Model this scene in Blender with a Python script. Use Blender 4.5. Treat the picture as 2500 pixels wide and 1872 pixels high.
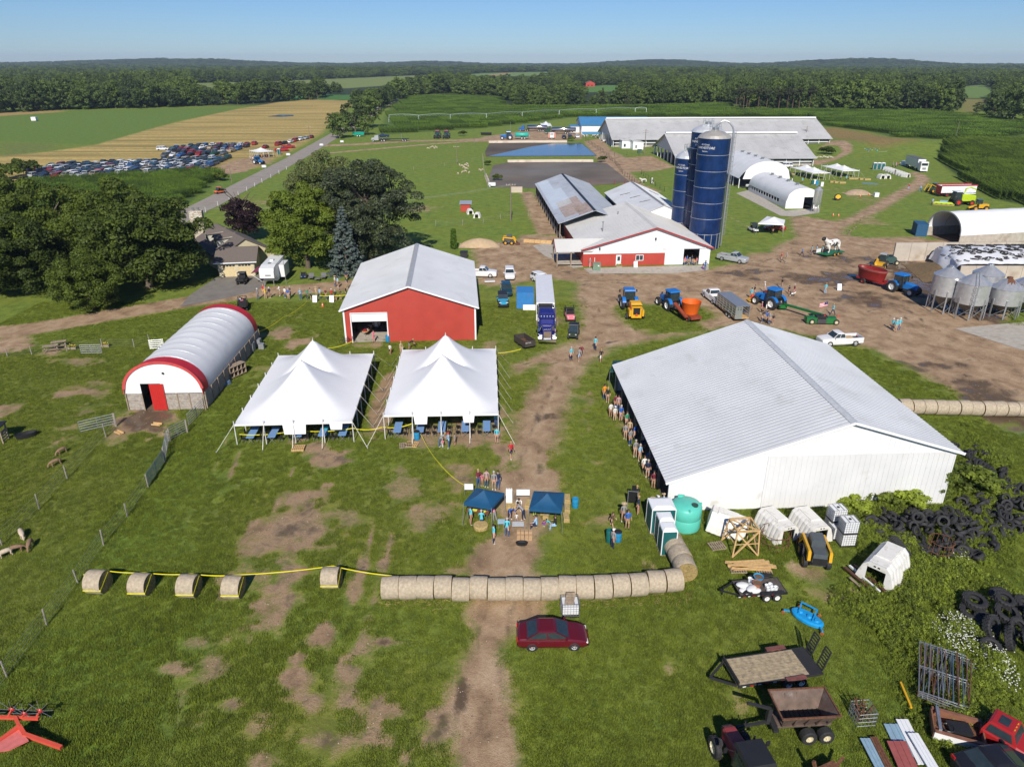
import bpy,bmesh,math,random
import numpy as np
from mathutils import Vector,Matrix,noise as mnoise
for _o in list(bpy.data.objects):bpy.data.objects.remove(_o)
S=bpy.context.scene
COL=S.collection
R=math.radians
rnd=random.Random(7)
# ---------------------------------------------------------------- camera
FPX,HC,HOR=1760.0,35.0,150.0
PIT=math.atan((936-HOR)/FPX);CP,SP=math.cos(PIT),math.sin(PIT)
cam=bpy.data.cameras.new('camera');camo=bpy.data.objects.new('camera',cam);COL.objects.link(camo)
cam.sensor_width=36;cam.lens=36*FPX/2500;cam.clip_start=.5;cam.clip_end=30000
camo.location=(0,0,HC);camo.rotation_euler=(math.pi/2-PIT,0,0)
S.camera=camo
# ---------------------------------------------------------------- sky and sun
SUN_EL,SUN_AZ=37.0,2.0
W=bpy.data.worlds.new('World');S.world=W;W.use_nodes=True
wn=W.node_tree.nodes;wl=W.node_tree.links
bg=wn['Background'];sky=wn.new('ShaderNodeTexSky');sky.sky_type='NISHITA';sky.sun_disc=False
sky.sun_elevation=R(SUN_EL);sky.sun_rotation=R(180+SUN_AZ);sky.altitude=250
sky.air_density=1.0;sky.dust_density=.0;sky.ozone_density=6.0
tint=wn.new('ShaderNodeMix');tint.data_type='RGBA';tint.blend_type='MULTIPLY';tint.inputs[0].default_value=1;tint.inputs[7].default_value=(.60,.75,1.0,1)
wl.new(sky.outputs[0],tint.inputs[6]);wl.new(tint.outputs[2],bg.inputs[0]);bg.inputs[1].default_value=.084
sun=bpy.data.lights.new('sun','SUN');sun.energy=5.0;sun.angle=R(.55);sun.color=(1,.93,.82)
suno=bpy.data.objects.new('sun',sun);COL.objects.link(suno)
sv=Vector((-math.sin(R(SUN_AZ))*math.cos(R(SUN_EL)),-math.cos(R(SUN_AZ))*math.cos(R(SUN_EL)),math.sin(R(SUN_EL))))
suno.rotation_euler=sv.to_track_quat('Z','Y').to_euler();suno.location=sv*200
S.view_settings.view_transform='Standard';S.view_settings.look='None'
S.view_settings.exposure=0.1;S.view_settings.gamma=1;S.view_settings.use_curve_mapping=False
S.render.engine='CYCLES'
cy=S.cycles
cy.max_bounces=5;cy.diffuse_bounces=2;cy.glossy_bounces=3;cy.transmission_bounces=3;cy.transparent_max_bounces=6;cy.volume_bounces=0
cy.use_denoising=True;cy.caustics_reflective=False;cy.caustics_refractive=False
# ---------------------------------------------------------------- helpers
def gp(x,y,z=0.0):
 """photo pixel -> point of the place at height z"""
 a=(x-1250)/FPX;b=(936-y)/FPX
 d=Vector((a,CP+b*SP,-SP+b*CP));t=(z-HC)/d.z
 return Vector((t*d.x,t*d.y,z))
def zt(xw,yw,ypx):
 """height at which a vertical through (xw, yw) reaches photo row ypx"""
 k=(936-ypx)/FPX
 h=yw*(k*CP-SP)/(CP+k*SP)
 return HC+h
def pxm(y,z=0.0):
 """photo pixels per metre near photo row y"""
 p=gp(1250,y,z);return FPX/(p.y*CP+(HC-z)*SP)
class MB:
 def __init__(s):s.v=[];s.f=[];s.m=[];s.cm=0
 def mat(s,i):s.cm=i;return s
 def add(s,vs,fs):
  o=len(s.v);s.v+=[tuple(v)for v in vs];s.f+=[tuple(i+o for i in f)for f in fs];s.m+=[s.cm]*len(fs);return s
 def box(s,c,d,rz=0.0,M=None,taper=1.0,tx=None):
  x,y,z=d[0]/2,d[1]/2,d[2]/2;t=taper;u=t if tx is None else tx
  P=[(-x,-y,-z),(x,-y,-z),(x,y,-z),(-x,y,-z),(-x*u,-y*t,z),(x*u,-y*t,z),(x*u,y*t,z),(-x*u,y*t,z)]
  if rz:cc,ss=math.cos(rz),math.sin(rz);P=[(p[0]*cc-p[1]*ss,p[0]*ss+p[1]*cc,p[2])for p in P]
  if M is not None:P=[tuple(M@Vector(p))for p in P]
  P=[(p[0]+c[0],p[1]+c[1],p[2]+c[2])for p in P]
  return s.add(P,[(3,2,1,0),(4,5,6,7),(0,1,5,4),(1,2,6,5),(2,3,7,6),(3,0,4,7)])
 def bar(s,a,b,w,h=None,up=(0,0,1)):
  a=Vector(a);b=Vector(b);h=w if h is None else h;d=(b-a)
  if d.length<1e-6:return s
  t=d.normalized();u=Vector(up)
  if abs(t.dot(u))>.99:u=Vector((0,1,0))
  x=t.cross(u).normalized()*(w/2);y=x.cross(t).normalized()*(h/2)
  P=[a-x-y,a+x-y,a+x+y,a-x+y,b-x-y,b+x-y,b+x+y,b-x+y]
  return s.add(P,[(0,1,2,3),(7,6,5,4),(4,5,1,0),(5,6,2,1),(6,7,3,2),(7,4,0,3)])
 def cyl(s,a,b,r,r2=None,n=10,cap=True):
  a=Vector(a);b=Vector(b);r2=r if r2 is None else r2;t=(b-a).normalized()
  u=Vector((0,0,1))if abs(t.z)<.9 else Vector((1,0,0))
  x=t.cross(u).normalized();y=t.cross(x)
  P=[]
  for q,rr in((a,r),(b,r2)):
   for i in range(n):
    k=2*math.pi*i/n;P.append(q+x*(rr*math.cos(k))+y*(rr*math.sin(k)))
  F=[(i,(i+1)%n,n+(i+1)%n,n+i)for i in range(n)]
  if cap:F+=[tuple(range(n-1,-1,-1)),tuple(range(n,2*n))]
  return s.add(P,F)
 def tube(s,pts,r,n=6):
  for a,b in zip(pts[:-1],pts[1:]):s.cyl(a,b,r,n=n)
  return s
 def lathe(s,prof,n=16,c=(0,0,0),axis='z',a0=0.0,a1=2*math.pi,close=True):
  P=[];full=abs(a1-a0-2*math.pi)<1e-6;m=n if full else n+1
  for i in range(m):
   k=a0+(a1-a0)*i/n;cc,ss=math.cos(k),math.sin(k)
   for r,h in prof:
    p=(r*cc,r*ss,h)
    if axis=='y':p=(r*cc,h,r*ss)
    if axis=='x':p=(h,r*cc,r*ss)
    P.append((p[0]+c[0],p[1]+c[1],p[2]+c[2]))
  L=len(prof);F=[]
  for i in range(n):
   j=(i+1)%m
   for q in range(L-1):F.append((i*L+q,j*L+q,j*L+q+1,i*L+q+1))
  return s.add(P,F)
 def prism(s,pts,a,b,axis='y'):
  """polygon pts (two other coordinates) extruded from a to b along an axis"""
  n=len(pts)
  def mk(p,h):return(p[0],h,p[1])if axis=='y' else((h,p[0],p[1])if axis=='x' else(p[0],p[1],h))
  P=[mk(p,a)for p in pts]+[mk(p,b)for p in pts]
  F=[(i,(i+1)%n,n+(i+1)%n,n+i)for i in range(n)]+[tuple(range(n-1,-1,-1)),tuple(range(n,2*n))]
  return s.add(P,F)
 def grid(s,fn,nu,nv):
  P=[fn(i/nu,j/nv)for j in range(nv+1)for i in range(nu+1)]
  F=[(j*(nu+1)+i,j*(nu+1)+i+1,(j+1)*(nu+1)+i+1,(j+1)*(nu+1)+i)for j in range(nv)for i in range(nu)]
  return s.add(P,F)
 def loft(s,secs,cap=True,closed=True):
  n=len(secs[0]);P=[p for q in secs for p in q];F=[]
  for j in range(len(secs)-1):
   for i in range(n if closed else n-1):F.append((j*n+i,j*n+(i+1)%n,(j+1)*n+(i+1)%n,(j+1)*n+i))
  if cap:F+=[tuple(range(n-1,-1,-1)),tuple((len(secs)-1)*n+i for i in range(n))]
  return s.add(P,F)
 def ball(s,c,r,n=10,m=7,sz=(1,1,1)):
  P=[(c[0],c[1],c[2]-r*sz[2])]
  for j in range(1,m):
   t=math.pi*j/m
   for i in range(n):
    k=2*math.pi*i/n;P.append((c[0]+r*sz[0]*math.sin(t)*math.cos(k),c[1]+r*sz[1]*math.sin(t)*math.sin(k),c[2]-r*sz[2]*math.cos(t)))
  P.append((c[0],c[1],c[2]+r*sz[2]));F=[]
  for i in range(n):F.append((0,1+(i+1)%n,1+i))
  for j in range(m-2):
   for i in range(n):a=1+j*n;F.append((a+i,a+(i+1)%n,a+n+(i+1)%n,a+n+i))
  a=1+(m-2)*n;t=len(P)-1
  for i in range(n):F.append((a+i,a+(i+1)%n,t))
  return s.add(P,F)
 def mesh(s,name,mats,smooth=False):
  me=bpy.data.meshes.new(name);me.from_pydata(s.v,[],s.f)
  if not isinstance(mats,(list,tuple)):mats=[mats]
  for m in mats:me.materials.append(m)
  if len(mats)>1:me.polygons.foreach_set('material_index',s.m)
  if smooth:
   bm=bmesh.new();bm.from_mesh(me);bmesh.ops.remove_doubles(bm,verts=bm.verts,dist=1e-4);bm.to_mesh(me);bm.free()
   me.polygons.foreach_set('use_smooth',[True]*len(me.polygons))
   try:me.set_sharp_from_angle(angle=R(42))
   except Exception:pass
  me.update();return me
 def build(s,name,mats,parent=None,smooth=False,loc=None,rz=0.0):
  o=bpy.data.objects.new(name,s.mesh(name,mats,smooth));COL.objects.link(o)
  if parent is not None:o.parent=parent
  if loc is not None:o.location=loc
  if rz:o.rotation_euler=(0,0,rz)
  return o
def tag(o,label=None,cat=None,group=None,kind=None):
 if label:o['label']=label
 if cat:o['category']=cat
 if group:o['group']=group
 if kind:o['kind']=kind
 return o
def thing(name,label,cat,loc=(0,0,0),rz=0.0,group=None):
 o=bpy.data.objects.new(name,None);COL.objects.link(o);o.empty_display_size=.3
 o.location=loc;o.rotation_euler=(0,0,rz);return tag(o,label,cat,group)
def put(name,me,parent=None,loc=(0,0,0),rot=(0,0,0),sc=1.0):
 o=bpy.data.objects.new(name,me);COL.objects.link(o)
 if parent is not None:o.parent=parent
 o.location=loc;o.rotation_euler=rot;o.scale=(sc,sc,sc)if isinstance(sc,(int,float))else sc
 return o
def dup(root,loc,rz=0.0,label=None,group=None,sc=None):
 r=root.copy();COL.objects.link(r);r.location=loc;r.rotation_euler=(0,0,rz)
 if sc:r.scale=(sc,sc,sc)if isinstance(sc,(int,float))else sc
 if label:r['label']=label
 if group:r['group']=group
 for ch in root.children:
  c=ch.copy();COL.objects.link(c);c.parent=r
  for g in ch.children:
   d=g.copy();COL.objects.link(d);d.parent=c
 return r
def paint(o,mat,slot=0):
 """give one object its own paint while it shares mesh data"""
 o.material_slots[slot].link='OBJECT';o.material_slots[slot].material=mat
def ordi(n):return['first','second','third','fourth','fifth','sixth','seventh','eighth','ninth','tenth','eleventh','twelfth','thirteenth','fourteenth','fifteenth','sixteenth','seventeenth','eighteenth','nineteenth','twentieth'][n-1]if n<=20 else{2:'twenty-',3:'thirty-',4:'forty-',5:'fifty-',6:'sixty-'}[n//10]+ordi(n%10)if n%10 else{3:'thirtieth',4:'fortieth',5:'fiftieth',6:'sixtieth'}[n//10]
# ---------------------------------------------------------------- materials
MATS={}
def mat(name,col=(.5,.5,.5),rough=.6,metal=0.0,var=.12,scale=3.0,bump=0.0,bscale=None,dirt=None,spec=None,coords='Object',rvar=0.0):
 if name in MATS:return MATS[name]
 m=bpy.data.materials.new(name);m.use_nodes=True;n=m.node_tree.nodes;l=m.node_tree.links
 p=n['Principled BSDF'];p.inputs['Roughness'].default_value=rough;p.inputs['Metallic'].default_value=metal
 if spec is not None:p.inputs['Specular IOR Level'].default_value=spec
 tc=n.new('ShaderNodeTexCoord');nz=n.new('ShaderNodeTexNoise');nz.inputs['Scale'].default_value=scale;nz.inputs['Detail'].default_value=5
 l.new(tc.outputs[coords],nz.inputs['Vector'])
 cr=n.new('ShaderNodeValToRGB');a=[max(0,c*(1-var))for c in col];b=[min(1,c*(1+var))for c in col]
 cr.color_ramp.elements[0].position=.3;cr.color_ramp.elements[0].color=(*a,1);cr.color_ramp.elements[1].position=.7;cr.color_ramp.elements[1].color=(*b,1)
 l.new(nz.outputs[0],cr.inputs[0]);out=cr.outputs[0]
 if dirt:
  n2=n.new('ShaderNodeTexNoise');n2.inputs['Scale'].default_value=dirt[2];n2.inputs['Detail'].default_value=8;n2.inputs['Roughness'].default_value=.65
  l.new(tc.outputs[coords],n2.inputs['Vector'])
  r2=n.new('ShaderNodeValToRGB');r2.color_ramp.elements[0].position=.62-dirt[1]*.3;r2.color_ramp.elements[1].position=.78;l.new(n2.outputs[0],r2.inputs[0])
  mx=n.new('ShaderNodeMix');mx.data_type='RGBA';l.new(r2.outputs[0],mx.inputs[0]);l.new(out,mx.inputs[6]);mx.inputs[7].default_value=(*dirt[0],1);out=mx.outputs[2]
 l.new(out,p.inputs['Base Color'])
 if bump:
  b=n.new('ShaderNodeBump');b.inputs['Strength'].default_value=bump;b.inputs['Distance'].default_value=.03
  n3=n.new('ShaderNodeTexNoise');n3.inputs['Scale'].default_value=bscale or scale*6;n3.inputs['Detail'].default_value=4
  l.new(tc.outputs[coords],n3.inputs['Vector']);l.new(n3.outputs[0],b.inputs['Height']);l.new(b.outputs[0],p.inputs['Normal'])
 MATS[name]=m;return m
def leafmat(name,col,var=.35,trans=.25,rough=.6):
 if name in MATS:return MATS[name]
 m=bpy.data.materials.new(name);m.use_nodes=True;n=m.node_tree.nodes;l=m.node_tree.links
 p=n['Principled BSDF'];p.inputs['Roughness'].default_value=rough;p.inputs['Specular IOR Level'].default_value=.25
 tc=n.new('ShaderNodeTexCoord');nz=n.new('ShaderNodeTexNoise');nz.inputs['Scale'].default_value=.9;nz.inputs['Detail'].default_value=6
 l.new(tc.outputs['Object'],nz.inputs['Vector'])
 oi=n.new('ShaderNodeObjectInfo');ma=n.new('ShaderNodeMath');ma.operation='MULTIPLY_ADD';ma.inputs[1].default_value=.55;ma.inputs[2].default_value=-.27
 l.new(oi.outputs['Random'],ma.inputs[0]);ad=n.new('ShaderNodeMath');ad.operation='ADD';l.new(nz.outputs[0],ad.inputs[0]);l.new(ma.outputs[0],ad.inputs[1])
 cr=n.new('ShaderNodeValToRGB');e=cr.color_ramp.elements
 e[0].position=.2;e[0].color=(col[0]*(1-var),col[1]*(1-var),col[2]*(1-var*.6),1);e[1].position=.8;e[1].color=(min(1,col[0]*(1+var*1.3)),min(1,col[1]*(1+var)),col[2]*(1+var*.3),1)
 l.new(ad.outputs[0],cr.inputs[0]);l.new(cr.outputs[0],p.inputs['Base Color'])
 t=n.new('ShaderNodeBsdfTranslucent');l.new(cr.outputs[0],t.inputs[0]);mx=n.new('ShaderNodeMixShader');mx.inputs[0].default_value=trans
 l.new(p.outputs[0],mx.inputs[1]);l.new(t.outputs[0],mx.inputs[2]);l.new(mx.outputs[0],n['Material Output'].inputs[0])
 MATS[name]=m;return m
white=mat('white_steel',(.78,.80,.82),.38,.0,.03,.4,dirt=((.55,.54,.5),.08,.35))
black=mat('black_plastic',(.018,.018,.02),.5)
rubber=mat('tyre_rubber',(.022,.022,.024),.75,var=.3,scale=8)
steel=mat('galvanised_steel',(.48,.50,.52),.4,.75,.12,6)
glass=mat('dark_glass',(.028,.042,.048),.06,var=.2,spec=.8)
chrome=mat('chrome',(.8,.8,.82),.15,1.0,.03)
lampw=mat('clear_lamp',(.75,.76,.74),.12,var=.05)
lampr=mat('red_lamp',(.45,.02,.02),.25)
wood=mat('weathered_wood',(.30,.235,.17),.85,var=.3,scale=5,bump=.3)
newwood=mat('new_lumber',(.55,.36,.16),.75,var=.18,scale=6)
concrete=mat('concrete',(.42,.385,.33),.9,var=.14,scale=1.5,bump=.2,dirt=((.22,.16,.11),.25,.6))
rust=mat('rusty_iron',(.17,.075,.04),.85,.2,.35,9,dirt=((.07,.04,.03),.3,5))
# ---------------------------------------------------------------- the ground: regions are outlined on the photograph and laid out in metres
K=2500/2212
def PW(pts,k=1.0):return np.array([[*gp(x*k,y*k)][:2]for x,y in pts])
def seg_dist(P,a,b):
 d=b-a;t=np.clip(((P-a)@d)/max(d@d,1e-9),0,1);q=a+t[:,None]*d
 return np.hypot(P[:,0]-q[:,0],P[:,1]-q[:,1])
def sd_poly(P,poly,marg=30.0):
 out=np.full(len(P),-marg)
 lo,hi=poly.min(0)-marg,poly.max(0)+marg
 idx=np.where((P[:,0]>lo[0])&(P[:,0]<hi[0])&(P[:,1]>lo[1])&(P[:,1]<hi[1]))[0]
 if not len(idx):return out
 Q=P[idx];d=np.full(len(Q),1e9);ins=np.zeros(len(Q),bool);n=len(poly)
 for i in range(n):
  a,b=poly[i],poly[(i+1)%n];d=np.minimum(d,seg_dist(Q,a,b))
  if a[1]!=b[1]:
   c=((a[1]>Q[:,1])!=(b[1]>Q[:,1]))&(Q[:,0]<(b[0]-a[0])*(Q[:,1]-a[1])/(b[1]-a[1])+a[0]);ins^=c
 out[idx]=np.clip(np.where(ins,d,-d),-marg,marg);return out
def sd_line(P,pts,w):
 d=np.full(len(P),1e9)
 for a,b in zip(pts[:-1],pts[1:]):d=np.minimum(d,seg_dist(P,a,b))
 return w/2-d
def vnoise(x,y,sc,seed=0):
 x=x/sc+seed*17.3;y=y/sc+seed*5.7;xi=np.floor(x);yi=np.floor(y);fx=x-xi;fy=y-yi
 def h(a,b):v=np.sin(a*127.1+b*311.7+seed)*43758.5453;return v-np.floor(v)
 fx=fx*fx*(3-2*fx);fy=fy*fy*(3-2*fy)
 return(h(xi,yi)*(1-fx)+h(xi+1,yi)*fx)*(1-fy)+(h(xi,yi+1)*(1-fx)+h(xi+1,yi+1)*fx)*fy
def terrain(x,y):
 x=np.asarray(x,float);y=np.asarray(y,float)
 s=np.clip((y-900)/3000,0,1);s=s*s*(3-2*s)
 z=s*(2+7*(vnoise(x,y,900,1)-.4)+5*(vnoise(x,y,350,2)-.5))
 for px,Y,rx,ry,h in((560,5200,700,500,24),(390,5400,600,500,12),(1080,5600,500,400,14),(1560,5400,420,500,26),(1960,4700,420,500,24),(2060,4800,300,500,14),(2420,4400,400,400,8),(60,4600,350,500,10)):
  X=(px-1250)/FPX*Y*1.06;z=z+h*1.25*np.exp(-((x-X)/rx)**2-((y-Y)/ry)**2)
 z=z+3.2*np.exp(-((x-175)/38)**2-((y-335)/30)**2)
 return z
def tz(x,y):return float(terrain(x,y))
CORN_FAR=[(925,331),(1000,325),(1150,316),(1280,303),(1400,287),(1985,287),(2011,309),(2117,320),(2170,334),(2251,344),(2520,336),(2520,302),(2380,284),(2240,273),(1800,269),(1790,253),(1580,260),(1240,262),(1225,240),(1100,233),(985,238),(945,272),(935,300)]
CORN_LEFT=[(-40,480),(90,443),(200,438),(350,429),(480,421),(560,423),(548,436),(515,456),(500,470),(430,518),(330,570),(-60,640)]
CORN_RIGHT=[(2289,381),(2305,361),(2373,351),(2560,344),(2700,420),(2640,560),(2500,500),(2446,490),(2373,458),(2332,426),(2292,394)]
ROAD_C=[(180,690),(300,612),(440,530),(505,500),(612,444),(720,387),(798,342),(870,300),(948,252),(985,234),(1010,222)]
YARD=[(1158,690),(1158,640),(1150,612),(1160,588),(1250,590),(1275,572),(1375,575),(1390,600),(1420,655),(1560,668),(1735,655),(1800,640),(1830,618),(1880,615),(1890,600),(1940,580),(1925,530),(1960,527),(2040,540),(2075,528),(2116,505),(2180,470),(2222,447),(2233,435),(2220,422),(2237,419),(2262,428),(2275,441),(2252,460),(2211,480),(2164,511),(2116,533),(2070,555),(2060,572),(2110,580),(2240,577),(2270,585),(2500,590),(2500,700),(2460,790),(2500,800),(2560,900),(2520,1000),(2410,1000),(2330,960),(2200,890),(2120,850),(2020,830),(1830,790),(1600,830),(1500,850),(1440,890),(1400,960),(1375,1060),(1340,1150),(1260,1160),(1235,1080),(1260,1000),(1300,930),(1330,890),(1260,910),(1240,895),(1320,860),(1400,830),(1420,770),(1400,720),(1410,690),(1340,680),(1250,695),(1200,700)]
ISLAND=[(1505,755),(1530,735),(1590,745),(1720,752),(1745,772),(1700,788),(1720,808),(1660,812),(1590,815),(1530,790)]
TRACK=[(1215,1150),(1345,1150),(1335,1200),(1290,1260),(1300,1330),(1310,1420),(1290,1500),(1255,1530),(1225,1600),(1245,1680),(1225,1760),(1235,1900),(1115,1900),(1130,1780),(1125,1700),(1150,1600),(1165,1530),(1155,1470),(1165,1410),(1175,1350),(1240,1290),(1210,1200)]
LANE=[(-80,818),(60,805),(150,790),(250,772),(350,755),(450,738),(560,722),(640,712),(740,705),(870,694)]
FAR_LANE=[(770,357),(888,352),(960,347),(1015,344),(1120,343),(1180,339),(1250,331),(1330,327)]
GRAVEL_LANE=[(745,379),(800,374),(870,368),(961,360),(1051,352),(1124,347),(1180,342)]
FAR_YARD=[(1150,347),(1180,334),(1240,326),(1300,314),(1400,312),(1425,326),(1420,341),(1330,343)]
BARN_ROAD=[(1985,372),(2030,352),(2060,353),(2082,366),(2080,376),(2040,392),(2000,404),(1960,400),(1980,392),(2030,388),(2055,375),(2045,365),(2020,362)]
COW_LANE=[(1424,345),(1470,338),(1495,368),(1530,385),(1590,380),(1650,408),(1600,418),(1540,420),(1570,450),(1620,470),(1560,470),(1500,440),(1470,410)]
SHED_LANE=[(1268,470),(1300,468),(1345,530),(1372,572),(1310,575),(1290,525)]
SOY=[(-60,290),(0,285),(150,271),(500,263),(585,263),(570,268),(465,291),(440,293),(350,320),(230,354),(130,350),(-60,342)]
STUBBLE=[(-80,420),(-80,384),(0,380),(100,373),(230,355),(350,320),(465,291),(585,266),(680,250),(760,243),(872,247),(850,262),(810,290),(785,325),(740,352),(690,378),(620,412),(520,420),(300,428),(90,440),(-80,470)]
MEADOWS=[([(-200,233),(0,229),(170,218),(165,227),(60,236),(-200,245)],(.15,.19,.05)),([(430,214),(470,204),(700,198),(905,190),(1100,182),(1200,183),(1060,190),(960,208),(850,216),(700,222),(560,220)],(.15,.20,.06)),([(1090,186),(1180,180),(1330,177),(1390,180),(1330,186),(1150,190)],(.12,.20,.05)),([(1240,225),(1290,217),(1350,222),(1340,230)],(.08,.18,.04)),([(1400,215),(1480,208),(1560,211),(1545,222),(1430,226)],(.08,.18,.04)),([(2350,212),(2400,208),(2440,224),(2420,240),(2340,240)],(.11,.19,.05)),([(2340,242),(2420,242),(2400,268),(2350,280)],(.17,.17,.06)),([(700,232),(870,232),(880,246),(760,243),(680,250)],(.05,.15,.03)),([(-100,280),(150,270),(150,274),(-100,290)],(.3,.22,.1)),([(1985,312),(2040,312),(2120,326),(2200,345),(2235,360),(2150,372),(2080,355),(2020,335)],(.20,.155,.06)),([(0,350),(120,350),(150,362),(0,384)],(.12,.16,.04)),([(560,423),(640,415),(560,470),(440,530),(430,518),(515,456)],(.10,.17,.03)),([(1195,183),(1240,179),(1245,182),(1200,186)],(.30,.2,.1)),([(505,187),(600,183),(640,190),(540,195)],(.12,.16,.05))]
# worn and muddy spots: (x, y, rx, ry, amount) in photo pixels / K
WORN=[(720,985,40,16,.9),(650,1080,60,25,.8),(620,1140,90,45,.8),(560,1170,70,30,.7),(540,1240,60,26,.75),(600,1300,45,25,.85),(590,1340,30,20,.7),(430,1385,40,16,.75),(390,1440,40,16,.75),(470,1440,40,12,.7),(685,1372,35,22,.9),(640,1420,26,12,.9),(640,1465,35,25,1),(880,1385,55,12,.85),(780,1230,16,50,.75),(830,1220,16,55,.75),(940,1120,60,40,.62),(760,1100,40,30,.6),(870,1050,50,40,.62),(1000,1020,40,30,.7),(560,1570,40,50,.62),(700,1600,130,45,.68),(600,1640,110,26,.68),(850,1540,50,20,.75),(930,1600,60,40,.7),(500,1520,26,18,.75),(690,968,30,12,.8),(828,845,14,46,.85),(820,910,20,30,.85),(1450,1450,20,32,.75),(1750,1240,55,40,.72),(1800,1290,60,26,.7),(1690,1275,40,20,.6),(180,845,45,12,.85),(20,880,36,24,.8),(330,905,70,34,1),(290,880,30,20,.8),(1395,1220,40,12,.7),(870,835,30,14,.7),(130,755,30,12,.7),(655,735,26,16,.9),(600,720,45,12,.8),(780,745,40,10,.7),(950,935,130,22,.75),(1120,800,20,14,.7),(1140,960,30,40,.7),(1960,720,60,12,.6),(1900,870,60,20,.7),(2130,860,60,50,.8),(960,955,60,14,.7),(150,780,60,10,.6),(1180,690,40,10,.6),(560,1090,20,10,.5),(1600,1520,30,40,.5),(1680,1180,20,10,.5),(910,450,40,8,.7),(20,745,40,16,.9),(1125,1050,70,30,.75),(980,1230,40,14,.6),(1340,900,30,60,.55),(1400,1000,30,60,.52),(1330,1010,20,30,.55),(1470,1080,20,40,.6),(1090,760,30,12,.55),(545,445,40,20,.6),(1450,1240,26,12,.6),(470,1330,30,16,.5),(1060,745,16,10,.7),(1880,480,40,10,.6),(1740,500,30,10,.5),(530,352,45,10,.9),(1870,430,40,10,.5),(1610,600,20,5,.9)]
MUD=[(1780,600,130,12,.8),(1860,650,90,16,.8),(1990,600,60,40,1),(2040,640,50,40,1),(1800,560,60,12,.7),(2010,790,70,14,.8),(2110,840,70,36,.8),(2160,920,70,40,1),(330,905,55,26,.9),(1340,590,14,6,.6),(1240,560,50,40,.5),(1500,665,30,4,.8),(1620,590,60,8,.7),(880,1385,55,10,.7),(1000,1500,10,40,.9),(955,1550,14,30,.6),(1200,900,40,8,.7),(1870,395,20,4,1),(1975,535,30,5,1),(870,1325,22,12,1),(650,1105,20,10,.5),(1720,690,40,6,.5),(1700,420,20,4,.8),(1560,590,26,5,.8),(900,1545,24,8,.7),(805,1270,8,20,.6),(1180,640,40,6,.5)]
ys=[-60.0]
while ys[-1]<9000:
 y=ys[-1];ys.append(y+(3 if y<20 else.42 if y<100 else.42+(y-100)*.009 if y<480 else 3.9+(y-480)*.03))
ys=np.array(ys);NX=520;us=np.linspace(-1,1,NX)
GX=(us[None,:]*(95+.88*np.clip(ys,0,None))[:,None]);GY=np.repeat(ys[:,None],NX,1)
P=np.stack([GX.ravel(),GY.ravel()],1);NP_=len(P)
dirt=np.zeros(NP_);mud=np.zeros(NP_);stub=np.zeros(NP_)
gcol=np.tile(np.array([.122,.172,.025]),(NP_,1))
def blend(w,c):gcol[:]=gcol*(1-w[:,None])+np.array(c)*w[:,None]
far=np.clip((P[:,1]-640)/60,0,1);blend(far,(.022,.04,.014))
mid=np.clip((P[:,1]-95)/60,0,1)*(1-far);blend(mid*.55,(.130,.200,.032))
pw=np.clip(.5+sd_poly(P,PW([(-400,900),(300,850),(560,800),(610,880),(500,1000),(350,1150),(180,1420),(-60,1750),(-900,1750)]))/3,0,1);blend(pw*.7,(.110,.140,.024))
lw=np.clip(.5+sd_poly(P,PW([(560,1450),(180,1420),(350,1160),(480,1000),(620,980),(560,1150),(600,1300),(480,1450),(520,1700),(600,1900),(-100,1950),(60,1600)]))/5,0,1);blend(lw*.5,(.088,.160,.020))
for poly,c in((CORN_FAR,(.07,.125,.022)),(CORN_LEFT,(.03,.06,.012)),(CORN_RIGHT,(.03,.06,.012)),(SOY,(.10,.172,.030))):
 blend(np.clip(.5+sd_poly(P,PW(poly))/2,0,1),c)
w=np.clip(.5+sd_poly(P,PW(STUBBLE))/4,0,1)*(1-np.clip(.5+sd_poly(P,PW(SOY))/2,0,1))*(1-np.clip(.5+sd_poly(P,PW(CORN_LEFT))/2,0,1));blend(w*.93,(.41,.32,.125));stub=w
for poly,c in MEADOWS:blend(np.clip(.5+sd_poly(P,PW(poly),60)/8,0,1),c)
def adddirt(sd,f,a=1.0):np.maximum(dirt,np.clip(.5+sd/f,0,1)*a,out=dirt)
yard_sd=sd_poly(P,PW(YARD));isl=sd_poly(P,PW(ISLAND));yard_sd=np.minimum(yard_sd,-isl)
adddirt(yard_sd,5.0);adddirt(sd_poly(P,PW(TRACK))+.75+1.6*(vnoise(P[:,0],P[:,1],2.4,71)-.5),2.6,1.0)
lane_sd=sd_line(P,PW(LANE),6.2);adddirt(lane_sd,2.4)
for pl,wd in((FAR_LANE,8),(GRAVEL_LANE,4.5)):adddirt(sd_line(P,PW(pl),wd),3)
for pl in(FAR_YARD,BARN_ROAD,COW_LANE,SHED_LANE,[(500,425),(560,395),(640,378),(660,385),(600,420),(560,425)]):adddirt(sd_poly(P,PW(pl)),4)
for tr in([(1840,560),(1700,490),(2222,447)],[(2222,447),(2100,436),(1960,430)],[(2233,432),(2180,424),(2130,420),(2030,415)]):adddirt(sd_line(P,PW(tr),2.0),2.5,.62)
WARP=vnoise(P[:,0]+.3*P[:,1],P[:,1]*.5,2.6,81)*.55+vnoise(P[:,0],P[:,1],1.1,82)*.45
def spots(lst,arr):
 for x,y,rx,ry,a in lst:
  c=PW([(x,y)],K)[0];ex=abs(PW([(x+rx,y)],K)[0][0]-c[0]);ey=abs(PW([(x,y-ry)],K)[0][1]-c[1])or 1
  r=np.hypot((P[:,0]-c[0])/ex,(P[:,1]-c[1])/ey);np.maximum(arr,np.clip(1.3-r*.75+(WARP-.5)*1.9,0,1)*a*np.clip(2.2-r,0,1),out=arr)
spots(WORN,dirt);spots(MUD,mud)
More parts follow.
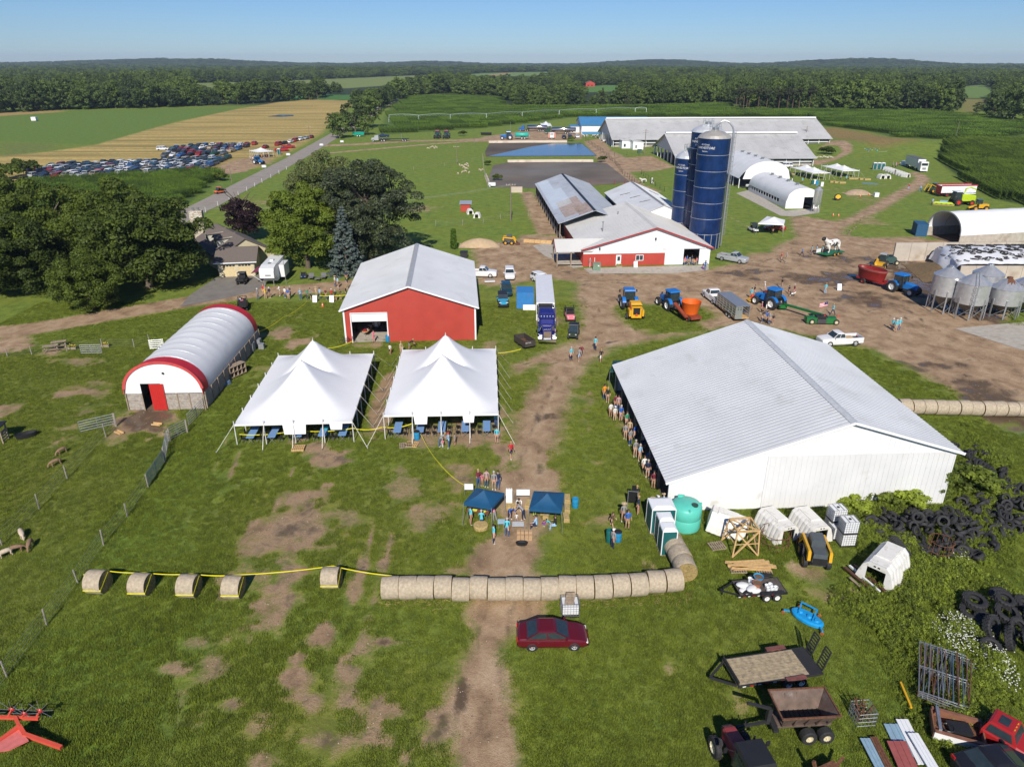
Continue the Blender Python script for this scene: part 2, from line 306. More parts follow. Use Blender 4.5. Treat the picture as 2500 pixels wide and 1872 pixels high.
RUTS=[[(1290,1150),(1320,1050),(1360,960),(1400,880),(1440,800),(1450,740)],[(1240,1140),(1275,1040),(1315,950),(1350,900)],[(1200,700),(1330,690),(1500,690),(1700,680),(1850,650),(1960,610),(2060,560),(2150,500)],[(1250,905),(1380,870),(1500,840),(1620,815),(1750,800),(1900,760),(2100,720)],[(1420,690),(1450,760),(1480,820)],[(1750,700),(1900,690),(2050,720),(2200,790),(2350,860),(2480,930)],[(1960,640),(2050,660),(2150,720),(2260,800),(2420,880)],[(1650,700),(1800,660),(1930,600),(1960,550),(1940,530)],[(1240,1872),(1185,1700),(1200,1560),(1225,1460),(1240,1330),(1290,1200)],[(2300,830),(2400,900),(2480,960)],[(1290,640),(1340,660),(1420,680),(1560,690)]]
TRK=[[(960,1140),(900,1230),(870,1330),(850,1400)],[(620,1000),(540,1150),(470,1300),(430,1420)],[(760,1110),(690,1250),(650,1400),(640,1560)]]
for ln in RUTS+TRK:
 lw_=PW(ln);hf_=np.full(NP_,-9.0)
 for i in range(len(lw_)-1):
  d_=(lw_[i+1]-lw_[i])/max(1e-6,np.hypot(*(lw_[i+1]-lw_[i])));n_=np.array([-d_[1],d_[0]])
  for s_ in(-.95,.95):hf_=np.maximum(hf_,.55/2-seg_dist(P,lw_[i]+n_*s_,lw_[i+1]+n_*s_))
 m_=np.clip(.5+hf_/.5,0,1)
 if ln in RUTS:np.maximum(mud,m_*.42*(.5+vnoise(P[:,0],P[:,1],5,61)),out=mud)
 else:np.maximum(dirt,m_*.75*np.clip(vnoise(P[:,0],P[:,1],3,62)*1.6,0,1),out=dirt);np.maximum(mud,m_*.3,out=mud)
fbm=vnoise(P[:,0]+.25*P[:,1],P[:,1]*.45,5.5,41)*.42+vnoise(P[:,0],P[:,1]*.6,2.2,42)*.33+vnoise(P[:,0],P[:,1],1.0,43)*.25
wear=np.zeros(NP_)
for poly,a in(([(560,1100),(900,1000),(1250,900),(1420,950),(1440,1200),(1330,1330),(1250,1500),(1290,1900),(500,1900),(420,1600),(500,1350)],1.0),([(560,840),(840,840),(1240,850),(1240,1120),(560,1130)],.55),([(1330,860),(1500,860),(1620,1240),(1560,1420),(1350,1420)],.7),([(1340,1480),(1700,1470),(2000,1500),(1900,1900),(1300,1900)],.35),([(0,860),(300,850),(330,1050),(150,1250),(-60,1400),(-200,1000)],.6),([(1170,690),(1400,690),(1420,850),(1170,860)],.6),([(540,730),(840,720),(840,830),(560,850)],.5)):wear=np.maximum(wear,np.clip(.5+sd_poly(P,PW(poly))/9,0,1)*a)
np.maximum(dirt,np.clip((fbm-.555+.05*wear)*4.0,0,.8)*np.clip(wear*1.3,0,1),out=dirt)
trk_=np.clip(.5+np.maximum(yard_sd,sd_poly(P,PW(TRACK)))/3,0,1);mud=np.maximum(mud,.42*np.clip(wear*2,0,1)*(1-trk_));mud=np.maximum(mud,.22*np.clip(.5+lane_sd/2,0,1))
blend(np.clip(wear*.55*vnoise(P[:,0],P[:,1],11,45),0,1),(.165,.155,.045))
GZ=terrain(P[:,0],P[:,1])-.02
near=np.clip((220-P[:,1])/60,0,1)
GZ=GZ+near*.05*(vnoise(P[:,0],P[:,1],2.2,4)-.5)*np.clip(1.2-np.abs(dirt-.5)*2,0,1)
nr=len(ys)
ii=np.arange(nr*NX).reshape(nr,NX)
quads=np.stack([ii[:-1,:-1].ravel(),ii[:-1,1:].ravel(),ii[1:,1:].ravel(),ii[1:,:-1].ravel()],1)
def sheet(name,V,Q,material,attrs):
 me=bpy.data.meshes.new(name);me.vertices.add(len(V));me.vertices.foreach_set('co',V.astype(np.float32).ravel())
 me.loops.add(len(Q)*4);me.loops.foreach_set('vertex_index',Q.astype(np.int32).ravel())
 me.polygons.add(len(Q));me.polygons.foreach_set('loop_start',np.arange(0,len(Q)*4,4,dtype=np.int32))
 me.update(calc_edges=True);me.polygons.foreach_set('use_smooth',[True]*len(Q))
 for k,v in attrs.items():
  if v.ndim==1:at=me.attributes.new(k,'FLOAT','POINT');at.data.foreach_set('value',v.astype(np.float32))
  else:at=me.attributes.new(k,'FLOAT_VECTOR','POINT');at.data.foreach_set('vector',v.astype(np.float32).ravel())
 me.materials.append(material);o=bpy.data.objects.new(name,me);COL.objects.link(o);return o
def ground_material():
 m=bpy.data.materials.new('ground_soil_and_grass');m.use_nodes=True;n=m.node_tree.nodes;l=m.node_tree.links;p=n['Principled BSDF']
 geo=n.new('ShaderNodeNewGeometry')
 def att(k):a=n.new('ShaderNodeAttribute');a.attribute_name=k;return a
 def nz(s,d=5,ro=.55,vec=None,dist=0.0):a=n.new('ShaderNodeTexNoise');a.inputs['Scale'].default_value=s;a.inputs['Detail'].default_value=d;a.inputs['Roughness'].default_value=ro;a.inputs['Distortion'].default_value=dist;l.new(vec or geo.outputs['Position'],a.inputs['Vector']);return a.outputs[0]
 def mth(op,a,b,c=None):
  q=n.new('ShaderNodeMath');q.operation=op
  for i,v in enumerate((a,b)if c is None else(a,b,c)):
   if isinstance(v,(int,float)):q.inputs[i].default_value=v
   else:l.new(v,q.inputs[i])
  return q.outputs[0]
 def ramp(f,stops):
  r=n.new('ShaderNodeValToRGB');e=r.color_ramp.elements
  for i,(ps,c)in enumerate(stops):
   el=e[i]if i<2 else e.new(ps)
   el.position=ps;el.color=(*c,1)if isinstance(c,tuple)else(c,c,c,1)
  l.new(f,r.inputs[0]);return r.outputs[0]
 def mix(f,a,b,ty='MIX'):
  q=n.new('ShaderNodeMix');q.data_type='RGBA';q.blend_type=ty
  for i,v in((0,f),(6,a),(7,b)):
   if isinstance(v,(int,float)):q.inputs[i].default_value=v
   elif isinstance(v,tuple):q.inputs[i].default_value=(*v,1)
   else:l.new(v,q.inputs[i])
  return q.outputs[2]
 gc=att('gcol').outputs['Vector'];d=att('dirt').outputs['Fac'];mu=att('mud').outputs['Fac'];st=att('stub').outputs['Fac']
 n1=nz(.12,6);n2=nz(.55,7,.62);n3=nz(3.2,6,.65);n4=nz(13,3,.6)
 sc=n.new('ShaderNodeMapping');sc.inputs['Rotation'].default_value=(0,0,R(-41));sc.inputs['Scale'].default_value=(.012,.17,1);l.new(geo.outputs['Position'],sc.inputs[0])
 ns=nz(1.0,4,.5,sc.outputs[0],.3)
 v=mth('ADD',mth('MULTIPLY',n2,.9),mth('MULTIPLY',n3,.55));v=mth('ADD',v,mth('MULTIPLY',n4,.35))
 gr=mix(1.0,gc,ramp(v,[(.45,(.45,.52,.5)),(.85,(.98,1.0,.9)),(1.25 if False else 1.0,(1.5,1.36,1.25))]),'MULTIPLY')
 gr=mix(mth('MULTIPLY',ramp(n1,[(.42,0.0),(.62,1.0)]),.32),gr,mix(1.0,gc,(1.55,1.12,.8),'MULTIPLY'))
 dk=mth('MULTIPLY',ramp(nz(.9,4,.5,None,.6),[(.56,0.0),(.68,1.0)]),.3)
 gr=mix(dk,gr,mix(1.0,gc,(.62,.78,.75),'MULTIPLY'))
 gr=mix(mth('MULTIPLY',st,ramp(ns,[(.42,0.0),(.6,.75)])),gr,(.20,.165,.055))
 th=mth('ADD',d,mth('MULTIPLY',mth('SUBTRACT',mth('ADD',mth('MULTIPLY',n2,.6),mth('MULTIPLY',n3,.4)),.5),1.25))
 thin=nz(.8,5,.6,None,.2)
 th=mth('ADD',th,mth('MULTIPLY',ramp(thin,[(.60,0.0),(.74,1.0)]),.16))
 dm=ramp(mth('ADD',th,mth('MULTIPLY',mth('SUBTRACT',n4,.5),.5)),[(.40,0.0),(.76,1.0)])
 sm=n.new('ShaderNodeMapping');sm.inputs['Scale'].default_value=(.75,.6,1);sm.inputs['Rotation'].default_value=(0,0,R(30));l.new(geo.outputs['Position'],sm.inputs[0])
 nd=nz(.55,9,.66,sm.outputs[0],.35)
 soil=ramp(nd,[(.30,(.19,.122,.072)),(.5,(.385,.262,.158)),(.68,(.53,.39,.255))])
 soil=mix(mth('MULTIPLY',ramp(n4,[(.35,1.0),(.6,0.0)]),.25),soil,(.10,.07,.045))
 wm=ramp(mth('ADD',mu,mth('MULTIPLY',mth('SUBTRACT',nd,.5),2.2)),[(.38,0.0),(.75,1.0)])
 soil=mix(mth('MULTIPLY',wm,.8),soil,(.052,.034,.022))
 l.new(mix(dm,gr,soil),p.inputs['Base Color'])
 rg=mth('SUBTRACT',.95,mth('MULTIPLY',ramp(mth('ADD',mu,mth('MULTIPLY',mth('SUBTRACT',nd,.5),3.0)),[(.80,0.0),(1.0,1.0)]),.86));l.new(rg,p.inputs['Roughness'])
 p.inputs['Specular IOR Level'].default_value=.3
 b=n.new('ShaderNodeBump');b.inputs['Distance'].default_value=.12;b.inputs['Strength'].default_value=.55
 hh=mth('ADD',mth('MULTIPLY',n3,1.0),mth('MULTIPLY',n4,.6));hh=mth('MULTIPLY',hh,mth('SUBTRACT',1.0,mth('MULTIPLY',wm,.9)));l.new(hh,b.inputs['Height']);l.new(b.outputs[0],p.inputs['Normal'])
 return m
GM=ground_material()
V=np.stack([P[:,0],P[:,1],GZ],1)
ground=tag(sheet('ground',V,quads,GM,dict(gcol=gcol,dirt=dirt,mud=mud,stub=stub)),kind='structure')
def subsheet(name,mask,lift):
 q=quads[mask[quads].all(1)];u,inv=np.unique(q,return_inverse=True);v=V[u].copy();v[:,2]+=lift
 return tag(sheet(name,v,inv.reshape(-1,4),GM,dict(gcol=gcol[u],dirt=dirt[u],mud=mud[u],stub=stub[u])),kind='structure')
subsheet('dirt_yard',yard_sd>-.6,.006)
subsheet('dirt_track',(sd_poly(P,PW(TRACK))>-.3)&(yard_sd<=.4),.005)
subsheet('dirt_lane',(lane_sd>-.3)&(yard_sd<=.3),.005)
subsheet('stubble_field',(stub>.5)&(dirt<.9),.006)
subsheet('soybean_field',sd_poly(P,PW(SOY))>0,.012)
def strip(name,pts,wd,material,z,segs=3):
 """a road: a strip of the given width along a bent line"""
 q=[Vector((*p,0))for p in pts];L=[]
 for i,p in enumerate(q):
  t=(q[min(i+1,len(q)-1)]-q[max(i-1,0)]).normalized();nn=Vector((-t.y,t.x,0));L.append((p-nn*wd/2,p+nn*wd/2))
 mb=MB()
 for(a,b),(c,d)in zip(L[:-1],L[1:]):
  N=max(1,int((c-a).length/8))
  for k in range(N):
   s,e=k/N,(k+1)/N;mb.add([(*(a.lerp(c,s)).xy,z),(*(b.lerp(d,s)).xy,z),(*(b.lerp(d,e)).xy,z),(*(a.lerp(c,e)).xy,z)],[(0,1,2,3)])
 return tag(mb.build(name,material),kind='structure')
asphalt=mat('old_asphalt',(.30,.265,.225),.9,var=.1,scale=.7,bump=.15,dirt=((.22,.19,.155),.4,.25))
asph2=mat('grey_asphalt',(.20,.185,.165),.9,var=.15,scale=.8,bump=.15,dirt=((.12,.10,.085),.3,.4))
strip('road',PW(ROAD_C),7.4,asphalt,.03)
def flat(name,pts,material,z=.02,kind='structure'):
 v=[(*p,z)for p in PW(pts)];return tag(MB().add(v,[tuple(range(len(v)))]).build(name,material),kind=kind)
flat('driveway',[(488,704),(528,678),(628,671),(652,672),(648,700),(612,714),(530,732),(440,748),(462,722)],asph2,.014)
flat('concrete_apron',[(1797,472),(1830,464),(1918,515),(2000,508),(2000,520),(1935,529),(1905,527)],concrete,.014)
flat('concrete_pad',[(1300,600),(1375,584),(1400,612),(1424,652),(1400,655),(1330,625)],concrete,.016)
flat('concrete_walk',[(1424,655),(1730,647),(1730,660),(1640,668),(1560,668),(1440,668)],concrete,.014)
flat('bin_pad',[(2330,802),(2500,786),(2560,830),(2560,870),(2480,850)],concrete,.016)
# ---------------------------------------------------------------- trees
L_MAPLE=leafmat('leaves_maple',(.088,.132,.018),.5);L_DARK=leafmat('leaves_dark',(.06,.1,.02),.4);L_SILV=leafmat('leaves_silver',(.115,.150,.060),.5,.25,.45)
L_FAR=leafmat('leaves_far',(.085,.135,.034),.5);L_PURP=leafmat('leaves_purple',(.016,.008,.013),.35,.1);L_SPR=leafmat('needles_blue',(.10,.135,.122),.3,.05);L_PINE=leafmat('needles_pine',(.040,.052,.022),.35,.05);L_ARB=leafmat('leaves_arborvitae',(.060,.12,.012),.25)
BARK=mat('bark',(.12,.095,.07),.9,var=.3,scale=6,bump=.5)
def leaf_cloud(rg,clumps,per,size,squash=.8,shell=.55):
 """small leaf faces spread over clumps; clumps = [(x, y, z, r)]"""
 C=np.array(clumps);k=len(C);N=k*per;ci=np.repeat(np.arange(k),per)
 d=rg.normal(size=(N,3));d/=np.linalg.norm(d,axis=1)[:,None]+1e-9;d[:,2]=np.where(d[:,2]<-.35,-d[:,2],d[:,2])
 rr=C[ci,3]*(shell+(1-shell)*rg.random(N)**.6);pos=C[ci,:3]+d*rr[:,None]*np.array([1,1,squash])
 nrm=d+rg.normal(size=(N,3))*.55;nrm/=np.linalg.norm(nrm,axis=1)[:,None]
 t=np.cross(nrm,rg.normal(size=(N,3)));t/=np.linalg.norm(t,axis=1)[:,None]+1e-9;b=np.cross(nrm,t)
 s=size*(.6+.8*rg.random(N))[:,None];t=t*s;b=b*s*.7
 V=np.stack([pos-t,pos-b*.9,pos+t,pos+b*.9],1).reshape(-1,3);F=np.arange(N*4).reshape(-1,4);return V,F
def np_mesh(name,V,F,m):
 me=bpy.data.meshes.new(name);n=len(F);k=F.shape[1];me.vertices.add(len(V));me.vertices.foreach_set('co',V.astype(np.float32).ravel())
 me.loops.add(n*k);me.loops.foreach_set('vertex_index',F.astype(np.int32).ravel());me.polygons.add(n);me.polygons.foreach_set('loop_start',np.arange(0,n*k,k,dtype=np.int32))
 me.update(calc_edges=True);me.materials.append(m);return me
def crown_clumps(rg,rx,rz,zc,n,cr,low=-.75,top=1.0):
 out=[]
 for i in range(n):
  for _ in range(20):
   u=rg.normal(size=3);u/=np.linalg.norm(u)
   if low<u[2]<top:break
  f=.62+.36*rg.random()if i>n*.2 else.5*rg.random()
  wob=1+.16*math.sin(3*math.atan2(u[1],u[0])+i%3)*(1-abs(u[2]))
  out.append((u[0]*rx*f*wob,u[1]*rx*f*wob,zc+u[2]*rz*f,cr*(.65+.6*rg.random())))
 return out
def trunk_mesh(name,h,r,rx,zc,rg,limbs=7):
 mb=MB();z0=0
 pts=[(0,0,-.2),(rg.normal()*.1,rg.normal()*.1,h*.45),(rg.normal()*.25,rg.normal()*.25,h)]
 mb.cyl(pts[0],pts[1],r*1.25,r*.85,9);mb.cyl(pts[1],pts[2],r*.85,r*.4,8)
 for i in range(limbs):
  a=2*math.pi*i/limbs+rg.random();s=Vector(pts[1]).lerp(Vector(pts[2]),.15+.7*rg.random());e=s+Vector((math.cos(a)*rx*.6,math.sin(a)*rx*.6,rx*(.35+.4*rg.random())))
  mb.cyl(s,e,r*.35,r*.1,6)
 return mb.mesh(name,BARK,True)
def crown_mesh(name,seed,rx,rz,zc,n,cr,per,size,m,low=-.75,squash=.8):
 rg=np.random.default_rng(seed);V,F=leaf_cloud(rg,crown_clumps(rg,rx,rz,zc,n,cr,low),per,size,squash);return np_mesh(name,V,F,m)
def conifer_mesh(name,seed,h,r,m,per,size,z0=.4,layers=16,thick=.5):
 rg=np.random.default_rng(seed);cl=[]
 for j in range(layers):
  t=j/(layers-1);z=z0+(h-z0)*t;rr=r*(1-t)**.85+.12;k=max(3,int(9*(1-t)+3))
  for i in range(k):
   a=2*math.pi*i/k+j*1.3+rg.random()*.5;f=.55+.5*rg.random();cl.append((math.cos(a)*rr*f,math.sin(a)*rr*f,z-rr*.18*f,thick*(.5+(1-t)*.7)))
 V,F=leaf_cloud(rg,cl,per,size,.45,.2);return np_mesh(name,V,F,m)
def place_tree(name,label,loc,cme,tme,sc=1.0,rz=0.0,group=None,cat='tree',paintm=None):
 t=thing(name,label,cat,loc,rz,group);t.scale=(sc,sc,sc)if isinstance(sc,(int,float))else sc
 c=put('crown',cme,t)
 if paintm:paint(c,paintm)
 put('trunk',tme,t);return t
rgT=np.random.default_rng(3)
BIG=[crown_mesh('crown_big',20+i,7.4,6.6,6.9,130,1.7,330,.19,L_MAPLE,-.99)for i in range(3)]
BIGT=trunk_mesh('trunk_big',9,.42,5,7,rgT)
# the grove left of the house
GROVE=[(-6,700,1.0,0,'dark leafy tree at the left picture edge above the dirt lane'),(70,705,.86,1,'broad leafy tree shading the dirt lane near the left edge'),(150,640,1.12,2,'tall leafy tree behind the shaded trees left of the house'),(35,600,1.05,0,'leafy tree at the back left corner of the grove by the corn'),(262,662,.95,1,'yellow-green leafy tree in the middle of the grove'),(366,690,1.2,2,'large rounded leafy tree standing closest to the house'),(414,655,.66,0,'small leafy tree half hidden between big round tree and chimney'),(300,590,.92,1,'leafy tree at the back of the grove below the power pole'),(225,745,.62,1,'low leafy tree over the dirt lane in front of the grove'),(385,588,.75,2,'leafy tree behind the house beside the paved road')]
for x,y,s,k,lb in GROVE:
 p=gp(x,y+12);s*=1.1;place_tree('leafy_tree',lb,(p.x,p.y,0),BIG[k],BIGT,(s,s,s*.95),rnd.random()*6,'grove of leafy trees left of the house')
SILV=crown_mesh('crown_silver',31,9.4,8.6,9.6,190,1.65,300,.19,L_SILV,-.98);SILT=trunk_mesh('trunk_silver',13,.6,7,9,rgT,9)
p=gp(905,640);place_tree('silver_tree','huge silvery-leaved tree standing behind the blue spruce',(p.x,p.y,0),SILV,SILT,(1.0,.9,1.0))
p=gp(800,560);place_tree('silver_tree','silvery-leaved tree rising behind the dark round maple',(p.x,p.y,0),SILV,SILT,(.9,.85,.9),2.0)
MAPL=crown_mesh('crown_maple',41,6.9,7.4,7.6,140,1.5,340,.19,L_MAPLE,-.99)
p=gp(752,655);place_tree('maple_tree','dark green lumpy maple between the purple tree and the spruce',(p.x,p.y,0),MAPL,BIGT,1.0,.7)
PURP=crown_mesh('crown_purple',43,3.6,3.6,4.6,60,1.15,170,.2,L_PURP,-.95)
p=gp(598,590);place_tree('purple_tree','round dark purple-leaved tree behind the house',(p.x,p.y,0),PURP,BIGT,(1.12,1.1,1.08))
SPRC=conifer_mesh('crown_spruce',51,11.8,3.3,L_SPR,60,.2,.5,26,.62);SPRT=MB().cyl((0,0,-.1),(0,0,10.5),.22,.04,8).mesh('trunk_spruce',BARK)
p=gp(848,668);place_tree('blue_spruce','tall blue spruce between the maple and the red barn',(p.x,p.y,0),SPRC,SPRT,1.0)
rg=np.random.default_rng(5);V,F=leaf_cloud(rg,[(math.cos(i*2.4)*.42*(1-i/60),math.sin(i*2.4)*.42*(1-i/60),.3+i/40*3.6,.42)for i in range(40)],60,.13,1.0)
p=gp(1108,608);place_tree('arborvitae','narrow pointed yellow-green evergreen beside the sand pile',(p.x,p.y,0),np_mesh('crown_arb',V,F,L_ARB),MB().cyl((0,0,-.1),(0,0,3),.1,.03,6).mesh('trunk_arb',BARK))
# middle-distance trees: four crowns, shared
MID=[crown_mesh('crown_mid',60+i,4.8+.5*(i%2),5.2+i*.5,5.5+i*.4,42,1.6,46,.46,L_FAR,-.99)for i in range(4)]
MIDT=trunk_mesh('trunk_mid',6,.28,3,5,rgT,4)
PINE=[crown_mesh('crown_pine',70+i,2.6,3.2,12.5,16,1.3,46,.42,L_PINE,-.6)for i in range(2)];PINT=MB().cyl((0,0,-.2),(0,0,13.5),.24,.1,7).mesh('trunk_pine',mat('pine_bark',(.15,.09,.07),.9,var=.3,scale=4))
BUSH=crown_mesh('bush_crown',80,1.5,1.2,1.0,16,.55,70,.16,L_MAPLE,-.3)
def tline(pts,n,label,group,smin=.9,smax=1.3,meshes=None,tm=None,jit=6.0,name='leafy_tree',rows=1):
 q=[Vector(gp(x,y))for x,y in pts];ln=[(b-a).length for a,b in zip(q[:-1],q[1:])];T=sum(ln)
 for i in range(n):
  d=T*(i+.5)/n;k=0
  while k<len(ln)-1 and d>ln[k]:d-=ln[k];k+=1
  p=q[k].lerp(q[k+1],min(1,d/ln[k]))+Vector((rnd.uniform(-jit,jit)*.5,rnd.uniform(0,jit)+(i%rows)*jit*1.3,0))
  s=rnd.uniform(smin,smax);place_tree(name,label,(p.x,p.y,tz(p.x,p.y)),rnd.choice(meshes or MID),tm or MIDT,(s*rnd.uniform(.9,1.2),s*rnd.uniform(.9,1.2),s),rnd.random()*6,group)
tline([(-90,283),(60,275),(150,268),(330,264),(480,260),(560,258),(640,250),(740,245),(760,240)],66,'leafy tree in the dense tree line behind the soybean field','tree line behind the soybean field',1.0,1.75,jit=16,rows=3)
tline([(800,231),(838,231)],3,'small tree on the meadow left of the distant road','small trees on the meadow left of the road',.9,1.3)
tline([(955,246),(1010,238),(1100,233),(1225,239)],26,'leafy tree in the clump behind the cornfield right of the road','tree clump behind the cornfield',1.1,1.75,jit=18,rows=2)
tline([(1255,263),(1420,262),(1500,261),(1585,258)],20,'leafy tree in the low row edging the back of the cornfield','low tree row at the back of the cornfield',.6,1.1,jit=8,rows=2)
for x,y,s,lb in((1397,262,1.25,'dark leafy tree standing taller than the low row behind the cornfield'),(1510,261,1.45,'tall broad dark tree in the row behind the blue-roofed building')):
 p=gp(x,y);place_tree('leafy_tree',lb,(p.x,p.y,0),MID[1],MIDT,s)
CONM=conifer_mesh('crown_conifer',55,15,3.4,L_PINE,26,.5,.6,14,1.0)
for x,y,s,lb in((1470,261,.95,'pointed dark conifer in the row behind the cornfield'),(1527,261,1.0,'pointed conifer right of the tall broad dark tree')):
 p=gp(x,y);place_tree('conifer',lb,(p.x,p.y,0),CONM,SPRT,s)
tline([(1800,269),(1880,270),(2000,270)],26,'slender dark pine in the planted block beyond the barns','pine block beyond the barns',.95,1.1,PINE,PINT,7,'pine_tree',2)
tline([(1590,255),(1700,250),(1795,254)],14,'leafy tree at the cornfield edge left of the pine block','tree edge left of the pine block',.9,1.4,jit=12,rows=2)
tline([(2012,270),(2120,271),(2240,275),(2330,277)],26,'leafy tree in the wood edge right of the pine block','wood edge right of the pine block',1.2,1.85,jit=14,rows=2)
for x,y,s,k,lb in((2422,290,1.5,0,'big leafy tree left of the pair at the right edge'),(2470,300,1.75,2,'biggest leafy tree in the clump at the right edge beyond the corn'),(2515,296,1.7,1,'leafy tree cut by the right picture edge beyond the corn'),(2385,276,.6,3,'small round tree at the end of the far cornfield'),(2450,284,1.4,3,'leafy tree at the back of the right edge clump')):
 p=gp(x,y);place_tree('leafy_tree',lb,(p.x,p.y,0),MID[k],MIDT,s,k)
for x,y,s,k,lb in((830,338,1.05,0,'dark bushy tree beside the paved road nearest the far lane'),(868,322,1.3,1,'tallest roadside tree behind the dark bushy one'),(905,312,1.35,2,'round roadside tree on the cornfield corner'),(890,330,.75,3,'low tree over the parked turquoise trailer'),(815,325,.8,3,'small tree squeezed between road and dark bushy tree')):
 p=gp(x,y);place_tree('leafy_tree',lb,(p.x,p.y,0),MID[k],MIDT,s,k*2.0,'roadside trees')
for x,y,s,lb in((535,442,1.6,'rounded bush at the corner of the left cornfield'),(1130,332,1.5,'dark bush beside the far dirt lane'),(2017,379,2.0,'round green bush in the turning loop by the free-stall barn'),(60,430,3.2,'large round bush at the end of the parked cars'),(12,440,3.0,'large dark bush cut by the left edge below the parked cars'),(1214,440,1.1,'tall weeds in the corner of the lower lagoon'),(1192,404,1.0,'weeds at the left end of the lagoon dyke'),(1395,345,1.2,'weedy bush on the lagoon wall beside the cow lane'),(1472,396,1.3,'bush at the right end of the grassy dyke')):
 p=gp(x,y);place_tree('bush',lb,(p.x,p.y,0),BUSH,MIDT,(s,s,s*.8),rnd.random()*6,cat='bush').children[1].scale=(.15,.15,.12)
 # ---------------------------------------------------------------- what nobody could count: scattered with geometry nodes
def scatter(name,proto_meshes,pts,rots,scales,label,cat,tilt=0.0):
 """one 'stuff' object: copies of a few meshes on given points"""
 me=bpy.data.meshes.new(name);n=len(pts);me.vertices.add(n);me.vertices.foreach_set('co',np.asarray(pts,np.float32).ravel())
 a=me.attributes.new('rot','FLOAT_VECTOR','POINT');rr=np.zeros((n,3),np.float32);rr[:,2]=rots;a.data.foreach_set('vector',rr.ravel())
 a=me.attributes.new('scl','FLOAT_VECTOR','POINT');a.data.foreach_set('vector',np.asarray(scales,np.float32).ravel())
 a=me.attributes.new('pick','INT','POINT');a.data.foreach_set('value',np.random.default_rng(1).integers(0,len(proto_meshes),n).astype(np.int32))
 o=bpy.data.objects.new(name,me);COL.objects.link(o)
 ng=bpy.data.node_groups.new(name+'_scatter','GeometryNodeTree');ng.interface.new_socket('Geometry',in_out='INPUT',socket_type='NodeSocketGeometry');ng.interface.new_socket('Geometry',in_out='OUTPUT',socket_type='NodeSocketGeometry')
 N=ng.nodes;Lk=ng.links;gi=N.new('NodeGroupInput');go=N.new('NodeGroupOutput');jn=N.new('GeometryNodeJoinGeometry')
 mp=N.new('GeometryNodeMeshToPoints');Lk.new(gi.outputs[0],mp.inputs[0])
 def na(k,t):q=N.new('GeometryNodeInputNamedAttribute');q.data_type=t;q.inputs[0].default_value=k;return q.outputs[0]
 ra,sa,pa=na('rot','FLOAT_VECTOR'),na('scl','FLOAT_VECTOR'),na('pick','INT')
 for i,pm in enumerate(proto_meshes):
  po=bpy.data.objects.new(name+'_piece',pm);oi=N.new('GeometryNodeObjectInfo');oi.inputs['Object'].default_value=po;oi.inputs['As Instance'].default_value=True
  ip=N.new('GeometryNodeInstanceOnPoints');Lk.new(mp.outputs[0],ip.inputs['Points']);Lk.new(oi.outputs['Geometry'],ip.inputs['Instance']);Lk.new(ra,ip.inputs['Rotation']);Lk.new(sa,ip.inputs['Scale'])
  cp=N.new('FunctionNodeCompare');cp.data_type='INT';cp.operation='EQUAL';Lk.new(pa,cp.inputs[2]);cp.inputs[3].default_value=i;Lk.new(cp.outputs[0],ip.inputs['Selection']);Lk.new(ip.outputs[0],jn.inputs[0])
 Lk.new(jn.outputs[0],go.inputs[0]);md=o.modifiers.new('scatter','NODES');md.node_group=ng
 return tag(o,label,cat,kind='stuff')
def inside(P2,poly):return sd_poly(P2,poly,5)>0
rg=np.random.default_rng(11)
OPEN=[PW(p,1)for p in(CORN_FAR,SOY,STUBBLE,[(-200,300),(1250,263),(1800,272),(2500,310),(2800,340),(2800,700),(-400,700)])]+[PW(p)for p,c in MEADOWS]
FP=[]
for y0,y1,sp in((560,1100,11.5),(1100,2000,15),(2000,3500,26),(3500,6400,46)):
 xs=np.arange(-y1*.84,y1*.84,sp);yy=np.arange(y0,y1,sp);A,B=np.meshgrid(xs,yy);q=np.stack([A.ravel(),B.ravel()],1)+rg.uniform(-.45,.45,(A.size,2))*sp
 q=q[np.abs(q[:,0])<q[:,1]*.84]
 for o in OPEN:q=q[~(sd_poly(q,o,8)>-4)]
 for poly,c in MEADOWS[:9]:
  pp=np.array(poly)
  for hh in(0,5,10,14):
   zz_=terrain(q[:,0],q[:,1])+hh-HC;dp=q[:,1]*CP-zz_*SP;px_=np.stack([1250+FPX*q[:,0]/dp,936-FPX*(q[:,1]*SP+zz_*CP)/dp],1);k_=~(sd_poly(px_,pp,5)>0);q=q[k_]
 q=q[vnoise(q[:,0],q[:,1],130,3)>.16]
 s=sp/10.5*rg.uniform(.8,1.3,len(q));zs=np.clip(rg.uniform(.95,1.5,len(q))*(.75+.6*vnoise(q[:,0],q[:,1],170,6)),.8,1.9)*(1-(sp-11)/140)
 FP.append(np.column_stack([q,terrain(q[:,0],q[:,1]),s,zs]))
FP=np.concatenate(FP)
scatter('far_forest',MID,FP[:,:3],rg.uniform(0,6.28,len(FP)),np.stack([FP[:,3],FP[:,3],FP[:,4]],1),'unbroken green forest stretching to the horizon','forest')
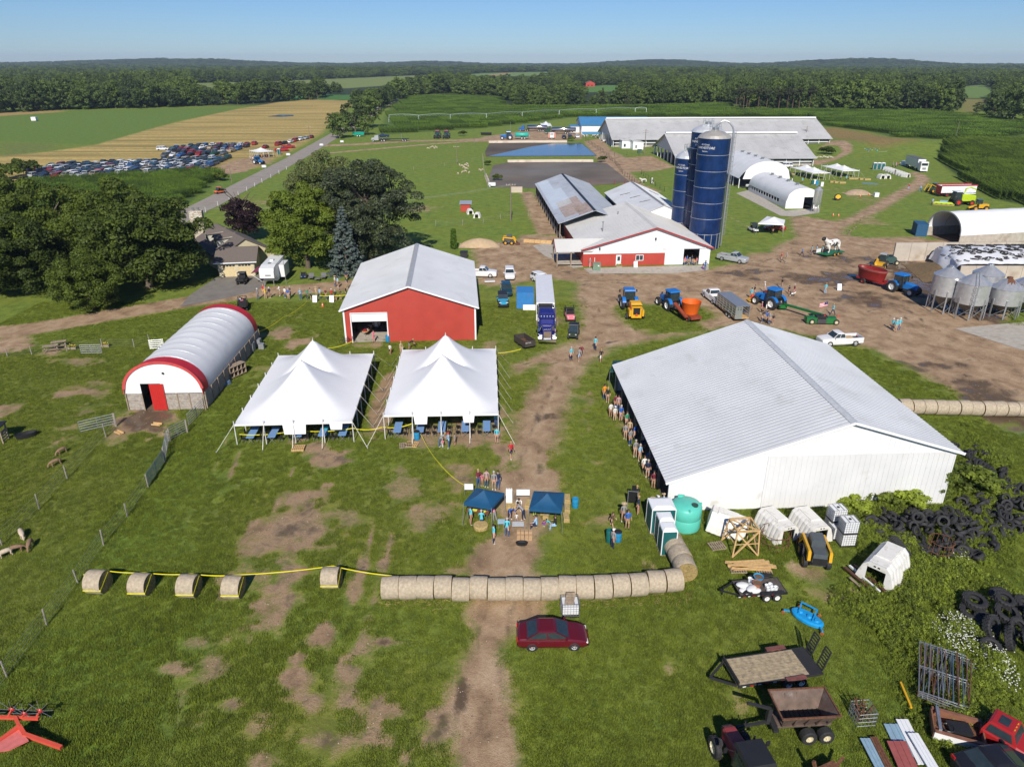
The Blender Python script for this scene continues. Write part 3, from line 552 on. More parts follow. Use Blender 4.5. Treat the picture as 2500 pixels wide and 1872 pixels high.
# corn: patches of rows
L_CORN=leafmat('corn_leaves',(.105,.185,.028),.4,.35);L_CORN2=leafmat('corn_leaves_right',(.115,.185,.028),.4,.35)
TASS=mat('corn_tassel',(.30,.26,.10),.8)
def corn_patch(name,seed,size,rows_gap,plant_gap,nl,m,h=2.3,lw=.055,ll=.6):
 g=np.random.default_rng(seed);nr_=int(round(size/rows_gap));npl=int(size/plant_gap);mb=[];Fs=[];k=0
 for i in range(nr_):
  for j in range(npl):
   x=(i+.5)*rows_gap-size/2+g.normal()*.04;y=(j+.5)*plant_gap-size/2+g.normal()*.05;H=h*g.uniform(.88,1.08)
   for q in range(nl):
    a=g.uniform(0,6.28);z=H*(.25+.62*(q+.5)/nl);L=ll*g.uniform(.7,1.1);c,s=math.cos(a),math.sin(a);w=lw*g.uniform(.8,1.3)
    p0=(x,y,z);p1=(x+c*L*.5,y+s*L*.5,z+L*.42);p2=(x+c*L,y+s*L,z+L*.18)
    for A,B,wa,wb in((p0,p1,w,w),(p1,p2,w,w*.3)):
     mb+=[(A[0]-s*wa,A[1]+c*wa,A[2]),(A[0]+s*wa,A[1]-c*wa,A[2]),(B[0]+s*wb,B[1]-c*wb,B[2]),(B[0]-s*wb,B[1]+c*wb,B[2])];Fs.append((k,k+1,k+2,k+3));k+=4
   mb+=[(x-.03,y,0),(x+.03,y,0),(x+.02,y,H),(x-.02,y,H)];Fs.append((k,k+1,k+2,k+3));k+=4
 return np_mesh(name,np.array(mb),np.array(Fs),m)
def corn_field(name,poly,size,ang,meshes,label,inset=0.0,ymax=9999):
 pl=PW(poly);c,s=math.cos(ang),math.sin(ang);lo,hi=pl.min(0),pl.max(0);ctr=(lo+hi)/2;ext=np.hypot(*(hi-lo))/2
 a=np.arange(-ext,ext,size);A,B=np.meshgrid(a,a);q=np.stack([ctr[0]+A.ravel()*c-B.ravel()*s,ctr[1]+A.ravel()*s+B.ravel()*c],1)
 q=q[(sd_poly(q,pl,20)>inset)&(q[:,1]<ymax)]
 z=terrain(q[:,0],q[:,1]);g=np.random.default_rng(2);ht=.86+.3*vnoise(q[:,0],q[:,1],22,8)
 return scatter(name,meshes,np.column_stack([q,z]),ang+np.pi*g.integers(0,2,len(q)),np.stack([np.ones(len(q)),np.ones(len(q)),ht],1),label,'corn')
CP1=[corn_patch('corn_patch',90+i,4.5,1.5,.25,7,L_CORN2,2.5,.085,.6)for i in range(3)]
corn_field('cornfield',CORN_RIGHT,4.5,math.atan2(*(gp(2500,500)-gp(2292,394)).yx)-R(90),CP1,'tall green corn in straight rows at the right edge',.8)
CP2=[corn_patch('corn_patch',94+i,4.56,.76,.3,5,L_CORN,2.4,.085,.6)for i in range(3)]
corn_field('cornfield',CORN_LEFT,4.56,R(-50),CP2,'tall green corn between the parked cars and the grove',1.0)
CP3=[corn_patch('corn_patch',98+i,10.5,1.5,.75,5,L_CORN,2.3,.2,.95)for i in range(3)]
corn_field('cornfield',CORN_FAR,10.5,R(12),CP3,'wide green cornfield spreading behind the barns',3.0)
# short grass in the near field, rank weeds at the lower right
def tuft(name,seed,n,h,sp,w,m):
 g=np.random.default_rng(seed);Vv=[];Ff=[]
 for i in range(n):
  a=g.uniform(0,6.28);x,y=g.normal(size=2)*sp;l=h*g.uniform(.5,1.2);b=g.uniform(.2,.9)*l;c,s=math.cos(a),math.sin(a);k=len(Vv)
  Vv+=[(x-s*w,y+c*w,-.01),(x+s*w,y-c*w,-.01),(x+c*b*.4+s*w*.8,y+s*b*.4-c*w*.8,l*.6),(x+c*b*.4-s*w*.8,y+s*b*.4+c*w*.8,l*.6),(x+c*b,y+s*b,l)];Ff+=[(k,k+1,k+2,k+3),(k+3,k+2,k+4,k+4)]
 me=bpy.data.meshes.new(name);me.from_pydata(Vv,[],[f if f[2]!=f[3]else f[:3]for f in Ff]);me.materials.append(m);return me
L_GRASS=leafmat('grass_blades',(.205,.272,.038),.42,.45);L_WEED=leafmat('weed_leaves',(.25,.335,.055),.5,.5)
TF=[tuft('grass_tuft',110+i,26,.13,.13,.012,L_GRASS)for i in range(4)]
def field_at(q):
 ix=np.clip(np.searchsorted(ys,q[:,1]),0,nr-1);u=q[:,0]/(95+.88*np.clip(ys[ix],0,None));c=np.clip(((u+1)/2*(NX-1)).round().astype(int),0,NX-1);return ix*NX+c
q=np.column_stack([rg.uniform(-75,75,230000),22+88*rg.random(230000)**1.25]);q=q[np.abs(q[:,0])<14+q[:,1]*.8]
fi=field_at(q);dd=dirt[fi]+.55*(vnoise(q[:,0],q[:,1],1.6,9)-.5)+.3*(vnoise(q[:,0],q[:,1],.5,12)-.5);keep=dd<.40
WP=[(12.8,51.4),(38.0,52.6),(36.6,78.2),(11.5,77)]
keep&=~inside(q,np.array(WP))&~inside(q,np.array([(-42.5,71),(-34,71.2),(-34.4,91.5),(-42.9,91.3)]))&~inside(q,np.array([(-22.6,91.9),(-5,93),(-6.6,117),(-24.4,115.7)]))
q=q[keep];hs=.55+.9*vnoise(q[:,0],q[:,1],4.5,21);hs=hs*np.where(lw[field_at(q)]>.4,1.35,1.0)
scatter('grass',TF,np.column_stack([q,GZ[field_at(q)]]),rg.uniform(0,6.28,len(q)),np.stack([np.ones(len(q))*1.1,np.ones(len(q))*1.1,hs],1),'short green grass over the event field','grass')
WD=[]
for i in range(4):
 g=np.random.default_rng(130+i);V1,F1=leaf_cloud(g,[(g.normal()*.2,g.normal()*.2,.08+.11*k,.17)for k in range(5)],26,.045,1.3,.2);WD.append(np_mesh('weed',V1,F1,L_WEED))
WEEDS=[PW(p)for p in([(1690,1270),(1760,1240),(1900,1235),(2060,1180),(2260,1170),(2330,1020),(2400,1040),(2500,1120),(2560,1872),(2360,1900),(2200,1800),(2150,1700),(2080,1560),(1980,1480),(2000,1420),(2080,1400),(2060,1330),(1960,1290),(1900,1310),(1850,1290),(1760,1330),(1700,1320)],)]
q=np.column_stack([rg.uniform(8,62,60000),rg.uniform(22,72,60000)]);q=q[inside(q,WEEDS[0])&~inside(q,np.array(WP))]
for hp_ in([(2110,1310),(2180,1255),(2260,1243),(2340,1245),(2395,1290),(2400,1345),(2350,1380),(2270,1358),(2220,1335),(2150,1335)],[(2370,1245),(2420,1210),(2500,1215),(2570,1260),(2500,1296),(2420,1316)],[(2318,1155),(2335,1095),(2375,1088),(2420,1118),(2500,1185),(2480,1210),(2430,1205)],[(2225,1715),(2250,1585),(2300,1565),(2330,1690)],[(2335,1500),(2400,1460),(2500,1470),(2540,1590),(2420,1610)],[(2040,1385),(2080,1370),(2095,1345),(2205,1345),(2215,1445),(2150,1470),(2090,1430)],[(2255,1830),(2270,1740),(2400,1740),(2500,1760),(2500,1872),(2260,1872)],[(2100,1872),(2110,1740),(2260,1750),(2290,1872)]):q=q[~inside(q,PW(hp_))|(np.random.default_rng(4).random(len(q))<.12)];ws=sd_poly(q,WEEDS[0],8);q=q[(vnoise(q[:,0],q[:,1],2.6,31)*.6+vnoise(q[:,0],q[:,1],.9,35)*.4>.56-np.clip(ws,0,3.5)*.085)]
hs=(.30+.95*vnoise(q[:,0],q[:,1],2.2,33)**1.5)*np.clip(.55+sd_poly(q,WEEDS[0],8)/5,.5,1)
scatter('weeds',WD,np.column_stack([q,np.zeros(len(q))]),rg.uniform(0,6.28,len(q)),np.stack([hs*1.1,hs*1.1,hs],1),'rank green weeds around the junk and tyre heaps','weeds')
FL=MB()
for i in range(3):fx,fy,fz=rnd.gauss(0,.2),rnd.gauss(0,.2),rnd.uniform(.35,.6);FL.cyl((fx,fy,fz),(fx,fy,fz+.015),.042,n=6)
FLM=FL.mesh('flower',mat('white_petals',(.75,.77,.68),.8))
FPoly=PW([(2230,1510),(2300,1470),(2390,1500),(2500,1600),(2540,1720),(2400,1730),(2330,1640),(2250,1580)]);FP2=PW([(2250,1370),(2340,1340),(2420,1380),(2360,1440),(2240,1430)])
q=np.column_stack([rg.uniform(15,60,26000),rg.uniform(22,60,26000)]);w1=inside(q,FPoly);w2=inside(q,FP2);q=q[(w1&(rg.random(len(q))<1.1*vnoise(q[:,0],q[:,1],2,51)))|(w2&(rg.random(len(q))<.22))]
scatter('wildflowers',[FLM],np.column_stack([q,np.full(len(q),-.05)]),rg.uniform(0,6.28,len(q)),np.ones((len(q),3)),'white wildflowers among the weeds by the big tyres','flowers')
# ---------------------------------------------------------------- buildings
whitewall=mat('white_siding',(.74,.75,.76),.45,var=.04,scale=.5,dirt=((.52,.50,.46),.12,.4))
oldwall=mat('older_white_siding',(.66,.665,.67),.5,var=.05,scale=.4,dirt=((.50,.49,.46),.12,.5))
whiteroof=mat('white_roof_steel',(.61,.625,.64),.35,var=.06,scale=.25,dirt=((.47,.47,.46),.2,.3))
greyroof=mat('grey_weathered_roof',(.46,.46,.455),.5,var=.09,scale=.16,dirt=((.33,.32,.31),.3,.3))
dullwhite=mat('dull_white_roof',(.60,.595,.575),.5,var=.07,scale=.2,dirt=((.42,.41,.38),.25,.3))
silverroof=mat('silver_roof_steel',(.50,.52,.54),.35,.45,.1,.4,dirt=((.30,.24,.2),.15,.35));silver2=mat('newer_silver_sheet',(.56,.60,.64),.3,.5,.06,.5);rustyroof=mat('rust_streaked_sheet',(.42,.35,.32),.55,.2,.2,1.2,dirt=((.25,.12,.08),.45,2))
redwall=mat('red_siding',(.43,.055,.038),.5,var=.10,scale=.5,dirt=((.30,.07,.05),.2,.5));redtrim=mat('red_trim',(.33,.03,.03),.5);brightred=mat('bright_red_steel',(.50,.025,.022),.42,var=.06)
blueroof=mat('blue_roof_steel',(.07,.24,.45),.4,var=.06,scale=.3);fabric=mat('white_hoop_fabric',(.70,.71,.72),.5,var=.05,scale=.35,dirt=((.52,.53,.54),.15,.4));bfabric=mat('bright_hoop_fabric',(.80,.81,.82),.5,var=.02,scale=.35);redfab=mat('red_hoop_fabric',(.46,.02,.03),.5,var=.12,scale=1)
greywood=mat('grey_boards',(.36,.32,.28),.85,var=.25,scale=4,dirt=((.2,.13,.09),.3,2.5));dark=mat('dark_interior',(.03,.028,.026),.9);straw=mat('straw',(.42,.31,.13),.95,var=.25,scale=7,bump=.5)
shingle=mat('brown_shingles',(.145,.12,.105),.9,var=.22,scale=9,bump=.4);cream=mat('cream_siding',(.55,.49,.33),.6,var=.05);stonew=mat('field_stone',(.45,.40,.33),.9,var=.5,scale=7,bump=.6);palewin=mat('pale_dormer_side',(.55,.55,.47),.6)
curtain=mat('barn_curtain',(.10,.105,.11),.7,var=.3,scale=.6);lagoonm=mat('lagoon_crust',(.10,.078,.06),.95,var=.3,scale=.06,dirt=((.115,.095,.07),.5,.05));soilm=mat('manure_soil',(.15,.10,.065),.95,var=.3,scale=.6)
def ztop(prof,x):
 for(a,za),(b,zb)in zip(prof[:-1],prof[1:]):
  if a<=x<=b+1e-9:return za+(zb-za)*(x-a)/max(b-a,1e-9)
 return prof[-1][1]
def gwall(mb,prof,y0,y1,holes=(),axis='y',z0=0.0):
 """wall under a roof outline, with openings (xa, xb, za, zb)"""
 xs=sorted({p[0]for p in prof}|{h[i]for h in holes for i in(0,1)})
 for a,b in zip(xs[:-1],xs[1:]):
  if b-a<1e-6:continue
  hz=sorted([(h[2],h[3])for h in holes if h[0]<=a+1e-6 and h[1]>=b-1e-6]);lo=z0
  for za,zb in hz:
   if za>lo+1e-6:mb.prism([(a,lo),(b,lo),(b,za),(a,za)],y0,y1,axis)
   lo=zb
  ta,tb=ztop(prof,a),ztop(prof,b)
  if max(ta,tb)>lo+1e-6:mb.prism([(a,lo),(b,lo),(b,max(tb,lo)),(a,max(ta,lo))],y0,y1,axis)
 return mb
def gribs(mb,prof,y,step,dep,holes=(),axis='y',w=.05,z0=.05):
 x=prof[0][0]+step*.5
 while x<prof[-1][0]-.05:
  t=ztop(prof,x)-.03;segs=[(z0,t)]
  for h in holes:
   if h[0]-.06<x<h[1]+.06:segs=[s for q in segs for s in((q[0],min(q[1],h[2]-.05)),(max(q[0],h[3]+.05),q[1]))if s[1]-s[0]>.1]
  for a,b in segs:
   mb.box((x,y,(a+b)/2)if axis=='y' else(y,x,(a+b)/2),(w,dep,b-a)if axis=='y' else(dep,w,b-a))
  x+=step
 return mb
def roofp(mb,a,b,c,d,step=.6,th=.08,rib=.028,rw=.05):
 """roof slope: a-b eave, d-c ridge; ribs run from eave to ridge"""
 a,b,c,d=map(Vector,(a,b,c,d));n=(b-a).cross(d-a).normalized()
 if n.z<0:n=-n
 t=n*th;mb.add([a-t,b-t,c-t,d-t,a,b,c,d],[(3,2,1,0),(4,5,6,7),(0,1,5,4),(1,2,6,5),(2,3,7,6),(3,0,4,7)])
 k=int((b-a).length/step)if rib else 0
 for i in range(k):
  s=(i+.5)/k;mb.bar(a.lerp(b,s)+n*rib*.5,d.lerp(c,s)+n*rib*.5,rw,rib,n)
 return mb
def gable(name,label,P_,w,l,eL,eR,r,ro,over=.4,wallm=None,roofm=None,fholes=(),lholes=(),rholes=(),bholes=(),cat='barn',rib=.6,wrib=.9,ridge=steel,frontm=None,sides='FBLR',th=.14,roofparts=True):
 t=thing(name,label,cat,(P_[0],P_[1],0),P_[2]);t['dims']=(w,l,eL,eR,r,ro)
 prof=[(0,eL),(ro*w,r),(w,eR)]
 for k,(y0,y1,hs)in dict(F=(0,th,fholes),B=(l-th,l,bholes)).items():
  if k in sides:
   mb=gwall(MB(),prof,y0,y1,hs);
   if wrib:gribs(mb,prof,(y0 if k=='F' else y1),wrib,.05,hs)
   mb.build('wall',frontm if(frontm and k=='F')else wallm,t)
 for k,(x0,x1,e,hs)in dict(L=(0,th,eL,lholes),R=(w-th,w,eR,rholes)).items():
  if k in sides:
   mb=gwall(MB(),[(th+.002,e),(l-th-.002,e)],x0,x1,hs,'x')
   if wrib:gribs(mb,[(th,e),(l-th,e)],(x0 if k=='L' else x1),wrib,.05,hs,'x')
   mb.build('wall',wallm,t)
 sl=(r-eL)/(ro*w);sr=(r-eR)/(w-ro*w);zl,zr=eL-sl*over+.1,eR-sr*over+.1;o=over
 roofp(MB(),(-o,-o,zl),(-o,l+o,zl),(ro*w,l+o,r+.1),(ro*w,-o,r+.1),rib).build('roof_slope',roofm,t)
 roofp(MB(),(w+o,l+o,zr),(w+o,-o,zr),(ro*w,-o,r+.1),(ro*w,l+o,r+.1),rib).build('roof_slope',roofm,t)
 if ridge:
  rc=MB();rx=ro*w
  rc.prism([(rx-.35,r+.1-sl*.35+.055),(rx,r+.17),(rx+.35,r+.1-sr*.35+.055),(rx,r+.12)],-o-.01,l+o+.01);rc.build('ridge_cap',ridge,t)
 return t
 # white shed in the right foreground
WB=gable('machine_shed','big white steel shed with ribbed roof and people lined along its open side',(12.762+.4,51.348+.35,.049),25.02-.8,25.45-.7,3.1,5.2,8.16,.607,.4,whitewall,whiteroof,sides='FBR',rib=.46,wrib=.45,ridge=mat('pale_ridge',(.52,.54,.56),.4))
w,l=24.22,24.75
pb=MB()
for i in range(8):pb=MB().box((.12,.2+i*(l-.4)/7,1.52),(.2,.2,3.04));pb.build('post',wood,WB)
gwall(MB(),[(8.1,5.16),(24.2,5.16)],-.06,-.03).build('wall_panel',oldwall,WB);m=MB();gribs(m,[(8.1,5.14),(24.2,5.14)],-.075,.45,.03);m.build('panel_ribs',oldwall,WB)
MB().box((w/2,l/2,.02),(w-.3,l-.3,.03)).build('floor',mat('shed_dirt_floor',(.16,.12,.08),.95),WB)
MB().bar((-.42,-.45,3.0),(.607*w,-.45,8.24),.05,.22).bar((.607*w,-.45,8.24),(w+.42,-.45,5.13),.05,.22).build('rake_trim',white,WB)
for i in range(6):
 for j in range(2):
  q=thing('dining_table','blue-covered table inside the open white shed, '+ordi(i+1)+(' in the row by the open side' if j==0 else ' in the second row'),'table',WB.matrix_world@Vector((0,0,0)));q.location=Vector((12.762+.4,51.7,0))+Matrix.Rotation(.049,3,'Z')@Vector((3.2+j*4,2.2+i*3.8,.03));q['group']='tables inside the white shed'
  MB().box((0,0,.74),(.8,2.4,.04)).build('tabletop',mat('blue_cloth',(.12,.24,.48),.8),q);MB().bar((0,-.9,0),(0,-.9,.72),.06).bar((0,.9,0),(0,.9,.72),.06).build('leg',black,q)
  # red barn
RB=gable('red_barn','red steel barn with white roof and one raised overhead door',(-22.608,91.9,.072),17.71,23.87,4.8,4.8,7.75,.5,.45,redwall,whiteroof,fholes=[(1.0,5.7,0,4.15)],rib=.5,wrib=.5,ridge=mat('grey_ridge_cap',(.40,.41,.42),.4))
for u in(0,17.71):MB().box((u+(.06 if u==0 else-.06),-.03,2.4),(.22,.06,4.8)).build('corner_trim',white,RB)
for s_,a_,b_ in((0,(-.47,-.48,4.66),(8.855,-.48,7.83)),(1,(8.855,-.48,7.83),(18.18,-.48,4.66))):MB().bar(a_,b_,.05,.2).build('rake_trim',white,RB)
MB().box((3.35,.1,3.55),(4.64,.06,1.16)).build('overhead_door',white,RB)
for u in(.93,5.77):MB().box((u,-.03,2.1),(.14,.07,4.2)).build('door_frame',white,RB)
MB().box((3.35,-.03,4.2),(5.0,.07,.12)).build('door_frame',white,RB);MB().box((8.85,11.9,.02),(17.3,23.4,.03)).build('floor',concrete,RB)
def lw2(obj,p):return Matrix.Rotation(obj.rotation_euler.z,3,'Z')@Vector(p)+obj.location
# milking barn
MK=gable('milking_barn','white and red milking barn with pale roof and open sliding door',(13.268,132.035,.072),24.05,25.96,3.23,3.23,6.95,.558,.5,whitewall,dullwhite,fholes=[(18.9,22.0,0,2.9),(6.15,7.15,.0,2.05),(9.9,11.3,.95,1.95)],rib=.9,wrib=.45,ridge=dullwhite)
m=gwall(MB(),[(-.02,2.3),(15.4,2.3)],-.04,-.012,[(6.15,7.15,0,2.05),(9.9,11.3,.95,1.95)]);gribs(m,[(0,2.28),(15.4,2.28)],-.045,.45,.03,[(6.15,7.15,0,2.05),(9.9,11.3,.95,1.95)]);m.build('red_wainscot',redwall,MK)
m=gwall(MB(),[(.0,3.2),(25.9,3.2)],-.04,-.012,axis='x');gribs(m,[(0,3.1),(25.9,3.1)],-.045,.45,.03,axis='x');m.build('red_wainscot',redwall,MK)
MB().box((17.2,-.1,1.55),(3.5,.07,3.05)).build('sliding_door',white,MK);MB().box((19.0,-.12,3.12),(8.2,.12,.14)).build('door_track',white,MK)
d=MB().box((6.65,-.03,1.02),(.96,.06,2.04)).build('door',white,MK);MB().box((6.68,-.07,1.35),(.5,.02,.8)).build('pane',glass,d)
wd=MB().bar((9.9,-.06,.95),(11.3,-.06,.95),.1).bar((9.9,-.06,1.95),(11.3,-.06,1.95),.1).bar((9.9,-.06,.95),(9.9,-.06,1.95),.1).bar((11.3,-.06,.95),(11.3,-.06,1.95),.1).bar((10.6,-.06,.95),(10.6,-.06,1.95),.07).build('window',white,MK)
for u in(10.25,10.95):MB().box((u,0,1.45),(.6,.03,.9)).build('pane',glass,wd)
for a_,b_ in(((-.52,-.55,3.12),(13.42,-.55,7.05)),((13.42,-.55,7.05),(24.57,-.55,3.05))):MB().bar(a_,b_,.06,.26).build('rake_trim',redtrim,MK)
MB().bar((24.56,-.5,3.1),(24.56,26.4,3.1),.06,.2).build('eave_trim',redtrim,MK);MB().box((12,13,.02),(23.6,25.5,.03)).build('floor',concrete,MK)
# porch wing on the left
zr=4.55
for v,s_ in((-.3,1),(6.2,-1)):
 roofp(MB(),(-5.2,v,2.85)if s_>0 else(1.5,v,2.85),(1.5,v,2.85)if s_>0 else(-5.2,v,2.85),(7.0,2.95,zr)if s_>0 else(-5.2,2.95,zr),(-5.2,2.95,zr)if s_>0 else(7.0,2.95,zr),.9).build('porch_roof',dullwhite,MK)
MB().prism([(0,2.85),(5.9,2.85),(2.95,zr-.06)],-5.1,-5.0,'x').build('porch_gable',whitewall,MK)
MB().bar((-5.22,-.3,2.85),(-5.22,2.95,zr),.06,.22).bar((-5.22,2.95,zr),(-5.22,6.2,2.85),.06,.22).build('rake_trim',redtrim,MK)
for u,v in((-4.9,.05),(-4.9,5.8),(-2.3,.05)):MB().box((u,v,1.4),(.2,.2,2.8)).build('post',wood,MK)
MB().box((-2.4,3.0,.4),(4.6,5.4,.1)).build('porch_deck',concrete,MK)
for u,v,z in((3.0,-.1,3.3),(13.4,-.2,5.0)):MB().box((u,v,z),(.25,.2,.35)).bar((u,v,z),(u,v-.4,z-.3),.05).build('wall_lamp',black,MK)
for u,v in((5.0,8),(10,18)):MB().cyl((u,v,4.4),(u,v,6.5),.1,n=8).cyl((u,v,6.5),(u,v,6.62),.2,n=8).build('roof_vent',steel,MK)
# silver roofed feed shed
FS=gable('feed_shed','long open-sided shed with silver patched and rust-streaked roof',(10.003,151.5,.063),14.656,53.56,4.0,4.0,6.56,.5,.3,greywood,silverroof,sides='B',rib=.8,wrib=0,ridge=black)
sl=(6.56-4)/7.328
for v0,v1,u0,u1,mm in((14,36,.3,4.6,silver2),(36,53,.3,3.0,silver2),(3,20,1.5,6.2,rustyroof),(0.5,10,4.2,7.0,rustyroof)):
 roofp(MB(),(u0,v0,4.13+sl*u0),(u0,v1,4.13+sl*u0),(u1,v1,4.13+sl*u1),(u1,v0,4.13+sl*u1),.8,.02,.04).build('roof_sheet',mm,FS)
for i in range(12):
 for u in(.1,14.5):MB().box((u,.2+i*4.83,2),(.18,.18,4)).build('post',wood,FS)
MB().box((.6,26.8,.5),(.15,53,1.0)).build('feed_rail',concrete,FS);MB().box((7.4,26.8,.03),(14,53,.04)).build('floor',soilm,FS)
# white shed behind
A_,B_=gp(1621.5,500,6.8),gp(1542,443,6.8);ax=(B_-A_);L2=ax.length;an=math.atan2(-ax.x,ax.y);E_=gp(1473,466,4.0);wl=abs((E_-B_).dot(Vector((math.cos(an),math.sin(an),0))))
org=A_+Vector((-math.cos(an)*wl,-math.sin(an)*wl,0))
CS=gable('calf_barn','white-roofed shed with skylight slits between feed shed and silos',(org.x,org.y,an),2*wl,L2,4.0,4.0,6.7,.5,.3,whitewall,whiteroof,sides='FBLR',rib=.9,wrib=.6,ridge=mat('grey_ridge',(.22,.22,.23),.5),lholes=[(L2*.30,L2*.9,1.0,3.4)])
sl=2.7/wl
for v,u0 in((L2*.72,wl*.30),(L2*.52,wl*.45),(L2*.3,wl*.55),(L2*.75,wl*1.4),(L2*.5,wl*1.5)):
 u1=u0+wl*.3;z=lambda u:4.17+sl*(u if u<wl else 2*wl-u);MB().bar((u0,v,z(u0)),(u1,v-1.6,z(u1)),.45,.05).build('skylight',mat('grey_skylight',(.20,.21,.22),.4),CS)
 # free-stall barns
def freestall(name,label,prm,nd,doors):
 x,y,a,w,l,e,r=prm;hs=[(2.5+i*(w-5)/nd,2.5+(i+.62)*(w-5)/nd,0,min(e+.8,3.9))for i in range(nd)]
 t=gable(name,label,(x,y,a),w,l,e,e,r,.5,.9,oldwall,greyroof,fholes=hs,bholes=hs,sides='FB',rib=2.4,wrib=1.2,ridge=white,roofparts=False)
 for i in range(nd+1):MB().box((2.0+i*(w-5)/nd,-.2,2.0),(.9,.2,4.0)).build('door_panel',white,t)
 n=int(l/4.9)
 for i in range(n+1):
  for u in(.15,w-.15):MB().box((u,i*l/n,e/2),(.25,.25,e)).build('post',white,t)
 MB().box((w-.1,l/2,e*.55),(.06,l-1,.28)).build('rail',white,t);MB().box((w-.1,l/2,.45),(.12,l-1,.7)).build('knee_wall',concrete,t)
 MB().box((w-.4,l/2,e*.5),(.05,l-2,e*.8)).build('curtain',curtain,t);MB().box((w/2,l/2,.03),(w-1,l-1,.04)).build('floor',soilm,t)
 MB().box((w/2,l/2,r+.5),(1.6,l+1,.55)).build('ridge_vent',white,t);return t
FS1=freestall('freestall_barn','longest grey-roofed free-stall barn at the back of the farm',(43.19,375.55,-1.523,39.3,98.2,3.4,10.4),8,1)
FS2=freestall('freestall_barn','shorter grey-roofed free-stall barn behind the silos',(58.79,312.2,-1.537,40.3,50.0,2.9,9.5),6,1)
for i in range(5):MB().bar((23.5,72+i*5.4,9.05),(25.2,72+i*5.4,8.45),1.0,.06).build('skylight',mat('grey_skylight',(.20,.21,.22),.4),FS1)
BL=gable('blue_roof_building','building with bright blue roof at the end of the far yard',(36.36,430.3,-1.566),30.8,36.3,4.4,4.4,7.5,.5,.5,whitewall,blueroof,rib=1.2,wrib=1.2,ridge=blueroof)
MB().box((30.85,18,.6),(.06,35.6,1.2)).build('blue_wainscot',blueroof,BL);MB().box((18,-2.6,1.6),(8,5,3.2)).build('entry_wing',whitewall,BL);MB().box((18,-2.6,3.3),(8.6,5.6,.25)).build('entry_roof',blueroof,BL)
# small white pump houses
for x,y,w_,l_,h_,lb in((1518,363,4.2,5,3.4,'small white hut nearer the cow lane'),(1545,366,4.6,5.5,3.6,'small white hut with grey louvre beside the green utility box')):
 p=gp(x,y);t=thing('white_hut',lb,'hut',(p.x,p.y,0),.1);gwall(MB(),[(0,h_),(w_,h_*.85)],0,l_).build('wall',white,t);roofp(MB(),(-.2,-.2,h_+.1),(-.2,l_+.2,h_+.1),(w_+.2,l_+.2,h_*.85+.08),(w_+.2,-.2,h_*.85+.08),5).build('roof',dullwhite,t)
 MB().box((w_*.3,-.03,1.3),(.8,.05,1.2)).build('window',glass if w_<4.5 else steel,t)
p=gp(1561,374);t=thing('utility_box','dark green utility box beside the white huts','box',(p.x,p.y,0));MB().box((0,0,.7),(1.6,1.4,1.4)).box((0,-.1,1.45),(1.7,1.5,.1)).build('body',mat('utility_green',(.05,.10,.07),.5),t)
# hoop barns
def hoop(name,label,P_,w,l,e,r,fab,wallm,ribs,gap_front=None,cat='hoop barn',bands=(),door=None,closed=(True,True),ext=.05,flare=0.0,wallh=True):
 t=thing(name,label,cat,(P_[0],P_[1],0),P_[2]);N=20
 def arc(f,s=1.0,dz=0.0):
  k=math.pi*f;x=w/2-(w/2+ext)*s*math.cos(k);z=e+(r-e)*s*math.sin(k)**.92+dz
  if flare:x+=(-1 if f<.5 else 1)*flare*(1-min(1,math.sin(k)*2.2));
  return x,z
 def surf(a,b,nm,m_,lift=0.0,nv=None):
  nv=nv or max(1,int((b-a)/l*ribs*4))
  def fn(u,v):
   y=a+(b-a)*v;x,z=arc(u,1.0,lift);sag=.07*abs(math.sin(math.pi*y/l*ribs))*math.sin(math.pi*u);return(x+(x-w/2)*lift*.2,y,z-sag)
  return MB().grid(fn,N,nv).build(nm,m_,t,True)
 surf(-.1,l+.1,'cover',fab)
 for a,b in bands:surf(a,b,'red_band',redfab,.03)
 for i in range(ribs+1):
  y=i*l/ribs;MB().tube([(arc(k/N,.985)[0],y,arc(k/N,.985)[1])for k in range(N+1)],.06,5).build('hoop_frame',steel,t)
 if wallh:
  for u in(0,w):gwall(MB(),[(0,e),(l,e)],u-.07,u+.07,axis='x').build('wall',wallm,t)
 prof=[(w*i/N,e+.01+(r-e)*max(0,1-(2*i/N-1)**2)**.46-.03)for i in range(N+1)];prof=[(0.0,e)]+prof[1:-1]+[(w,e)]
 for k,cl in enumerate(closed):
  if cl:gwall(MB(),prof,(-.06 if k==0 else l),(0 if k==0 else l+.06),(door or[])if k==0 else(),z0=cl if not cl is True else 0.0).build('end_wall',bfabric,t)
 return t
HK=hoop('hoop_barn','hoop barn with ribbed white cover, red end bands and grey board walls',(-42.06,71.24,.033),8.32,20.3,2.0,5.6,fabric,greywood,11,bands=((-.12,1.6),(19.0,20.42)),closed=(2.0,2.0),door=[(1.75,3.9,2.0,3.15)])
prf=[(0,2.0),(8.32,2.0)]
gwall(MB(),[(.1,2.0),(1.7,2.0)],-.03,.05).build('board_panel',greywood,HK)
for i in range(9):
 for a,b in((.1,1.7),(4.15,8.2)):MB().box(((a+b)/2,-.06,.14+i*.21),(b-a,.05,.19)).build('board',greywood,HK)
 for k in range(5):MB().box((8.42,2.0+k*4.05,.14+i*.21),(.05,3.95,.19)).build('board',greywood,HK)
for x in(0,1.75,4.1,5.5,6.8,8.32):MB().box((x,-.12,1.0),(.12,.1,2.05)).build('post',wood,HK)
for i in range(11):MB().box((8.47,.1+i*2.03,1.0),(.1,.12,2.0)).build('post',wood,HK)
dr=MB().box((3.5,-.2,1.6),(1.5,.06,3.1)).build('sliding_door',brightred,HK);m=MB()
for i in range(7):m.box((2.9+i*.2,-.24,1.6),(.05,.03,3.0))
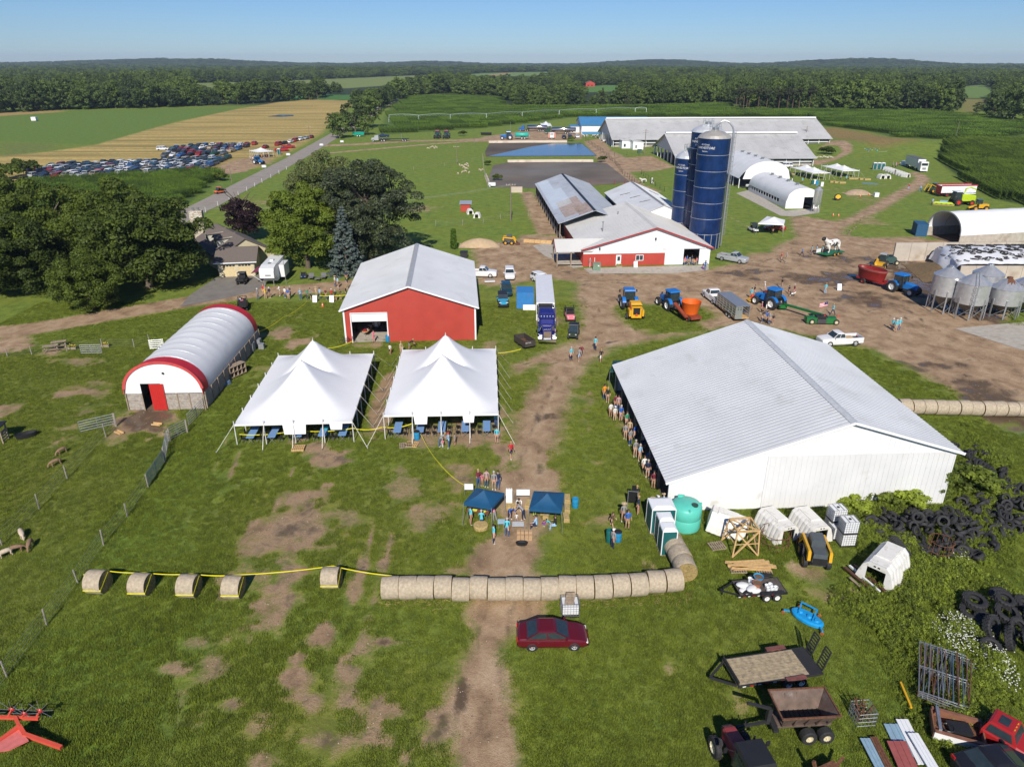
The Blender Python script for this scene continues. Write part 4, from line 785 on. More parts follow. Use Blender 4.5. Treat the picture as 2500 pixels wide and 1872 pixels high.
m.build('door_ribs',brightred,dr)
rim=MB();N=24
for i in range(N):
 pa,pb_=[(4.16-4.24*math.cos(math.pi*k/N),-.14,2.0+3.62*math.sin(math.pi*k/N)**.92)for k in(i,i+1)];rim.bar(pa,pb_,.06,.3)
rim.build('red_rim',mat('faded_red_rim',(.55,.07,.07),.5),HK);MB().box((4.16,10.1,.02),(8,20,.03)).build('floor',soilm,HK);MB().ball((4.5,-.2,4.4),.12).build('lamp',black,HK)
HP=hoop('hoop_barn','long narrow white hoop barn with windowed side and feed bin at its end',(71.11,189.87,.038),8.8,28.24,1.93,5.29,fabric,greywood,9,door=[(4.6,7.3,0,2.9)],wallh=False)
gwall(MB(),[(0,1.93),(28.2,1.93)],-.07,.07,[(.8+i*2.0+4,2.4+i*2.0+4,.9,1.75)for i in range(12)],'x').build('side_wall',oldwall,HP);gwall(MB(),[(0,1.93),(28.2,1.93)],8.73,8.87,axis='x').build('side_wall',oldwall,HP)
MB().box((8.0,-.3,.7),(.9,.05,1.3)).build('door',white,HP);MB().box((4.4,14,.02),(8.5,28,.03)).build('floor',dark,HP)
for k in range(4):MB().cyl((4.4,5+k*6,5.2),(4.4,5+k*6,5.7),.35,n=8).cyl((4.4,5+k*6,5.7),(4.4,5+k*6,5.8),.6,n=8).build('roof_vent',mat('vent_grey',(.3,.31,.32),.5,.5),HP)
HQ=hoop('hoop_barn','wide white hoop barn with flared open front beside the silos',(69.5,223.3,.05),14.4,26.0,2.8,7.84,fabric,greywood,7,closed=(2.6,0),flare=1.2,wallh=False)
for x in(-1.0,15.2):
 for k in range(6):MB().box((x,k*5.2,1.35),(.2,.2,2.7)).build('post',white,HQ)
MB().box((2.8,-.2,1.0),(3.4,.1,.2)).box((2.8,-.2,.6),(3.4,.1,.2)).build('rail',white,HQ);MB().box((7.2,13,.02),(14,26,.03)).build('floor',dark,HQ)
for k in range(4):MB().cyl((7.2,5+k*6,7.7),(7.2,5+k*6,8.2),.4,n=8).cyl((7.2,5+k*6,8.2),(7.2,5+k*6,8.3),.7,n=8).build('roof_vent',mat('vent_grey',(.3,.31,.32),.5,.5),HQ)
HR=hoop('hoop_shed','open-ended white hoop shed on concrete walls at the right edge',(91.2,158.3,-1.354),9.2,34,1.9,6.0,bfabric,concrete,8,closed=(0,True))
m=MB();N=24
for i in range(N):
 pa,pb_=[(4.6-4.72*math.cos(math.pi*k/N),-.16,1.9+4.16*math.sin(math.pi*k/N)**.92)for k in(i,i+1)];m.bar(pa,pb_,.1,.22)
m.build('end_arch',steel,HR);MB().box((4.6,17,.02),(9,34,.03)).build('floor',soilm,HR)
m=MB().box((4.6,20,1.4),(9,6,2.8),taper=.7);m.build('stored_feed',mat('brown_feed',(.16,.10,.06),.95,bump=.4),HR)
# house
p0,p1=gp(536,677),gp(625,673);ga=math.atan2(p1.y-p0.y,p1.x-p0.x);gw=(p1-p0).length
HS=thing('farmhouse','brown-shingled house with two dormers, stone chimney and double garage','house',p0,ga)
gd=7.6;rz_=max(4.2,zt(p0.x,p0.y+gd/2,603.5));ez=2.7
gwall(MB(),[(0,ez),(gw,ez)],0,.15,[(gw*.13,gw*.47,0,2.2),(gw*.55,gw*.9,0,2.2)]).build('wall',cream,HS);gwall(MB(),[(0,ez),(gd,ez)],gw-.15,gw,axis='x').build('wall',cream,HS)
for a,b in((.13,.47),(.55,.9)):
 gdr=MB().box((gw*(a+b)/2,.06,1.1),(gw*(b-a),.06,2.2)).build('garage_door',mat('tan_door',(.60,.49,.28),.6),HS)
 for k in range(4):MB().box((gw*(a+(b-a)*(k+.5)/4),.02,1.95),(gw*(b-a)/5.2,.03,.22)).build('pane',glass,gdr)
roofp(MB(),(-.6,-.5,ez-.1),(gw+.5,-.5,ez-.1),(gw+.5,gd/2,rz_),(-.6,gd/2,rz_),.3,.12,0).build('garage_roof',shingle,HS);roofp(MB(),(gw+.5,gd+.5,ez-.1),(-.6,gd+.5,ez-.1),(-.6,gd/2,rz_),(gw+.5,gd/2,rz_),.3,.12,0).build('garage_roof',shingle,HS)
MB().prism([(0,ez),(gd,ez),(gd/2,rz_-.1)],gw-.15,gw,'x').build('gable_wall',cream,HS);MB().bar((-.6,-.52,ez-.12),(gw+.5,-.52,ez-.12),.06,.18).build('fascia',white,HS)
Mi=Matrix.Rotation(-ga,3,'Z')
def hl(v):return Mi@(Vector(v)-p0)
RZ=5.6;a=hl(gp(527,545,RZ));b=hl(gp(597,582,RZ));ax=(b-a).normalized();nn=Vector((ax.y,-ax.x,0));nn=nn if nn.y<0 else-nn;HWd=5.4;EZ=2.6
ea,eb=a+nn*HWd,b+nn*HWd;ea.z=eb.z=EZ;fa,fb=a-nn*HWd,b-nn*HWd;fa.z=fb.z=EZ
roofp(MB(),ea,eb,b,a,.4,.14,0).build('main_roof',shingle,HS);roofp(MB(),fb,fa,a,b,.4,.14,0).build('main_roof',shingle,HS)
for q,e1,e2 in((a,ea,fa),(b,eb,fb)):
 s1=e1+(q-e1)*.06;s2=e2+(q-e2)*.06;dn=ax*(.3 if q is a else-.3)
 MB().add([(s1+dn).xy.to_3d(),(s2+dn).xy.to_3d(),Vector((*(s2+dn).xy,EZ)),Vector((*(q+dn).xy,RZ-.2)),Vector((*(s1+dn).xy,EZ))],[(0,1,2,3,4)]).build('wall',cream,HS)
for q1,q2 in((ea,eb),(fa,fb)):
 s1=q1.lerp(a,.07)if q1 is ea else q1.lerp(a,.07);s2=q2.lerp(b,.07);MB().add([s1.xy.to_3d(),s2.xy.to_3d(),Vector((*s2.xy,EZ)),Vector((*s1.xy,EZ))],[(0,1,2,3)]).build('wall',cream,HS)
L_=(b-a).length
for k in(.34,.66):
 c=a.lerp(b,k)+nn*3.6;cz=RZ-(RZ-EZ)*3.6/HWd;dw=1.1
 q=lambda s,t_,z:c+ax*s+nn*t_+Vector((0,0,z-c.z))
 dm=MB().add([q(-dw,0,cz),q(dw,0,cz),q(dw,0,cz+1.5),q(0,0,cz+2.1),q(-dw,0,cz+1.5)],[(0,1,2,3,4)]).add([q(-dw,0,cz),q(-dw,0,cz+1.5),q(-dw,-3.0,cz+1.62)],[(0,1,2)]).add([q(dw,0,cz),q(dw,0,cz+1.5),q(dw,-3.0,cz+1.62)],[(0,1,2)]).build('dormer',palewin,HS)
 roofp(MB(),q(-dw-.2,.3,cz+1.4),q(-dw-.2,-2.9,cz+1.4),q(0,-3.9,cz+2.15),q(0,.3,cz+2.15),.3,.08,0).build('roof',shingle,dm);roofp(MB(),q(dw+.2,-2.9,cz+1.4),q(dw+.2,.3,cz+1.4),q(0,.3,cz+2.15),q(0,-3.9,cz+2.15),.3,.08,0).build('roof',shingle,dm)
 m=MB();wc=q(0,.05,cz+.85);m.bar(wc-Vector((0,0,.45)),wc+Vector((0,0,.45)),1.2,.04,nn);m.build('window',glass,dm)
cp_=hl(gp(491,596));m=MB();ch=6.9
m.box((cp_.x,cp_.y+.3,ch/2),(2.5,1.5,ch));chim=m.build('chimney',stonew,HS)
for i in range(2):MB().cyl((cp_.x-.5+i,cp_.y+.3,ch),(cp_.x-.5+i,cp_.y+.3,ch+.6),.2,n=8).build('flue',steel,chim)
sm_=stonew.copy();stones=MB().ball((0,0,0),.2,7,5,(1.2,.5,.9)).mesh('stone',stonew,True);palest=MB().ball((0,0,0),.2,7,5,(1.2,.5,.9)).mesh('stone',mat('pale_stone',(.6,.56,.48),.9,var=.3,scale=3),True)
for i in range(7):
 for j in range(12):put('stone',rnd.choice([stones,palest]),chim,(cp_.x-1.1+i*.36+rnd.uniform(-.06,.06),cp_.y-.47,ch-.25-j*.34+rnd.uniform(-.05,.05)),(0,0,0),rnd.uniform(.7,1.05))
 # silos
silob=mat('silo_blue',(.004,.024,.10),.25,.0,.3,.7,spec=.5);silodome=mat('silo_dome',(.62,.64,.66),.35,.3,.08,1);silodome2=mat('silo_dome_aged',(.42,.40,.37),.5,.3,.15,1,dirt=((.3,.28,.25),.3,2));seam=mat('silo_seam',(.45,.47,.50),.4,.5)
def text_obj(txt,size,m,parent,loc,rot,name='lettering',bend=None,shear=0.0):
 cu=bpy.data.curves.new('t','FONT');cu.body=txt;cu.size=size;cu.align_x='CENTER';cu.shear=shear;cu.extrude=.004;cu.resolution_u=2
 to=bpy.data.objects.new('t',cu);COL.objects.link(to);dg=bpy.context.evaluated_depsgraph_get();me=bpy.data.meshes.new_from_object(to.evaluated_get(dg));bpy.data.objects.remove(to)
 if bend:
  r,a0=bend
  for v in me.vertices:k=a0+v.co.x/r;x,y,z=r*math.sin(k),-r*math.cos(k),v.co.y;v.co=(x,y+v.co.z,z)
  rot=(0,0,0)
 me.materials.clear();me.materials.append(m);me.name=name;return put(name,me,parent,loc,rot)
lett=mat('white_lettering',(.75,.76,.78),.5)
def silo(label,base,r,h,dome,dm,rings,ladder=False):
 t=thing('silo',label,'silo',base);MB().lathe([(r,0),(r,h)],40).build('shell',silob,t,True)
 MB().lathe([(r+.12,h-.02),(r*.93,h+dome*.35),(r*.6,h+dome*.75),(.55,h+dome)],24).build('dome',dm,t)
 for i in range(12):k=2*math.pi*i/12;MB().bar((math.cos(k)*r,math.sin(k)*r,h+.1),(math.cos(k)*.6,math.sin(k)*.6,h+dome+.06),.09,.07).build('dome_rib',dm,t)
 MB().lathe([(0,h+dome+.5),(.6,h+dome+.45),(.6,h+dome-.1)],12).build('hatch',steel,t)
 for i in range(1,rings):MB().lathe([(r+.012,h*i/rings-.05),(r+.05,h*i/rings),(r+.012,h*i/rings+.05)],40).build('seam_ring',seam,t,True)
 m=MB()
 for i in range(28):k=2*math.pi*i/28;m.box((math.cos(k)*(r+.012),math.sin(k)*(r+.012),h/2),(.03,.035,h-.1),k)
 m.build('sheet_joint',silob,t)
 m=MB()
 for i in range(14):k=2*math.pi*i/14;m.box((math.cos(k)*(r+.05),math.sin(k)*(r+.05),1.6),(.08,.12,3.2),k)
 m.build('base_stiffeners',seam,t)
 hp=h-h/rings*.62;a0=-.78
 text_obj('A.O.Smith',.42,lett,t,(0,0,hp+.66),None,bend=(r+.09,a0));text_obj('HARVESTORE',.62,lett,t,(0,0,hp),None,bend=(r+.09,a0),shear=.25);text_obj('System',.4,lett,t,(0,0,hp-.55),None,bend=(r+.09,a0))
 m=MB()
 for i in range(10):
  k=2*math.pi*i/10;m.bar((math.cos(k)*1.1,math.sin(k)*1.1,h+dome*.92),(math.cos(k)*1.1,math.sin(k)*1.1,h+dome+1.1),.05);k2=2*math.pi*(i+1)/10
  for zz in(.6,1.1):m.bar((math.cos(k)*1.1,math.sin(k)*1.1,h+dome+zz),(math.cos(k2)*1.1,math.sin(k2)*1.1,h+dome+zz),.04)
 m.build('top_railing',steel,t)
 if ladder:
  m=MB();x0=r+.35
  for y in(-.25,.25):m.bar((x0,y,.5),(x0,y,h+1.2),.06)
  z=.8
  while z<h+1:m.bar((x0,-.25,z),(x0,.25,z),.04);z+=.4
  m.build('ladder',steel,t);m=MB();z=2.5
  while z<h+1.4:
   m.tube([(x0,-.4,z),(x0+.55,-.35,z),(x0+.75,0,z),(x0+.55,.35,z),(x0,.4,z)],.025,4);z+=.9
  for y,xx in((-.35,.55),(0,.75),(.35,.55)):m.bar((x0+xx,y,2.5),(x0+xx,y,h+1.4),.035)
  m.build('ladder_cage',steel,t)
  m=MB();N=14;m.tube([(r+.3,-.9,z_)for z_ in np.linspace(.5,h+.5,8)]+[(r*.5+(r*.5+.3)*math.cos(math.pi*i/N),-.9+.9*i/N,h+.5+2.6*math.sin(math.pi*i/N))for i in range(N+1)],.16,8);m.build('fill_pipe',steel,t)
 return t
q=gp(1729,611);r1=3.1;s1=(q.x-.35,q.y+r1);h1=zt(s1[0],s1[1]-r1,340)
SB=silo('largest blue silo in front with caged ladder and fill pipe',(s1[0],s1[1],0),r1,h1,1.4,silodome2,7,True)
q2=(s1[0]+.2,s1[1]+6.6);h2=zt(q2[0],q2[1]-r1,325);silo('blue silo with white dome standing behind the largest one',(q2[0],q2[1],0),r1,h2,1.4,silodome,7)
q3=(s1[0]-2.3,s1[1]+10.0);h3=zt(q3[0],q3[1]-2.6,389);silo('shortest blue silo at the left of the three',(q3[0],q3[1],0),2.6,h3,1.5,silodome,5)
# grain bins on legs
galv=mat('bin_galvanised',(.58,.59,.60),.34,.6,.1,2.0,dirt=((.5,.52,.54),.2,.8));galvd=mat('bin_hopper',(.20,.205,.21),.5,.6,.15,2)
def bin_(label,px,r,zc0,apex,rusty=False,ladder=False,extra=0.0):
 p=gp(*px);t=thing('grain_bin',label,'grain bin',p);za=max(zc0+2.5,zt(p.x,p.y,apex));cone=r*.62;zw=za-cone
 MB().lathe([(r,zc0),(r,zw)],32).build('shell',galv,t,True);MB().lathe([(r+.08,zw-.02),(.35,za-.1),(0,za)],16).build('cone_roof',galv,t)
 m=MB();z=zc0+.75
 while z<zw-.2:m.lathe([(r+.004,z-.02),(r+.025,z),(r+.004,z+.02)],32);z+=.8
 m.build('corrugation',galv,t,True)
 MB().lathe([(r,zc0),(.3,.7),(.3,.45),(0,.45)],24).build('hopper',galvd,t,True);MB().lathe([(.4,za-.2),(.4,za+.12),(0,za+.14)],10).build('lid',rust if rusty else steel,t)
 if rusty:
  for k in(4.2,4.6,5.0):MB().bar((math.cos(k)*.4,math.sin(k)*.4,za-.12),(math.cos(k)*r*.6,math.sin(k)*r*.6,zw+cone*.42),.5,.02).build('rust_patch',rust,t)
 for i in range(8):
  k=2*math.pi*(i+.5)/8;k2=2*math.pi*(i+1.5)/8;MB().box((math.cos(k)*(r+.05),math.sin(k)*(r+.05),(zc0+.9)/2),(.12,.18,zc0+.9),k).build('leg',steel,t)
  MB().bar((math.cos(k)*r,math.sin(k)*r,.15),(math.cos(k2)*r,math.sin(k2)*r,zc0*.8),.06).build('brace',steel,t)
 if ladder:
  m=MB()
  for s_ in(-.22,.22):m.bar((-.9+s_,-r-.1,.3),(-.9+s_,-r-.1,zw),.05).bar((-.9+s_,-r-.1,zw),(s_*.8,-.4,za+.1),.05)
  z=.5
  while z<zw:m.bar((-1.12,-r-.1,z),(-.68,-r-.1,z),.035);z+=.35
  m.build('ladder',steel,t);m=MB();z=zc0+.8
  while z<zw:m.tube([(-1.25,-r-.1,z),(-1.2,-r-.6,z),(-.9,-r-.75,z),(-.6,-r-.6,z),(-.55,-r-.1,z)],.02,4);z+=.7
  m.build('ladder_cage',steel,t)
 return t
bin_('tall grey grain bin at the left end of the group',(2297,757),2.1,2.6,650)
bin_('shiny grain bin with a caged ladder on its front',(2357,772),2.25,2.3,666,ladder=True)
bin_('grain bin standing behind, against the silage wall',(2392,748),2.15,2.3,646)
bin_('grain bin with a rusty patch on its cone',(2440,769),2.3,2.0,678,True)
bin_('grain bin cut by the right edge',(2500,765),2.3,2.2,668)
p=gp(1990,519);t=thing('feed_bin','slim galvanised feed bin on legs at the end of the narrow hoop barn','feed bin',p);MB().lathe([(.25,1.4),(1.0,2.6),(1.0,5.6),(.2,6.4),(0,6.4)],18).build('shell',galv,t,True)
for i in range(4):k=math.pi/4+i*math.pi/2;MB().bar((math.cos(k),math.sin(k),0),(math.cos(k),math.sin(k),3.0),.09).build('leg',steel,t)
m=MB()
for i in range(16):m.bar((-.2,-1.1,.3+i*.35),(.2,-1.1,.3+i*.35),.04)
m.bar((-.2,-1.1,0),(-.2,-1.1,5.6),.05).bar((.2,-1.1,0),(.2,-1.1,5.6),.05).build('ladder',steel,t)
# silage bunker with tyres on its cover
wallc=mat('bunker_concrete',(.47,.42,.355),.85,var=.1,scale=.6,dirt=((.32,.24,.17),.3,.35))
def pxz(x,y,z):return gp(x,y,z)
BH=3.0
a,b=gp(2178,652),gp(2520,640);a2=gp(2380,660)
bk=thing('bunker_wall','long concrete bunker wall with rounded feed stains at the yard end','wall',gp(2178,637))
def wallrun(t,p,q,h,th,npan):
 o=t.location
 for i in range(npan):
  s,e=p.lerp(q,i/npan),p.lerp(q,(i+.985)/npan);MB().bar(s-o+Vector((0,0,h/2)),e-o+Vector((0,0,h/2)),th,h).build('panel',wallc,t)
q1,q2=gp(2178,637),gp(2520,634);wallrun(bk,q1,q2,3.5,.35,9)
bw=thing('bunker_wall','pale concrete bunker wall behind the grain bins','wall',gp(2335,692));wallrun(bw,gp(2335,692),gp(2560,692),3.1,.35,6)
tarp=mat('white_silage_tarp',(.74,.75,.77),.45,var=.04,scale=.8,bump=.25)
cA,cB,cC,cD=gp(2262,641),gp(2540,639),gp(2560,688),gp(2318,688)
def pile(u,v):
 p=(cD.lerp(cC,u)).lerp(cA.lerp(cB,u),v);z=2.7+1.5*math.sin(math.pi*(.06+.88*v))**.7*min(1,.35+u*5)+.08*mnoise.noise(Vector((u*14,v*6,1)))
 if u<.06:z*=.25+.75*(u/.06)**.5
 return(p.x+.5*math.sin(v*9)*(1 if u<.05 else 0),p.y,z)
SP_=tag(MB().grid(pile,60,22).build('silage_cover',tarp,None,True),'white plastic cover weighted with tyres over the silage pile','tarp')
def ragged(u,v):
 p0_=Vector(pile(0,v*.8));d=Vector((-1.6-.8*math.sin(v*7)-.5*math.sin(v*19),-.4,0))*u;return(p0_.x+d.x,p0_.y+d.y-u*.6,max(.05,p0_.z*(1-u)+.22*math.sin(v*40)*u*(1-u)*2+.1*u))
MB().grid(ragged,8,60).build('loose_end',tarp,SP_,True)
fm=MB().grid(lambda u,v:(*(gp(2236,646).lerp(gp(2290,690),v)+Vector((4.5*u-2.5,0,0))).xy,max(.02,1.5*u*math.sin(math.pi*(.1+.8*v))+.15*mnoise.noise(Vector((u*5,v*9,0))))),10,16)
tag(fm.build('loose_silage',mat('brown_silage',(.17,.115,.055),.95,var=.3,scale=3,bump=.6),None,True),'heap of loose brown silage at the open face of the bunker','silage')
# ---------------------------------------------------------------- vehicles (forward is +X)
def paintm(name,col,rough=.25):return mat('paint_'+name,col,rough,.0,.04,1.5,spec=.6)
PC=dict(maroon=paintm('maroon',(.11,.008,.014),.15),white=paintm('white',(.74,.74,.75)),silver=paintm('silver',(.36,.38,.40)),black=paintm('black',(.016,.016,.02)),navy=paintm('navy',(.015,.03,.09)),red=paintm('red',(.36,.02,.02)),jeep=paintm('sky_blue',(.04,.34,.58)),grey=paintm('grey',(.12,.13,.14)),blue=paintm('blue',(.03,.12,.36)),green=paintm('dark_green',(.02,.07,.04)),tan=paintm('tan',(.35,.29,.2)),teal=paintm('deep_teal',(.012,.05,.075)),pink=paintm('pink',(.75,.22,.27)),dkred=paintm('dark_red',(.20,.015,.02)),orange=paintm('orange',(.62,.12,.012)))
tblue=mat('tractor_blue',(.015,.16,.50),.35,var=.06);jdgreen=mat('implement_green',(.012,.14,.03),.4,var=.08);yel=mat('machine_yellow',(.66,.36,.015),.45,var=.08);orangem=mat('tub_orange',(.72,.13,.012),.45,var=.06);redm=mat('machine_red',(.30,.02,.018),.5,var=.12,dirt=((.13,.05,.03),.25,1.5));limem=mat('lime_paint',(.42,.55,.02),.4);cream_rim=mat('cream_rim',(.62,.56,.38),.5);whiterim=mat('white_rim',(.7,.7,.68),.4);alu=mat('aluminium',(.58,.59,.60),.35,.7,.06,2)
def wheel_mesh(r,w,rimm,lug=0,rf=.58):
 t=MB().lathe([(r*rf,-w/2),(r*.9,-w/2),(r,-w*.36),(r,w*.36),(r*.9,w/2),(r*rf,w/2),(r*rf,-w/2)],20,axis='y')
 for i in range(lug):
  for s in(-1,1):
   k=2*math.pi*(i+(.5 if s>0 else 0))/lug;k2=k+.16;a=Vector((math.cos(k)*r*1.0,s*w*.45,math.sin(k)*r*1.0));b=Vector((math.cos(k2)*r*1.02,0,math.sin(k2)*r*1.02));t.bar(a,b,r*.09,r*.07,Vector((math.cos(k),0,math.sin(k))))
 rm=MB().lathe([(0,w*.18),(r*.2,w*.22),(r*rf*.8,w*.1),(r*rf,w*.42),(r*rf*1.02,w*.5)],14,axis='y').lathe([(0,-w*.18),(r*.2,-w*.22),(r*rf*.8,-w*.1),(r*rf,-w*.42),(r*rf*1.02,-w*.5)],14,axis='y')
 for i in range(5):
  for s in(-1,1):k=2*math.pi*i/5;rm.bar((0,s*w*.25,0),(math.cos(k)*r*rf*.9,s*w*.36,math.sin(k)*r*rf*.9),r*.1,.02,(0,1,0))
 return t.mesh('tyre',rubber,False),rm.mesh('rim',rimm)
WC={}
def wheel(parent,p,r,w,rimm=chrome,lug=0,rf=.58):
 k=(r,w,rimm.name,lug,rf)
 if k not in WC:WC[k]=wheel_mesh(r,w,rimm,lug,rf)
 o=put('wheel',WC[k][0],parent,p);put('rim',WC[k][1],o);return o
CAR=dict(sedan=dict(L=4.75,W=.91,H=1.46,wb=.575,r=.33,zb=.95,st=[(-1,.62,.76),(-.97,.86,.88),(-.9,.97,.94),(-.62,1.0,1),(0,.98,1),(.45,.96,1),(.72,.86,.97),(.86,.76,.93),(.95,.64,.84),(1,.48,.68)],gb=(-.74,.46),gr=(-.40,.06),wt=.76,nw=2),suv=dict(L=4.7,W=.93,H=1.70,wb=.58,r=.36,zb=1.05,st=[(-1,.75,.84),(-.98,1.02,.93),(-.5,1.08,1),(.3,1.05,1),(.55,1.03,1),(.88,.93,.95),(.97,.8,.88),(1,.6,.8)],gb=(-.96,.52),gr=(-.80,.18),wt=.80,nw=3),van=dict(L=5.0,W=.97,H=1.75,wb=.60,r=.33,zb=1.0,st=[(-1,.7,.88),(-.98,1.0,.95),(0,1.02,1),(.6,.98,1),(.92,.78,.93),(1,.55,.82)],gb=(-.97,.72),gr=(-.88,.34),wt=.82,nw=3),pickup=dict(L=5.8,W=.99,H=1.88,wb=.62,r=.40,zb=1.18,st=[(-1,.75,.96),(-.1,.75,1),(-.09,1.16,1),(.5,1.18,1),(.93,1.08,.96),(.99,.95,.92),(1,.62,.88)],gb=(-.10,.50),gr=(-.04,.26),wt=.80,nw=2),jeep=dict(L=4.0,W=.80,H=1.80,wb=.60,r=.38,zb=1.08,st=[(-1,.6,1),(-.98,1.05,1),(.2,1.06,1),(.22,1.04,.72),(.93,.98,.62),(.95,.6,.62)],gb=(-.97,.2),gr=(-.92,.12),wt=.9,nw=2))
def car_mbs(kind):
 c=CAR[kind];h=c['L']/2;W=c['W'];zb=c['zb'];bd,gl,tr,lf,lr=MB(),MB(),MB(),MB(),MB();secs=[]
 for t,z,f in c['st']:
  x=t*h;w=W*f;lo=.24+(.1 if abs(t)>.95 else 0);secs.append([(x,-w*.9,lo),(x,-w,lo+.16),(x,-w*.99,z-.14),(x,-w*.90,z-.02),(x,0,z+.03),(x,w*.90,z-.02),(x,w*.99,z-.14),(x,w,lo+.16),(x,w*.9,lo)])
 bd.loft(secs)
 if kind=='pickup':
  for s in(-1,1):bd.box((-.54*h,s*W*.93,.96),(.9*h,.12,.44))
  bd.box((-.985*h,0,.96),(.07,W*1.86,.44));tr.box((-.54*h,0,.765),(.88*h,W*1.72,.03))
 if kind=='jeep':
  for s in(-1,1):tr.box((.62*h,s*W*.86,.82),(.62*h,.3,.08));tr.box((-.6*h,s*W*1.06,.82),(.55*h,.16,.08))
  tr.box((1.0*h,0,.55),(.18,W*1.9,.2));tr.cyl((-1.02*h,0,.95),(-1.1*h,0,.95),.36,n=14)
 x0,x1,a0,a1=c['gb'][0]*h,c['gb'][1]*h,c['gr'][0]*h,c['gr'][1]*h;wb,wt=W*.92,W*c['wt'];H=c['H']
 B=[(x0,-wb,zb),(x1,-wb,zb),(x1,wb,zb),(x0,wb,zb)];T=[(a0,-wt,H-.07),(a1,-wt,H-.07),(a1,wt,H-.07),(a0,wt,H-.07)];T2=[(a0+.12,-wt+.14,H),(a1-.12,-wt+.14,H),(a1-.12,wt-.14,H),(a0+.12,wt-.14,H)]
 (tr if kind=='jeep' else bd).loft([B,T,T2])
 def pane(p,n=1,m=.07):
  p=[Vector(q)for q in p];nn=(p[1]-p[0]).cross(p[3]-p[0]).normalized();ctr=sum(p,Vector())/4
  if nn.dot(ctr-Vector((ctr.x*.6,0,zb)))<0:nn=-nn
  for i in range(n):
   s,e=(i+m*.7)/n,(i+1-m*.7)/n;f=lambda u,v:(p[0].lerp(p[1],u)).lerp(p[3].lerp(p[2],u),v)+nn*.014
   gl.add([f(s,.1),f(e,.1),f(e,.9),f(s,.9)],[(0,1,2,3)])
 pane([B[1],B[2],T[2],T[1]]);pane([B[3],B[0],T[0],T[3]]);pane([B[0],B[1],T[1],T[0]],c['nw']);pane([B[2],B[3],T[3],T[2]],c['nw'])
 tr.box((h*.93,0,.36),(.3,W*1.5,.2)).box((-h*.95,0,.38),(.2,W*1.5,.2)).box((0,0,.24),(1.7*h,W*1.7,.1));hw=c['wb']*h
 for s in(-1,1):
  for x in(-hw,hw):tr.cyl((x,s*W*.80,c['r']),(x,s*W*.95,c['r']),c['r']*1.18,n=16)
  bd.box((x1-.25,s*W*1.08,zb+.06),(.12,.2,.14));zf=c['st'][-2][1]
  lf.box((h*.93,s*W*.66,zf-.05),(.13,.34,.1));lr.box((-h*.975,s*W*.70,.82),(.07,.28,.18))
 return dict(body=bd,window_glass=gl,trim=tr,headlight=lf,tail_light=lr)
CM={}
def car(label,kind,col,loc,rz,group=None,name=None,rimm=None,glassm=glass):
 if kind not in CM:
  d=car_mbs(kind);sl=dict(body=PC['white'],window_glass=glass,trim=black,headlight=lampw,tail_light=lampr);CM[kind]={k:v.mesh('car_'+k,sl[k],k=='body')for k,v in d.items()}
 c=CAR[kind];t=thing(name or{'sedan':'sedan_car','suv':'suv_car','van':'minivan','pickup':'pickup_truck','jeep':'open_jeep'}[kind],label,{'pickup':'pickup','van':'minivan','jeep':'jeep'}.get(kind,'car'),loc,rz,group)
 for k,me in CM[kind].items():
  o=put(k,me,t)
  if k=='body':
   paint(o,PC[col]if isinstance(col,str)else col);md=o.modifiers.new('round','BEVEL');md.width=.09;md.segments=3;md.limit_method='ANGLE';md.angle_limit=R(25)
 for x in(-1,1):
  for s in(-1,1):wheel(t,(x*c['wb']*c['L']/2,s*(c['W']-.1),c['r']),c['r'],.24 if kind!='jeep' else.3,rimm or mat('light_alloy',(.55,.56,.57),.3,.2))
 return t
def heading(a,b,z=0.0):
 a,b=gp(*a,z),gp(*b,z);return math.atan2(b.y-a.y,b.x-a.x)
q=gp(1350,1591);CARM=car('dark maroon sedan parked on the grass in front of the bale row','sedan','maroon',(q.x,q.y+.95,0),R(1))
CARM.children[0].name='body'
MB().bar((-2.0+.2,-.865,.93),(1.05,-.855,.93),.03).bar((-1.0,-.70,1.40),(.2,-.70,1.40),.025).build('window_trim',chrome,CARM)
for x in(-.05,):MB().box((x,-.905,.72),(.18,.04,.04)).box((-.95,-.905,.74),(.18,.04,.04)).build('door_handle',PC['maroon'],CARM)
h=heading((1765.5,637),(1811,645));q=gp(1788,641);car('silver crew-cab pickup parked at the corner of the milking barn','pickup','silver',(q.x+.3,q.y+.9,0),h)
q=gp(2058,846);TRK=car('white extended-cab pickup parked behind the big white shed','pickup','white',(q.x-.2,q.y+.9,0),R(186));
pl=tag(put('pallet_load',MB().box((0,0,.1),(1.1,1.0,.2)).mesh('pl',newwood)),'small wooden pallet in the bed of the white pickup','pallet');pl.location=lw2(TRK,(-1.2,0,.8))
q=gp(1244,677);car('white crossover with black grille facing the camera beside the blue jeep','suv','white',(q.x,q.y,0),R(-88))
q=gp(1182,675);car('white pickup with a roof bar half hidden behind the red barn','pickup','white',(q.x-.6,q.y,0),R(-4))
q=gp(1236,716);car('dark teal crossover parked behind the blue jeep','suv','teal',(q.x,q.y,0),R(-86))
q=gp(1228,744);car('bright blue jeep with black soft top parked on the grass','jeep','jeep',(q.x,q.y,0),R(-86))
q=gp(1300,690);car('white car mostly hidden behind the white semi trailer','suv','white',(q.x+1.5,q.y,0),R(-60))
a,b=gp(1815,790),gp(1727,722);LH=math.atan2(b.y-a.y,b.x-a.x);dv=(b-a).normalized()
car('white crew-cab pickup hitched to the livestock trailer','pickup','white',b-dv*2.6,LH)
LT=thing('livestock_trailer','silver slatted livestock trailer with open rear door','trailer',a+dv*4.2,LH)
MB().box((0,0,.55),(7.0,2.1,.12)).build('floor',newwood,LT);MB().box((0,0,2.45),(7.2,2.2,.08)).build('roof',mat('trailer_roof_grey',(.34,.36,.38),.4,.5,.08),LT)
